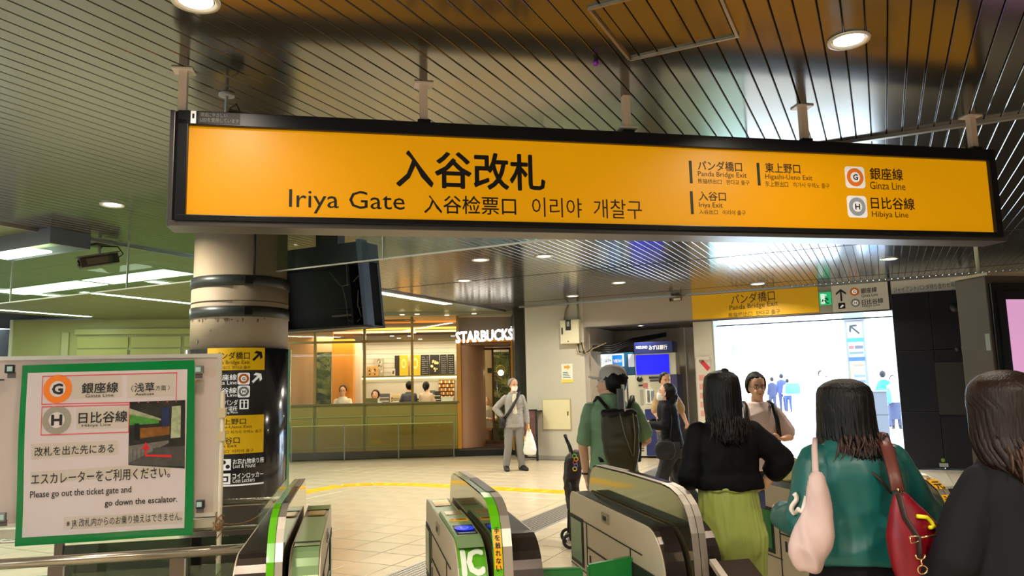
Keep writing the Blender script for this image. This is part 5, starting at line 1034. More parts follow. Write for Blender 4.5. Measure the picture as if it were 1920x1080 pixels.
# ============================================================ OUTSIDE things
EP = Pln(AB(0, BW+7), VV); SPO = V3(0, 0, 0)
py = empty('outdoor_sign_pillar', EP.p(0, 0), 0, 'grey pillar with arrow and line information outside the exit', 'sign pillar'); q = EP.rect(1586, 600, 1624, 700)
u0, u1 = q[0], q[1]; box_on(EP, 'pillar', u0, u1, 0, 4.2, -.5, 0, M('pillar_grey', (96, 100, 106), .5), py); box_on(EP, 'pillar_cap', u0-.05, u1+.05, 3.05, 3.15, -.55, .05, M('pillar_cap', (90, 92, 95), .5), py)
box_on(EP, 'sign_face', u0+.06, u1-.06, 1.35, 3.0, 0, .03, M('pillar_face', (112, 120, 130), .5), py)
W_ = u1-u0
arrow_on(EP, (u0+u1)/2, 2.8, .3, 45, sbl, py, .034, None, .14)
for z0, z1, c_, a0, a1 in ((2.48, 2.58, (30, 90, 100), .1, .9), (2.30, 2.38, (140, 60, 60), .15, .4), (2.30, 2.38, (60, 60, 70), .45, .85), (2.16, 2.22, (70, 80, 84), .15, .85), (1.98, 2.08, (30, 60, 130), .1, .9), (1.84, 1.9, (150, 90, 70), .3, .85), (1.7, 1.76, (140, 110, 90), .3, .85), (1.56, 1.62, (80, 90, 100), .3, .85), (1.42, 1.48, (70, 80, 90), .3, .85)):
    box_on(EP, 'print_bar', u0+W_*a0, u0+W_*a1, z0, z1, .03, .035, M('pb%d_%d' % (c_[0], c_[2]), c_, .5), py)
box_on(EP, 'side_stripe', u0+W_*.12, u0+W_*.18, 1.4, 1.9, .03, .035, M('pb_stripe', (160, 110, 60), .5), py)
FPn = Pln(AB(0, BW+5.2), VV); bn = empty('outdoor_bin', FPn.p(.1, 0), 0, 'boxy grey planter bin outside the exit, beside the sign pillar', 'bin'); q = FPn.rect(1630, 735, 1666, 816); box_on(FPn, 'bin_body', q[0], q[1], 0, q[3], -.4, 0, M('bin_grey', (74, 76, 82), .5), bn, .01); box_on(FPn, 'bin_lid', q[0]-.02, q[1]+.02, q[3], q[3]+.03, -.42, .02, M('bin_lid', (90, 92, 98), .5), bn); box_on(FPn, 'bin_joint', q[0]-.002, q[1]+.002, q[3]*.55, q[3]*.55+.01, -.4, .004, sbl, bn)
for k in range(5):
    x0 = 1508+k*15.5; q = FB.rect(x0, 622+k*.5, x0+8, 641-k); o = box_on(FB, 'hanging_banner', q[0], q[1], q[2], q[3], .3, .32, M('banner_teal', (150, 200, 200)), None); tag(o, 'pale teal banner on the far bright building, %s of the row of five' % ('leftmost', 'second from left', 'middle one', 'second from right', 'rightmost')[k], 'banner', 'teal banners on the far building')
HX = Pln(AB(0, BW+12), VV)
hs = empty('street_lamp', HX.p(-4, 0), 0, 'thin dark street lamp post outside, seen above the man with glasses', 'street lamp'); u, z = HX.uv(1373, 665); boxw('lamp_pole', HX.p(u, z/2), VV, UU, .06, .06, z+.3, M('lamp_post_grey', (90, 110, 120), .5), hs); box_on(HX, 'lamp_arm', u-.7, u, z, z+.05, -.03, .03, M('lamp_post_grey', (90, 110, 120)), hs); box_on(HX, 'lamp_head', u-.1, u+.1, z+.1, z+.3, -.05, .05, M('lamp_post_grey', (90, 110, 120)), hs)
# ============================================================ PEOPLE
skin_m = M('skin', (232, 180, 148), .5, spec=.35); skin_d = M('skin_tan', (212, 158, 124), .5, spec=.35)
hair_m = M('hair_black', (7, 6, 7), .42, spec=.3, bump=.5, bscale=60, stretch=(3, 3, .12)); mask_m = M('face_mask', (236, 234, 228), .6)
shoe_m = M('shoe_black', (24, 22, 22), .5); eye_m = M('eye_dark', (24, 18, 16), .3); lip_m = M('lip', (170, 98, 88), .5); white_m = M('eye_white', (220, 216, 210), .3)
def remesh(bm, voxel, name, mat, parent, smooth_it=4, disp=None):
    me = bpy.data.meshes.new(name); bmesh.ops.recalc_face_normals(bm, faces=bm.faces[:]); bm.to_mesh(me); bm.free()
    o = bpy.data.objects.new(name, me); COL.objects.link(o)
    r = o.modifiers.new('r', 'REMESH'); r.mode = 'VOXEL'; r.voxel_size = voxel; r.adaptivity = 0
    s = o.modifiers.new('s', 'SMOOTH'); s.iterations = smooth_it; s.factor = .5
    dg = bpy.context.evaluated_depsgraph_get(); dg.update(); m2 = bpy.data.meshes.new_from_object(o.evaluated_get(dg))
    bpy.data.objects.remove(o); bpy.data.meshes.remove(me)
    if disp:
        nrm = [v.normal.copy() for v in m2.vertices]
        for v, n_ in zip(m2.vertices, nrm): v.co += n_*disp(v.co)
    m2.materials.clear(); m2.materials.append(mat); m2.polygons.foreach_set('use_smooth', [True]*len(m2.polygons))
    m2.name = name
    o = link(name, m2, parent); return o
def limb(bm, pts, rad, n=12, flat=1.):
    """limb with rounded ends and extra samples"""
    P = [Vector(p) for p in pts]; out = []; rr = []
    for i in range(len(P)-1):
        for k in range(4):
            t = k/4; out.append(P[i].lerp(P[i+1], t)); rr.append(rad[i]*(1-t)+rad[i+1]*t)
    out.append(P[-1]); rr.append(rad[-1])
    tube(bm, out, rr, n, flat=flat)
    for p, r in ((P[0], rad[0]), (P[-1], rad[-1])): sphere(bm, p, r*.98, n=10, m=8)
    for p, r in zip(P[1:-1], rad[1:-1]): sphere(bm, p, r*1.0, n=10, m=8)
def hand(bm, w, d, nrm, s=1., side=1, curl=.5):
    """palm + 5 fingers. w wrist, d finger direction, nrm palm normal, side: +1 thumb to the left of d x nrm"""
    d = Vector(d).normalized(); nrm = Vector(nrm); nrm = (nrm-d*nrm.dot(d)).normalized(); x = d.cross(nrm)*side
    loft(bm, [(w-d*.01*s, x*.024*s, nrm*.018*s), (w+d*.02*s, x*.030*s, nrm*.017*s), (w+d*.055*s, x*.040*s, nrm*.014*s), (w+d*.085*s, x*.040*s, nrm*.012*s), (w+d*.092*s, x*.034*s, nrm*.008*s)], 12)
    for i, (off, L) in enumerate(((-.030, .066), (-.010, .075), (.010, .070), (.029, .055))):
        p = w+d*.08*s+x*off*s; pts = [p]; a = curl*.35
        for seg in (.45, .32, .23): p = p+(d*cos(a)+nrm*sin(a))*(L*seg*s); pts.append(p); a += curl*.75
        tube(bm, pts, [.0088*s, .0084*s, .0076*s, .0062*s], 7)
        sphere(bm, pts[-1], .0064*s, n=7, m=5)
    b = w+d*.022*s-x*.026*s; pts = [b, b+(d*.6-x*.75+nrm*.25)*.032*s, b+(d*1.35-x*.95+nrm*.5)*.034*s, b+(d*2.1-x*.95+nrm*.8)*.034*s]
    tube(bm, pts, [.0125*s, .011*s, .0095*s, .0075*s], 8); sphere(bm, pts[-1], .0075*s, n=7, m=5)
def foldfn(amp, seed, fx=7., fz=14., big=0.):
    o = V3(seed*3.1, seed*1.7, 0)
    def f(co):
        n1 = noise.noise(V3(co.x*fx, co.y*fx, co.z*fz)+o); n2 = noise.noise(V3(co.x*fx*2.3+co.z*6, co.y*fx*2.3, co.z*fz*.7-co.x*5)+o)
        return amp*(1-abs(n1)*2.2)*.7+amp*n2*.7+big*noise.noise(V3(co.x*3, co.y*3, co.z*2.2)+o)
    return f
def rotz_m(a): return Matrix.Rotation(a, 3, 'Z')
def person(label, x, y, face, H, pose, top, bottom, hair=None, look=(0, 0), vox=.0075, skin=None, shoes=None, mask=None, group=None, z0=0., glasses=False, female=False, waist=1., hands=True, upper_only=False, name='person', hipw=1., shw=1.):
    """face = world heading in degrees clockwise from +Y (0 = facing away from the camera). Local frame: +Y forward, +X the person's right."""
    k = H/1.7; skin = skin or skin_m
    o = empty(name, V3(x, y, z0), -radians(face), label, 'person', group)
    sh = .158*(.90 if female else 1.)*shw; shz = pose.get('shz', 1.362); L = lambda p: Vector(p)*k
    lean = pose.get('lean', 0.); hip_z = pose.get('hip', .90)
    def TL(p):   # torso lean about the hips
        p = Vector(p); r = Matrix.Rotation(-lean, 3, 'X'); q = r @ (p-V3(0, 0, hip_z)); return (q+V3(0, 0, hip_z))
    J = {}
    for s, nm in ((1, 'r'), (-1, 'l')):
        J['sh'+nm] = TL((s*sh, 0, shz)); J['el'+nm] = V3(*pose.get('el'+nm, (s*(sh+.07), -.02, 1.10))); J['wr'+nm] = V3(*pose.get('wr'+nm, (s*(sh+.08), .03, .86)))
        J['hp'+nm] = V3(s*.09*hipw, 0, hip_z-.03); J['kn'+nm] = V3(*pose.get('kn'+nm, (s*.095, .01, .48))); J['an'+nm] = V3(*pose.get('an'+nm, (s*.10, -.02, .085)))
        J['toe'+nm] = V3(*pose.get('toe'+nm, tuple(J['an'+nm]+V3(s*.02, .15, -.05))))
    yaw, pit = look; drop = pose.get('drop', 0.); HC = TL((0, drop*.5, 1.475-drop)); HR = Matrix.Rotation(-radians(yaw), 3, 'Z') @ Matrix.Rotation(-radians(pit)-lean*.6, 3, 'X')
    def HP(p): return HC + HR @ Vector(p)     # head point, origin at neck top, chin about z=.02
    # ---- body
    bm = bmesh.new(); w_ = waist
    tor = [(.80, .13*hipw, .095), (.86, .155*hipw, .11), (.92, .158*hipw, .112), (1.03, .13*w_, .098), (1.14, .138*w_, .102), (1.25, .148, .11), (1.33, .148, .10), (1.385, .112, .085), (1.42, .075, .068), (1.45, .058, .058), (1.50, .054, .056)]
    dz = hip_z-.90
    if not (pose.get('sit')): pass
    loft(bm, [(L(TL((0, -.0, z+(dz if z < .95 else dz*0)))), X1*rx*k, Y1*ry*k) for z, rx, ry in tor], 18)
    tube(bm, [L(TL((0, -.01, 1.42))), L(HP((0, .0, .04)))], [.056*k, .05*k], 12)
    for nm in 'rl':
        limb(bm, [L(J['sh'+nm]), L(J['el'+nm]), L(J['wr'+nm])], [.05*k, .037*k, .026*k])
        if hands:
            d = pose.get('hd'+nm) or tuple(J['wr'+nm]-J['el'+nm]); n_ = pose.get('hn'+nm) or ((-1 if nm == 'r' else 1), .2, 0)
            hand(bm, L(J['wr'+nm]), d, n_, k*.98, pose.get('ths'+nm, 1 if nm == 'r' else -1), pose.get('curl'+nm, .45))
        if not upper_only:
            limb(bm, [L(J['hp'+nm]), L(J['kn'+nm]), L(J['an'+nm])], [.083*k, .054*k, .038*k])
            limb(bm, [L(J['an'+nm]), L(J['an'+nm].lerp(J['toe'+nm], .6)-V3(0, 0, .005))], [.034*k, .022*k])
    # head
    hr = [(.0, .012, .02, .055), (.012, .032, .035, .05), (.035, .047, .058, .034), (.065, .058, .074, .020), (.10, .066, .086, .010), (.135, .071, .093, .003), (.165, .073, .095, .0), (.195, .071, .091, -.003), (.22, .060, .076, -.006), (.238, .038, .048, -.008), (.246, .012, .016, -.008)]
    loft(bm, [(L(HP((0, cy, z))), HR @ X1*rx*k, HR @ Y1*ry*k) for z, rx, ry, cy in hr], 22)
    tube(bm, [L(HP((0, .09, .125))), L(HP((0, .112, .088))), L(HP((0, .093, .08)))], [.008*k, .013*k, .008*k], 8)      # nose
    for s in (1, -1): sphere(bm, L(HP((s*.073, -.005, .105))), .010*k, .018*k, .03*k, 8, 8, HR)
    for s in (1, -1): sphere(bm, L(HP((s*.03, .078, .068))), .02*k, .02*k, .022*k, 8, 6, HR)
    remesh(bm, vox if hands else vox*1.2, 'body', skin, o, 2)
    # face details
    for s in (1, -1):
        simple2(lambda bm: sphere(bm, L(HP((s*.031, .084, .118))), .014*k, .008*k, .0065*k, 10, 8, HR), 'eye', white_m, o)
        simple2(lambda bm: sphere(bm, L(HP((s*.031, .0895, .118))), .0065*k, .005*k, .006*k, 8, 6, HR), 'iris', eye_m, o)
        simple2(lambda bm: tube(bm, [L(HP((s*.014, .091, .136))), L(HP((s*.031, .092, .141))), L(HP((s*.05, .082, .135)))], .0035*k, 6), 'eyebrow', eye_m, o)
    if not mask: simple2(lambda bm: tube(bm, [L(HP((-.022, .083, .052))), L(HP((0, .094, .053))), L(HP((.022, .083, .052)))], [.003*k, .0055*k, .003*k], 8), 'mouth', lip_m, o)
    if mask:
        bm = bmesh.new(); loft(bm, [(L(HP((0, .034, .008))), HR @ X1*.040*k, HR @ Y1*.058*k), (L(HP((0, .030, .04))), HR @ X1*.056*k, HR @ Y1*.078*k), (L(HP((0, .024, .075))), HR @ X1*.064*k, HR @ Y1*.090*k), (L(HP((0, .014, .1))), HR @ X1*.068*k, HR @ Y1*.098*k)], 20, cap=False)
        vs = [v for v in bm.verts if (HR.transposed() @ (v.co-L(HC))).y < .02*k]; bmesh.ops.delete(bm, geom=vs, context='VERTS'); fin(bm, 'face_mask', mask_m, o, True, world=False)
        for s in (1, -1): simple2(lambda bm: tube(bm, [L(HP((s*.06, .03, .085))), L(HP((s*.078, .0, .10)))], .002*k, 5), 'mask_loop', mask_m, o)
    if glasses:
        for s in (1, -1): simple2(lambda bm: tube(bm, [L(HP((s*.033+.022*cos(2*pi*q/14), .102, .116+.016*sin(2*pi*q/14)))) for q in range(15)], .0022*k, 5), 'spectacle_rim', M('spectacles', (60, 50, 46), .3, .5), o)
        simple2(lambda bm: tube(bm, [L(HP((-.012, .105, .12))), L(HP((.012, .105, .12)))], .002*k, 5), 'spectacle_bridge', M('spectacles', (60, 50, 46)), o)
        for s in (1, -1): simple2(lambda bm: tube(bm, [L(HP((s*.055, .1, .12))), L(HP((s*.078, .0, .118)))], .002*k, 5), 'spectacle_arm', M('spectacles', (60, 50, 46)), o)
    # ---- trousers
    if bottom and not upper_only:
        bm = bmesh.new(); ls = bottom.get('loose', .012); wz = bottom.get('waist', 1.02)
        loft(bm, [(L(TL((0, 0, z)) if z > .9 else V3(0, 0, z+dz)*k), X1*(rx*hipw+ls*.7)*k, Y1*(ry+ls*.7)*k) for z, rx, ry in ((.78, .13, .10), (.84, .165, .118), (.90, .168, .12), (.96, .155, .115), (wz, .135, .103))], 20)
        tp_ = bottom.get('taper', 1.)
        for nm in 'rl':
            kn, an = J['kn'+nm], J['an'+nm]; lo_ = an + (kn-an)*.02 if not bottom.get('short') else an+(kn-an)*bottom['short']
            limb(bm, [L(J['hp'+nm]), L((J['hp'+nm]+kn)/2), L(kn), L((kn+an)/2), L(lo_)], [(.086+ls)*k, (.074+ls)*k, (.060+ls)*k, (.053+ls*tp_)*k, (.046+ls*tp_)*k])
        remesh(bm, max(vox, .009), 'trousers', bottom['mat'], o, 3, bottom.get('disp'))
    if bottom and bottom.get('skirt'):
        bm = bmesh.new(); loft(bm, [(L((0, 0, z)), X1*rx*k, Y1*ry*k) for z, rx, ry in ((.30, .22, .2), (.6, .19, .16), (.9, .165, .13), (1.03, .13, .10))], 24); remesh(bm, .012, 'skirt', bottom['skirt'], o, 2)
    # ---- top
    if top:
        bm = bmesh.new(); ls = top.get('loose', .012); hem = top.get('hem', .88); g = top.get('flare', 0.)
        rows = [(hem, .158*hipw+g, .115+g*.8), (hem+.05, .156*hipw+g*.9, .114+g*.7)] + [(z, rx, ry) for z, rx, ry in ((1.0, .145*w_+g*.7, .108+g*.5), (1.10, .138*w_+g*.5, .104+g*.4), (1.18, .145*max(w_, 1)+g*.3, .108+g*.2), (1.26, .15, .112), (1.33, .150, .106), (1.375, .132, .094), (1.41, .098, .076), (1.452, .066, .064)) if z > hem+.07]
        loft(bm, [(L(TL((0, 0, z))), X1*(rx+ls)*k, Y1*(ry+ls)*k) for z, rx, ry in rows], 22)
        sl = top.get('sleeve', 'long'); sw_ = top.get('sw', 0.)
        for nm in 'rl':
            s_, e, w2 = J['sh'+nm], J['el'+nm], J['wr'+nm]
            if sl == 'short': pts = [s_, s_.lerp(e, .5), s_.lerp(e, .8)]; rr = [.054, .056+sw_, .058+sw_]
            elif sl == '34': pts = [s_, s_.lerp(e, .5), e, e.lerp(w2, .35)]; rr = [.058, .055+sw_*.6, .050+sw_, .050+sw_]
            else: pts = [s_, s_.lerp(e, .5), e, e.lerp(w2, .5), e.lerp(w2, .93)]; rr = [.057, .053+sw_*.6, .044+sw_, .040+sw_, .034+sw_*.7]
            limb(bm, [L(p) for p in pts], [r*k for r in rr])
        if top.get('collar'): tube(bm, [L(TL((.07*cos(a), .066*sin(a)-.005, 1.455+.012*sin(-a)))) for a in [2*pi*q/18 for q in range(19)]], .014*k, 8)
        if top.get('hood'): loft(bm, [(L(TL((0, -.075, 1.40))), X1*.09*k, Y1*.05*k), (L(TL((0, -.085, 1.445))), X1*.10*k, Y1*.055*k), (L(TL((0, -.07, 1.485))), X1*.085*k, Y1*.045*k)], 16)
        remesh(bm, max(vox, .008), 'shirt' if not top.get('name') else top['name'], top['mat'], o, 3, top.get('disp'))
    # ---- shoes
    if not upper_only:
        for nm in 'rl':
            a, t = J['an'+nm], J['toe'+nm]; d = (t-a); d.z = 0; d.normalize(); x_ = V3(d.y, -d.x, 0); zb = min(a.z, t.z+.05)-.085 if pose.get('step') else 0; b = V3(a.x, a.y, max(zb, 0))
            bm = bmesh.new(); loft(bm, [(L(b+d*yy+V3(0, 0, hh/2)), x_*ww*k, ZZ*hh/2*k) for yy, ww, hh in ((-.075, .024, .06), (-.06, .038, .10), (-.02, .046, .125), (.05, .050, .105), (.11, .054, .08), (.16, .047, .06), (.195, .026, .04))], 14, power=2.6)
            fin(bm, 'shoe', shoes or shoe_m, o, True, world=False)
    # ---- hair
    if hair:
        hm2 = hair.get('mat', hair_m); st = hair['style']
        if st in ('short', 'bob', 'pony'):
            bm = bmesh.new(); up = hair.get('vol', 0.)
            sphere(bm, L(HP((0, -.016, .142))), (.080+up)*k, (.094+up)*k, (.106+up)*k, 28, 20, HR)
            dele = []
            for v in bm.verts:
                q = HR.transposed() @ (v.co/k-HC); 
                lim = .182 if q.y > .05 else .182-(.05-q.y)*2.2
                lim = max(lim, hair.get('low', .05))
                if q.z < lim: dele.append(v)
            bmesh.ops.delete(bm, geom=dele, context='VERTS')
            for v in bm.verts:
                q = v.co; n1 = noise.noise(V3(q.x*40, q.y*40, q.z*14)); v.co += (v.co-L(HP((0, 0, .13)))).normalized()*(.006*n1+.002)*k
            bmesh.ops.solidify(bm, geom=bm.faces[:], thickness=-.012*k); fin(bm, 'hair', hm2, o, True, world=False)
            if st == 'pony':
                bm = bmesh.new(); tube(bm, [L(HP(p)) for p in ((0, -.095, .15), (0, -.125, .12), (.0, -.125, .06), (0, -.10, -.01))], [.02*k, .032*k, .034*k, .012*k], 12); fin(bm, 'ponytail', hm2, o, True, world=False)
        else:
            rows = hair['rows']; N = 120; M_ = 52; bm = bmesh.new(); grid = []; seed = hair.get('seed', 0)
            # rows: (z rel. to head origin, rx, ry, cy, half-angle of the open arc in degrees)
            for j in range(M_):
                t = j/(M_-1)*(len(rows)-1); i = min(int(t), len(rows)-2); f = t-i; f2 = f*f*(3-2*f) if False else f
                a_ = [rows[i][q]*(1-f2)+rows[i+1][q]*f2 for q in range(5)]; row = []
                for q in range(N):
                    th = radians(-a_[4]+2*a_[4]*q/(N-1)); sv = noise.noise(V3(q*.45+seed, seed, a_[0]*2.))+.5*noise.noise(V3(q*1.6+seed, 3, a_[0]*5)); low = min(1, max(0, (rows[4][0]-a_[0])/.25))
                    m_ = 1+sv*(.012+.045*low*hair.get('wisp', 1)); jag = low**2*hair.get('jag', .03)*(noise.noise(V3(q*.5+seed*2, 7, 0))+.6*noise.noise(V3(q*1.7, 9+seed, 0)))
                    sx = 1 + hair.get('asym', 0)*(1 if sin(th) > 0 else 0)*low
                    row.append(bm.verts.new(L(HP((a_[1]*sin(th)*m_*sx, a_[3]-a_[2]*cos(th)*m_, a_[0]+jag)))))
                grid.append(row)
            for a, b in zip(grid, grid[1:]):
                for q in range(N-1): bm.faces.new((a[q], a[q+1], b[q+1], b[q]))
            bm.faces.new(grid[0])
            bmesh.ops.recalc_face_normals(bm, faces=bm.faces[:])
            ob = fin(bm, 'hair', hm2, o, True, world=False)
            so_ = ob.modifiers.new('t', 'SOLIDIFY'); so_.thickness = .014*k; so_.offset = 0
            # loose ends
            if hair.get('ends'):
                r = random.Random(seed+1); bm = bmesh.new(); n_, z0_, z1_, xw, yy = hair['ends']
                for q in range(n_):
                    x0 = r.uniform(-xw, xw); zs = r.uniform(z0_, z0_+.05); Ln = r.uniform(.04, z0_-z1_); cv = r.uniform(-.03, .03)
                    y_ = yy+.045*(x0/xw)**2+r.uniform(-.008, .004)
                    tube(bm, [L(HP((x0+cv*t*t, y_-.01*t, zs-Ln*t))) for t in (0, .25, .5, .75, 1)], [.005*k, .007*k, .006*k, .004*k, .0012*k], 5, flat=.4)
                tag(fin(bm, 'hair_ends', hair.get('endmat', hm2), o, True, world=False), kind='stuff')
            if hair.get('bun'): simple2(lambda bm: [tube(bm, [L(HP((.012+.016*cos(q*.7), -.05+.004*q, .262+.012*sin(q*.7)))) for q in range(10)], .006*k, 6)], 'hair_twist', hm2, o)
    if top and top.get('extra'): top['extra'](o, L, TL, HP, J)
    return o, L, TL, HP, J
def simple2(fn, name, mat, parent, smooth=True):
    bm = bmesh.new(); fn(bm); return fin(bm, name, mat, parent, smooth, world=False)
def wrap_strap(name, pts, w_, t, mat, parent, ref=None):
    """flat strap through local/world points"""
    bm = bmesh.new(); tube(bm, pts, w_, 8, ref=ref, flat=t/w_); return fin(bm, name, mat, parent, True, world=parent is not None)
def W(o, p): return o.matrix_basis @ Vector(p)

# ---- 1 woman in black blouse and lime trousers
blk = M('blouse_black', (5, 5, 8), .7, spec=.2, bump=.15, bscale=18); limep = M('trousers_lime', (166, 180, 92), .42, bump=.2, bscale=22, stretch=(1, 1, .25))
px, pd = 1352, 3.75
p = at_y(px, 700, pd)
w1, L, TL, HP, J = person('woman seen from behind in black blouse and bright lime trousers, hand on hip', p.x, pd, -2, at_y(1352, 698, pd).z*1.7/1.698,
    dict(drop=.035, shz=1.385, elr=(.285, -.02, 1.235), wrr=(.215, .06, 1.10), hdr=(-.6, .4, -.5), hnr=(-.5, .3, .8), ell=(-.195, -.02, 1.17), wrl=(-.17, .18, 1.1), anl=(-.09, 0, .085), knr=(.10, .03, .48)),
    dict(mat=blk, sleeve='34', sw=.016, hem=1.10, loose=.018, flare=.010, disp=foldfn(.006, 1)), dict(mat=limep, loose=.014, taper=1.2, waist=1.13, disp=foldfn(.007, 2, 26, 1.6)),
    dict(style='long', rows=((.263, .010, .012, -.012, 180), (.259, .034, .040, -.012, 180), (.248, .060, .070, -.012, 180), (.23, .080, .093, -.012, 180), (.20, .086, .108, -.012, 180), (.14, .090, .118, -.012, 118), (.06, .088, .118, -.014, 112), (.03, .085, .118, -.018, 105), (.0, .09, .125, -.022, 95), (-.04, .095, .135, -.03, 80), (-.09, .08, .14, -.03, 60)), seed=4, jag=.05, bun=True, wisp=.8, ends=(70, -.02, -.13, .10, -.16), endmat=M('hair_brown_ends', (28, 17, 17), .5)), female=True, shw=1.0, hipw=1.0)
simple2(lambda bm: tube(bm, [L((.135*cos(a)*1.08, .112*sin(a)*1.12, 1.105+.005*sin(9*a))) for a in [2*pi*q/40 for q in range(41)]], .012, 8), 'gathered_waist', limep, w1)
ph1 = empty('phone', W(w1, L((.2, .07, 1.05))), 0, 'blue phone in the hand of the woman with lime trousers', 'phone')
c = W(w1, L((.185, .08, 1.045))); boxw('phone_body', c, V3(cos(.3), sin(.3), 0), V3(-sin(.3), cos(.3), 0), .075, .012, .13, M('phone_blue', (70, 86, 130), .25), ph1, .004)
# ---- 2 woman in teal blouse
teal = M('blouse_teal', (14, 84, 80), .42, bump=.2, bscale=12); blkp = M('trousers_black', (8, 8, 12), .75, spec=.2)
pd = 2.55; p = at_y(1588, 712, pd)
w2, L2, TL2, HP2, J2 = person('woman seen from behind in teal satin blouse with a pink tote and red bag', p.x, pd, -4, at_y(1590, 713, pd).z*1.7/1.652,
    dict(drop=.085, shz=1.37, ell=(-.205, -.02, 1.17), wrl=(-.17, .26, 1.14), elr=(.265, .03, 1.17), wrr=(.26, .26, 1.12), hdr=(.1, 1, .1), curll=.9),
    dict(mat=teal, sleeve='long', sw=.018, hem=1.03, loose=.020, flare=.014, disp=foldfn(.009, 5, 8, 9)), dict(mat=blkp, loose=.03, taper=1., waist=1.06, disp=foldfn(.005, 3)),
    dict(style='long', rows=((.263, .010, .012, -.012, 180), (.259, .034, .040, -.012, 180), (.248, .060, .070, -.012, 180), (.232, .080, .090, -.012, 180), (.21, .086, .102, -.012, 180), (.15, .088, .110, -.012, 122), (.10, .090, .114, -.012, 118), (.06, .095, .12, -.012, 112), (.03, .101, .125, -.016, 102), (.01, .108, .13, -.022, 90), (-.005, .10, .132, -.025, 72)), seed=9, jag=.035, ends=(90, .03, -.035, .10, -.146), endmat=M('hair_brown_tips', (54, 34, 30), .5), wisp=1.2), female=True, shw=1.0, hipw=1.05)
# ---- 3 woman in dark coat
coat = M('coat_charcoal', (22, 22, 26), .8, spec=.2, bump=.1, bscale=30); pd = 2.2; p = at_y(1884, 700, pd)
w3, L3, TL3, HP3, J3 = person('woman with brown hair in loose charcoal coat at the right edge', p.x, pd, -14, at_y(1885, 702, pd).z*1.7/1.69,
    dict(drop=.04, shz=1.36, ell=(-.215, .03, 1.14), wrl=(-.2, .16, 1.0), elr=(.28, .02, 1.1), wrr=(.2, .2, 1.0), curll=.6),
    dict(mat=coat, name='coat', sleeve='long', sw=.026, hem=.52, loose=.024, flare=.05, disp=foldfn(.012, 8, 4, 2), hood=False), dict(mat=blkp, loose=.01, disp=None),
    dict(style='long', mat=M('hair_brown', (30, 15, 11), .42, spec=.3, bump=.3, bscale=60, stretch=(3, 3, .12)), rows=((.263, .010, .012, -.012, 180), (.259, .034, .040, -.012, 180), (.248, .060, .070, -.012, 180), (.232, .080, .090, -.012, 180), (.21, .092, .106, -.012, 180), (.15, .100, .115, -.012, 122), (.10, .104, .12, -.012, 116), (.06, .110, .125, -.012, 110), (.03, .116, .13, -.016, 104), (-.01, .120, .14, -.022, 92), (-.05, .10, .142, -.025, 70)), seed=15, jag=.05, ends=(40, .0, -.07, .12, -.152), endmat=M('hair_light_ends', (62, 40, 26), .5), wisp=.9), female=True, shw=.92)
# ---- 4 man with cap and backpack
tee = M('tee_green', (128, 162, 124), .7, bump=.1, bscale=20); greyp = M('trousers_grey', (104, 102, 92), .7); pd = 5.55; p = at_y(1138, 690, pd)
w4, L4, TL4, HP4, J4 = person('man in sage green T-shirt and grey cap seen from behind, backpack on', p.x+.02, pd, 8, at_y(1120, 681, pd).z*1.7/1.70,
    dict(drop=.045, ell=(-.215, -.02, 1.10), wrl=(-.20, .03, .88), hnl=(1, 0, 0), curll=1.1, elr=(.245, .0, 1.14), wrr=(.19, .22, 1.08), hdr=(-.5, .8, .1)),
    dict(mat=tee, sleeve='short', sw=.006, hem=.82, loose=.014, flare=.012, disp=foldfn(.009, 11), collar=True), dict(mat=greyp, loose=.02, disp=foldfn(.005, 2)),
    dict(style='short', low=.03), look=(-66, -4), skin=skin_m, shw=.98)
capm = M('cap_grey', (200, 192, 182), .8, bump=.1, bscale=60)
cap = empty('cap', W(w4, L4(HP4((0, 0, .2)))), 0, 'grey baseball cap on the man with the backpack', 'cap')
bm = bmesh.new(); loft(bm, [(W(w4, L4(HP4((0, -.01, z)))), (w4.matrix_basis.to_3x3() @ (L4((1, 0, 0))*0 + (HP4((1, 0, 0))-HP4((0, 0, 0)))))*rx, (w4.matrix_basis.to_3x3() @ (HP4((0, 1, 0))-HP4((0, 0, 0))))*ry) for z, rx, ry in ((.125, .088, .104), (.165, .091, .108), (.205, .086, .102), (.235, .070, .084), (.254, .045, .055), (.262, .012, .016))], 24, cap=True); fin(bm, 'crown', capm, cap, True)
bm = bmesh.new(); br = []
for q in range(13): a = radians(-62+q*124/12); br.append(((sin(a)*.086, cos(a)*.10-.01, .158-.0*abs(sin(a))), (sin(a)*.088, cos(a)*.10-.01+.095*max(cos(a*1.35), 0)**.6, .162-.022*abs(sin(a)))))
A = [bm.verts.new(W(w4, L4(HP4(a)))) for a, b in br]; B = [bm.verts.new(W(w4, L4(HP4(b)))) for a, b in br]
for q in range(12): bm.faces.new((A[q], A[q+1], B[q+1], B[q]))
ob = fin(bm, 'brim', capm, cap, True); md = ob.modifiers.new('t', 'SOLIDIFY'); md.thickness = .006
simple(lambda bm: sphere(bm, W(w4, L4(HP4((0, -.112, .165)))), .022, .008, .014), 'rear_opening', hair_m, cap, True)
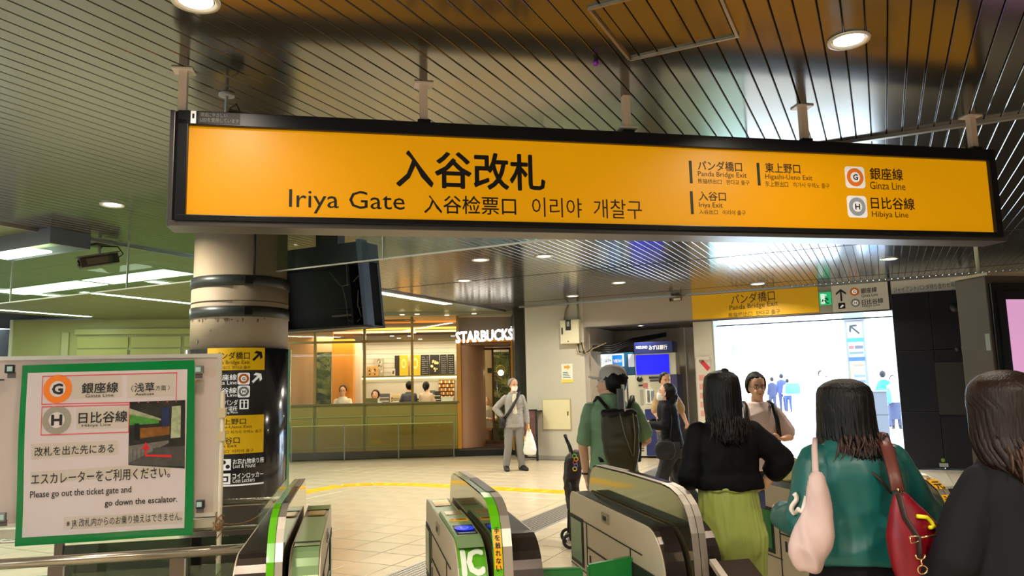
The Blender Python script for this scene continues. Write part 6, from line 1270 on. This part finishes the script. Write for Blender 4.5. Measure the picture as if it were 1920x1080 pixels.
# backpack
bp = empty('backpack', W(w4, L4((.05, -.2, 1.1))), 0, 'olive brown roll top backpack worn by the man in the green T-shirt', 'backpack'); olv = M('pack_olive', (52, 46, 16), .5, bump=.25, bscale=14); pkd = M('pack_dark', (20, 18, 12), .6)
def bpl(x, y, z): return W(w4, L4((x, y, z)))
def packf(bm): loft(bm, [(bpl(.055+.03*(1.3-z), -.20, z), (bpl(1, 0, 0)-bpl(0, 0, 0))*rx, (bpl(0, 1, 0)-bpl(0, 0, 0))*ry) for z, rx, ry in ((.90, .05, .05), (.91, .075, .07), (.96, .095, .082), (1.08, .122, .088), (1.2, .132, .085), (1.28, .128, .07), (1.33, .12, .055))], 28, power=3.)
bm = bmesh.new(); packf(bm); remesh_p = remesh(bm, .01, 'pack_body', olv, None, 2, foldfn(.006, 21)); remesh_p.parent = bp; remesh_p.matrix_parent_inverse = bp.matrix_basis.inverted()
bm = bmesh.new(); loft(bm, [(bpl(.055, -.2, 1.31), X1*.12, Y1*.058), (bpl(.055, -.2, 1.345), X1*.13, Y1*.06), (bpl(.055, -.2, 1.365), X1*.115, Y1*.045)], 28); remesh_q = remesh(bm, .008, 'rolled_top', pkd, None, 1, foldfn(.008, 22, 14, 10)); remesh_q.parent = bp; remesh_q.matrix_parent_inverse = bp.matrix_basis.inverted()
for s in (-1, 1):
    simple(lambda bm: tube(bm, [bpl(.06+s*.05, -.16, 1.33), bpl(.03+s*.125, -.06, 1.455), bpl(.02+s*.14, .06, 1.42), bpl(.02+s*.15, .135, 1.3), bpl(.03+s*.165, .06, 1.12), bpl(.05+s*.13, -.13, 1.0)], .017, 8, flat=.5), 'shoulder_strap', pkd, bp, True)
for s in (-.04, .05): simple(lambda bm: tube(bm, [bpl(.1+s, -.285, 1.34), bpl(.12+s*.8, -.295, 1.2), bpl(.14+s*.1, -.29, 1.05)], .005, 6), 'front_cord', M('cord_grey', (110, 104, 80), .6), bp, True)
simple(lambda bm: tube(bm, [bpl(-.055, -.14, 1.2), bpl(-.11, .02, 1.05)], .012, 6), 'hip_strap', pkd, bp, True)
simple(lambda bm: bx(bm, bpl(.09, -.2, 1.43), X1, Y1, ZZ, .008, .10, .22), 'document_sleeve', M('doc_white', (226, 226, 220), .3), bp); simple(lambda bm: bx(bm, bpl(.065, -.19, 1.41), X1, Y1, ZZ, .03, .09, .2), 'laptop_sleeve', M('doc_grey', (96, 98, 98), .4), bp)
simple2(lambda bm: tube(bm, [L4(J4['wrl']+V3(.03*cos(a), .03*sin(a), .02)) for a in [2*pi*q/16 for q in range(17)]], .008, 6), 'wrist_watch', sbl, w4)
# ---- folded stroller pushed by him
st_ = at_z(1072, 1030, 0); so2 = empty('folded_stroller', st_, 0, 'dark folded baby stroller with coloured rings beside the steel ticket gate', 'stroller'); sd = M('stroller_black', (22, 20, 22), .5)
def sp_(x, y, z): return st_+V3(x, y, z)
for s in (0, .28):
    simple(lambda bm: tube(bm, [sp_(-.01, s, .08), sp_(.01, s, .45), sp_(.06, s+.0, .8), sp_(.02, s, .95), sp_(.0, s, 1.0)], .013, 8), 'side_tube', sd, so2, True)
    simple(lambda bm: tube(bm, [sp_(.10, s, .06), sp_(.05, s, .4), sp_(.0, s, .62)], .012, 8), 'rear_tube', sd, so2, True)
    for x, z in ((-.015, .075), (.10, .07)):
        w_ = simple(lambda bm: [tube(bm, [sp_(x+.058*cos(a), s, z+.058*sin(a)) for a in [2*pi*q/20 for q in range(21)]], .016, 8)], 'wheel', sd, so2, True); simple(lambda bm: cyl(bm, sp_(x, s-.008, z), .03, .016, 16, axis=Y1), 'wheel_hub', M('hub_grey', (190, 190, 186), .4), so2 if False else w_)
simple(lambda bm: tube(bm, [sp_(-.005, 0, 1.0), sp_(-.03, .02, 1.06), sp_(-.01, .14, 1.05), sp_(0, .28, 1.0)], .014, 8), 'handle', sd, so2, True)
bm = bmesh.new(); loft(bm, [(sp_(.03, .14, .35), X1*.05, Y1*.12), (sp_(.03, .14, .6), X1*.08, Y1*.15), (sp_(.06, .14, .84), X1*.085, Y1*.15), (sp_(.1, .14, .9), X1*.05, Y1*.1)], 18); ob = remesh(bm, .012, 'seat_fabric', M('stroller_fabric', (40, 26, 22), .7), None, 2, foldfn(.01, 31)); ob.parent = so2; ob.matrix_parent_inverse = so2.matrix_basis.inverted()
for q, (cc, x, z) in enumerate((((120, 190, 60), .05, .87), ((230, 170, 40), .065, .84), ((200, 70, 90), .055, .81), ((60, 120, 190), .06, .78), ((230, 200, 70), .05, .75))): simple(lambda bm: tube(bm, [sp_(x+.018*cos(a), -.06, z+.018*sin(a)) for a in [2*pi*i/14 for i in range(15)]], .006, 6), 'toy_ring', M('ring%d' % q, cc, .4), so2, True)
# ---- 5 woman with phone
navyj = M('jacket_black', (12, 15, 22), .7, spec=.2, bump=.1, bscale=20); dgp = M('trousers_charcoal', (34, 34, 36), .7); pd = 9.0; p = at_y(1257, 740, pd)
def ex5(o, L, TL, HP, J): simple2(lambda bm: tube(bm, [L(TL((.06, .10, 1.40))), L(TL((.02, .15, 1.25))), L(TL((0, .15, 1.12)))], .005, 5), 'neck_cord', M('cord_pale', (180, 180, 190), .5), o)
w5, L5, TL5, HP5, J5 = person('masked woman in dark jacket looking down at a red phone', p.x, pd, -78, 1.57,
    dict(lean=.12, drop=.05, elr=(.2, .10, 1.13), wrr=(.08, .27, 1.17), ell=(-.2, .08, 1.12), wrl=(-.07, .29, 1.14), hdr=(-.3, 1, .1), hdl=(.4, 1, .1), hnr=(-.3, 0, .9), hnl=(.3, 0, .9), knl=(-.09, .16, .47), anl=(-.09, .22, .085), knr=(.09, -.06, .46), anr=(.09, -.30, .12)),
    dict(mat=navyj, sleeve='long', sw=.018, hem=.84, loose=.022, disp=foldfn(.005, 41), hood=True, extra=ex5), dict(mat=dgp, loose=.022, disp=foldfn(.004, 42)), dict(style='pony', low=.03), look=(0, -22), mask=True, female=True, vox=.010)
ph5 = empty('phone', W(w5, L5((0, .40, 1.18))), 0, 'dark red phone held by the masked woman in the dark jacket', 'phone'); f5 = w5.matrix_basis.to_3x3(); boxw('phone_body', W(w5, L5((.0, .40, 1.205))), f5 @ X1, f5 @ V3(0, .94, .34), .085, .15, .012, M('phone_red', (140, 50, 60), .4), ph5, .004, f5 @ V3(0, -.34, .94))
hb5 = empty('shoulder_bag', W(w5, L5((-.22, .05, .85))), 0, 'black pouch bag hanging at the side of the masked woman', 'bag')
bm = bmesh.new(); loft(bm, [(W(w5, L5((-.24, .1, z))), (f5 @ Y1)*ry, (f5 @ X1)*.05) for z, ry in ((.72, .06), (.74, .10), (.82, .12), (.9, .11), (.95, .07))], 20, power=2.6); ob = remesh(bm, .01, 'pouch', M('bag_black', (20, 20, 22), .6), None, 2, foldfn(.006, 51)); ob.parent = hb5; ob.matrix_parent_inverse = hb5.matrix_basis.inverted()
simple(lambda bm: tube(bm, [W(w5, L5((-.24, .03, .93))), W(w5, L5((-.2, .0, 1.2))), W(w5, L5((-.05, .02, 1.44)))], .01, 6), 'strap', M('bag_black', (20, 20, 22)), hb5, True)
# ---- 6 man behind her
pd = 11.3; p = at_y(1248, 720, pd)
w6 = person('man in tan and dark patterned shirt behind the woman with the red phone', p.x, pd, 150, 1.67, dict(ell=(-.24, .06, 1.12), wrl=(-.2, .2, .95), elr=(.25, .02, 1.12), wrr=(.24, .18, .98)),
    dict(mat=M('shirt_camel', (170, 140, 96), .7, var=.35, vscale=9), sleeve='short', sw=.018, hem=.84, loose=.026, flare=.02, disp=foldfn(.006, 61)), dict(mat=M('trousers_check', (70, 70, 74), .7, var=.8, vscale=30), loose=.025, disp=None), dict(style='short', low=.09), look=(20, 0), skin=skin_d, vox=.011)
# ---- 7 man in pale tee
pd = 6.6; p = at_y(1416, 697, pd)
def ex7(o, L, TL, HP, J): pass
w7, L7, TL7, HP7, J7 = person('man with glasses in pale pink T-shirt walking in from the bright exit', p.x, pd, 186, at_y(1416, 698, pd).z/1.018, dict(elr=(.26, -.02, 1.12), wrr=(.27, .12, .90), ell=(-.27, .02, 1.13), wrl=(-.16, .24, 1.13), hdl=(.7, .6, .1), hnl=(0, -.2, 1), curll=1.0, knl=(-.09, .1, .47), anl=(-.09, .12, .09)),
    dict(mat=M('tee_pink', (240, 216, 210), .75, bump=.1, bscale=16), sleeve='short', sw=.016, hem=.84, loose=.022, flare=.012, disp=foldfn(.005, 71)), dict(mat=dgp, loose=.02, disp=None), dict(style='short', low=.06, vol=.003), look=(-8, 0), glasses=True, vox=.008)
bp7 = empty('backpack', W(w7, L7((0, -.2, 1.2))), 0, 'black backpack on the man with glasses and pale pink T-shirt', 'backpack'); f7 = w7.matrix_basis.to_3x3()
bm = bmesh.new(); loft(bm, [(W(w7, L7((0, -.21, z))), (f7 @ X1)*rx, (f7 @ Y1)*.07) for z, rx in ((.93, .11), (.96, .14), (1.2, .145), (1.38, .12), (1.42, .07))], 20, power=3); fin(bm, 'pack_body', sbl, bp7, True)
for s in (-1, 1): simple(lambda bm: tube(bm, [W(w7, L7(q)) for q in ((s*.09, -.14, 1.36), (s*.115, -.05, 1.46), (s*.125, .07, 1.43), (s*.135, .145, 1.30), (s*.15, .13, 1.15), (s*.17, .0, 1.05), (s*.13, -.15, 1.0))], .02, 8, flat=.45), 'shoulder_strap', sbl, bp7, True)
sc7 = empty('suitcase', W(w7, L7((.3, .1, 0))), 0, 'black suitcase with thin handle beside the man with glasses', 'suitcase'); cs = W(w7, L7((.30, .18, 0)))
boxw('shell', cs+V3(0, 0, .36), f7 @ X1, f7 @ Y1, .38, .24, .58, M('case_black', (26, 26, 30), .4), sc7, .03)
for sx in (-1, 1):
    for sy in (-1, 1): simple(lambda bm: cyl(bm, cs+(f7 @ V3(sx*.15-.012, sy*.08, .0))+V3(0, 0, .03), .03, .024, 14, axis=f7 @ X1), 'wheel', sbl, sc7, True)
    simple(lambda bm: tube(bm, [cs+(f7 @ V3(sx*.08, -.08, 0))+V3(0, 0, .64), cs+(f7 @ V3(sx*.08, -.08, 0))+V3(0, 0, .88)], .006, 6), 'handle_bar', M('handle_grey', (150, 150, 150), .3, .8), sc7)
simple(lambda bm: tube(bm, [cs+(f7 @ V3(-.08, -.08, 0))+V3(0, 0, .88), cs+(f7 @ V3(.08, -.08, 0))+V3(0, 0, .88)], .012, 8), 'grip', sbl, sc7, True)
# ---- 8 old man
p = at_z(966, 882, 0); lin_ = M('jacket_check', (150, 146, 140), .8, var=.3, vscale=60)
def ex8(o, L, TL, HP, J):
    bm = bmesh.new(); loft(bm, [(L((.0, .118, z)), X1*rx, Y1*.02) for z, rx in ((.93, .05), (1.1, .055), (1.25, .05), (1.38, .04), (1.43, .02))], 12); fin(bm, 'undershirt', M('undershirt', (216, 208, 190), .7), o, True, world=False)
    simple2(lambda bm: tube(bm, [L((.158*cos(a), .12*sin(a), .985)) for a in [2*pi*q/24 for q in range(25)]], .016, 8), 'belt', M('belt', (60, 56, 52), .5), o)
    simple2(lambda bm: bx(bm, L((-.1, .14, 1.22)), X1, Y1, ZZ, .09, .008, .1), 'chest_pocket', lin_, o, False)
w8, L8, TL8, HP8, J8 = person('grey haired man in checked jacket and white mask standing by the coffee shop door', p.x, p.y, 172, 1.66, dict(elr=(.34, -.08, 1.16), wrr=(.22, .0, 1.0), hdr=(-.6, .3, -.3), ell=(-.23, -.02, 1.12), wrl=(-.25, .05, .87), curll=1.2, knr=(.12, .02, .47), anr=(.17, -.01, .085), knl=(-.1, .02, .47), anl=(-.13, -.01, .085), toer=(.17, .15, .035), toel=(-.19, .12, .035)),
    dict(mat=lin_, name='jacket', sleeve='long', sw=.016, hem=.80, loose=.022, flare=.02, disp=foldfn(.005, 81), collar=True, extra=ex8), dict(mat=M('trousers_palegrey', (128, 124, 120), .8), loose=.018, disp=foldfn(.004, 82)), dict(style='short', mat=M('hair_grey', (120, 116, 112), .5, bump=.4, bscale=60), low=.1), look=(-22, 0), mask=True, skin=skin_d, vox=.010)
sb8 = empty('shoulder_bag', W(w8, L8((.2, .02, .95))), 0, 'black shoulder bag with strap across the grey haired man', 'bag'); simple(lambda bm: tube(bm, [W(w8, L8(q)) for q in ((-.11, .0, 1.475), (-.075, .12, 1.40), (.03, .158, 1.22), (.12, .155, 1.08), (.2, .10, .97))], .03, 8, flat=.3, ref=None), 'strap', sbl, sb8, True)
f8 = w8.matrix_basis.to_3x3(); bm = bmesh.new(); loft(bm, [(W(w8, L8((.23, .0, z))), (f8 @ V3(.05, 0, 0)), (f8 @ Y1)*ry) for z, ry in ((.80, .08), (.83, .13), (.97, .13), (1.0, .08))], 18, power=3); fin(bm, 'pouch', sbl, sb8, True)
pb = empty('plastic_bag', W(w8, L8((-.28, .06, .8))), 0, 'white plastic bag with yellow top hanging from the grey haired man\'s hand', 'bag')
bm = bmesh.new(); loft(bm, [(W(w8, L8((-.27-.02*(.8-z), .07, z))), (f8 @ X1)*rx, (f8 @ Y1)*ry) for z, rx, ry in ((.28, .05, .03), (.30, .11, .06), (.38, .125, .075), (.52, .10, .06), (.66, .06, .035), (.76, .028, .02))], 22); ob = remesh(bm, .009, 'bag_body', M('plastic_white', (232, 230, 222), .35), None, 1, foldfn(.008, 91)); ob.parent = pb; ob.matrix_parent_inverse = pb.matrix_basis.inverted()
simple(lambda bm: tube(bm, [W(w8, L8((-.27, .07, .72))), W(w8, L8((-.27, .07, .86)))], [.04, .02], 10, flat=.5), 'yellow_top', M('plastic_yellow', (220, 196, 60), .4), pb, True)
# ---- coffee shop people
def shopper(label, px_, py_, depth, face, H, col, hair, seat=0., mat=None, **k):
    q = Pln(FQ.p(0, 0, -depth), FD); u, z = q.uv(px_, py_); p = q.p(u, 0); ztop = z
    return person(label, p.x, p.y, face, H, k.pop('pose', dict(elr=(.22, .08, 1.12), wrr=(.12, .3, 1.12), ell=(-.22, .08, 1.12), wrl=(-.12, .3, 1.12))), dict(mat=M('cloth%d_%d' % (col[0], col[2]), col, .7), sleeve='long', sw=.01, hem=.86, loose=.018, disp=foldfn(.004, px_)), dict(mat=dgp, loose=.015, disp=None) if seat == 0 else None, hair, z0=ztop-H*1.013, vox=.014, **k)
shopper('seated man in white shirt with laptop behind the coffee shop window', 643, 723, .75, 176, 1.66, (222, 212, 196), dict(style='short', low=.1), seat=1, upper_only=True, glasses=True)
shopper('girl with dark bob looking down behind an olive laptop lid', 703, 731, .8, 186, 1.58, (170, 180, 190), dict(style='short', low=.0, vol=.012), seat=1, upper_only=True, look=(0, -18), female=True)
shopper('customer in dark blue shirt at the counter seen through the mullion', 767, 715, 2.0, -30, 1.66, (62, 66, 84), dict(style='short', low=.04))
shopper('woman in pale top with dark ponytail at the coffee counter', 799, 716, 2.3, 10, 1.6, (206, 186, 168), dict(style='pony', low=.02), female=True)
shopper('barista in white shirt and dark apron behind the shop door', 910, 710, 3.0, 176, 1.6, (220, 216, 208), dict(style='short', low=.05))
shopper('seated guest in cream top bending over the table in the doorway', 912, 742, 1.9, 150, 1.6, (214, 206, 190), dict(style='short', low=.05, mat=M('hair_auburn', (70, 34, 22), .4)), seat=1, upper_only=True, look=(0, -25))
# ---- people outside
def outsider(label, px_, yf, yt, face, top_c, leg_c, sleeve='long', female=False, skirt=None, hair='short', pose=None):
    p = at_z(px_, yf, -.02); q = CR.transposed() @ (V3(p.x, p.y, 0)-CP); H = (yf-yt)*(-q.z)/FPX/cos(PITCH)*1.0
    return person(label, p.x, p.y, face, max(1.5, min(1.85, H)), pose or {}, dict(mat=M('oc%d_%d' % (top_c[0], top_c[2]), top_c, .8), sleeve=sleeve, hem=.84, loose=.03, flare=.01, disp=None), dict(mat=M('ol%d_%d' % (leg_c[0], leg_c[2]), leg_c, .8), loose=.012, disp=None, skirt=skirt), dict(style=hair, low=.05), vox=.018, female=female, z0=-.02, hands=True)
walk = dict(knl=(-.09, .14, .48), anl=(-.09, .16, .085), knr=(.09, .0, .46), anr=(.09, -.2, .13))
outsider('walker in loose navy top heading away beyond the exit', 1451, 774, 709, -10, (30, 34, 60), (34, 36, 60), pose=walk)
outsider('taller distant walker in blue beside the navy one', 1469, 771, 703, 5, (40, 50, 96), (36, 40, 70))
outsider('distant walker carrying a blue bag in pale clothes', 1480, 772, 712, 15, (120, 140, 160), (40, 50, 84), pose=walk)
outsider('pale dressed passer-by outside, left of the sign pillar', 1546, 790, 697, 170, (130, 170, 180), (120, 130, 150))
outsider('passer-by half hidden by teal woman\'s hair outside the exit', 1557, 786, 707, 200, (150, 120, 130), (90, 90, 110))
outsider('person in bright blue shirt leaning outside near the black hoarding', 1664, 800, 698, 60, (30, 110, 170), (50, 56, 90), sleeve='short')
outsider('woman in dark skirt with blue bag outside near the black hoarding', 1682, 804, 706, 200, (150, 150, 165), (50, 50, 70), female=True, skirt=M('skirt_navy', (40, 44, 66), .8))
ob3 = at_z(1672, 803, 0)
def tote(nm, c, sx, sy, sz, m_, l, d=X1, dy=Y1): 
    o = empty(nm, c, 0, l, 'bag'); bm = bmesh.new(); loft(bm, [(c+V3(0, 0, z*sz), d*(sx/2*r), dy*(sy/2*r)) for z, r in ((0, .9), (.1, 1), (.6, 1), (1, .85))], 16, power=4); fin(bm, 'bag_body', m_, o, True)
    simple(lambda bm: tube(bm, [c+d*(-sx*.3)+V3(0, 0, sz), c+V3(0, 0, sz*1.6), c+d*(sx*.3)+V3(0, 0, sz)], .012, 6), 'handle', m_, o, True); return o
tote('tote_bag', ob3+V3(-.25, -.1, .75), .5, .2, .45, M('tote_blue', (40, 130, 190), .6), 'light blue tote carried outside beside the black hoarding')
q = at_z(1481, 772, 0); tote('tote_bag', q+V3(.1, -.3, .85), .7, .3, .5, M('tote_blue2', (50, 120, 180), .6), 'blue and white bag on the back of a distant walker')
# ============================================================ BAGS OF THE TEAL WOMAN
pkm = M('tote_pink', (188, 162, 158), .55, bump=.3, bscale=10)
def a2(x, y, dpt): return at_y(x, y, dpt)
pt = empty('pink_tote', a2(1525, 1070, 2.42), 0, 'large pale pink drawstring tote on the left shoulder of the teal woman', 'bag')
bm = bmesh.new(); prof_ = ((888, 1531, 6), (905, 1530, 12), (925, 1530, 19), (945, 1528, 23), (965, 1525, 26), (985, 1522, 31), (1005, 1525, 36), (1025, 1524, 35), (1045, 1520, 31), (1062, 1517, 24), (1072, 1517, 15))
loft(bm, [(a2(cx, y, 2.36), X1*(r/FPX*2.36), Y1*(r/FPX*2.36*.55)) for y, cx, r in reversed(prof_)], 26); ob = remesh(bm, .007, 'bag_body', pkm, None, 3, foldfn(.018, 101, 12, 8)); ob.parent = pt; ob.matrix_parent_inverse = pt.matrix_basis.inverted()
bm = bmesh.new(); tube(bm, [a2(1528, 822, 2.50), a2(1527, 840, 2.40), a2(1529, 880, 2.37), a2(1531, 900, 2.36), a2(1532, 935, 2.36)], [.008, .009, .01, .014, .03], 10, flat=.6); ob = remesh(bm, .005, 'shoulder_loop', pkm, pt, 2) if False else fin(bm, 'shoulder_loop', pkm, pt, True)
bm = bmesh.new(); tube(bm, [a2(1520, 935, 2.38), a2(1508, 962, 2.38), a2(1497, 955, 2.4), a2(1492, 962, 2.42)], [.02, .014, .008, .006], 10); fin(bm, 'drawstring', M('cord_white', (225, 215, 205), .5), pt, True)
sc2 = empty('cream_scrunchie', a2(1485, 935, 2.5), 0, 'cream twisted cord hanging by the pink tote', 'cord'); simple(lambda bm: tube(bm, [a2(1489+5*sin(q*.5), 925+q*3, 2.48) for q in range(14)], .008, 6), 'twist', M('cord_white', (225, 215, 205)), sc2, True)
redb = M('bag_red', (118, 6, 24), .4, bump=.15, bscale=14); strapm = M('strap_brown', (92, 40, 30), .45); dstrap = M('strap_dark', (50, 28, 28), .5)
rb = empty('red_bag', a2(1715, 1075, 2.3), 0, 'crimson shoulder bag with brown strap and metal buckles beside the teal woman', 'bag')
bm = bmesh.new(); loft(bm, [(a2(cx, y, 2.30), X1*(r/FPX*2.30), Y1*(r/FPX*2.3*.5)) for y, cx, r in ((1110, 1726, 30), (1095, 1726, 38), (1060, 1722, 46), (1030, 1719, 50), (1005, 1716, 50), (985, 1712, 44), (960, 1702, 31), (940, 1694, 19), (925, 1688, 10))], 26, power=2.4); ob = remesh(bm, .007, 'bag_body', redb, None, 2, foldfn(.005, 111, 8, 6)); ob.parent = rb; ob.matrix_parent_inverse = rb.matrix_basis.inverted()
simple(lambda bm: tube(bm, [a2(1650, 812, 2.52), a2(1664, 840, 2.42), a2(1676, 885, 2.38), a2(1684, 920, 2.34)], .019, 10, flat=.25), 'shoulder_strap', strapm, rb, True)
simple(lambda bm: tube(bm, [a2(1684, 925, 2.24), a2(1696, 970, 2.235), a2(1722, 1010, 2.20), a2(1724, 1046, 2.20)], .017, 8, flat=.3), 'front_strap', dstrap, rb, True)
gold = M('buckle_gold', (206, 176, 130), .2, 1.)
simple(lambda bm: tube(bm, [a2(x, y, 2.19) for x, y in ((1706, 1006), (1724, 1004), (1726, 1015), (1708, 1018), (1706, 1006))], .0025, 6), 'buckle', gold, rb, True)
simple(lambda bm: tube(bm, [a2(x, y, 2.19) for x, y in ((1726, 1008), (1738, 1006), (1760, 1004))], .003, 6), 'clasp_bar', gold, rb, True)
simple(lambda bm: tube(bm, [a2(1730+9*cos(a), 1068+8*sin(a), 2.18) for a in [2*pi*q/16 for q in range(17)]], .0028, 6), 'ring', gold, rb, True); simple(lambda bm: tube(bm, [a2(x, y, 2.18) for x, y in ((1716, 1040), (1720, 1047), (1728, 1049), (1734, 1046), (1734, 1040))], .003, 6), 'hook', gold, rb, True); simple(lambda bm: tube(bm, [a2(1727, 1049, 2.18), a2(1729, 1060, 2.18)], .003, 6), 'snap_pin', gold, rb, True)
simple(lambda bm: tube(bm, [a2(1683, 915, 2.3), a2(1687, 925, 2.3), a2(1692, 922, 2.3), a2(1686, 930, 2.28)], .004, 6), 'strap_ring', gold, rb, True)
simple(lambda bm: tube(bm, [a2(1720, 968, 2.26), a2(1738, 970, 2.27), a2(1746, 978, 2.27), a2(1752, 988, 2.27), a2(1744, 989, 2.25)], .006, 8), 'yellow_piping', M('piping_yellow', (236, 226, 30), .4), rb, True)
simple(lambda bm: tube(bm, [a2(1600, 852, 2.47), a2(1625, 876, 2.44), a2(1652, 900, 2.42), a2(1672, 925, 2.42)], .007, 8, flat=.5), 'thin_strap', dstrap, rb, True)
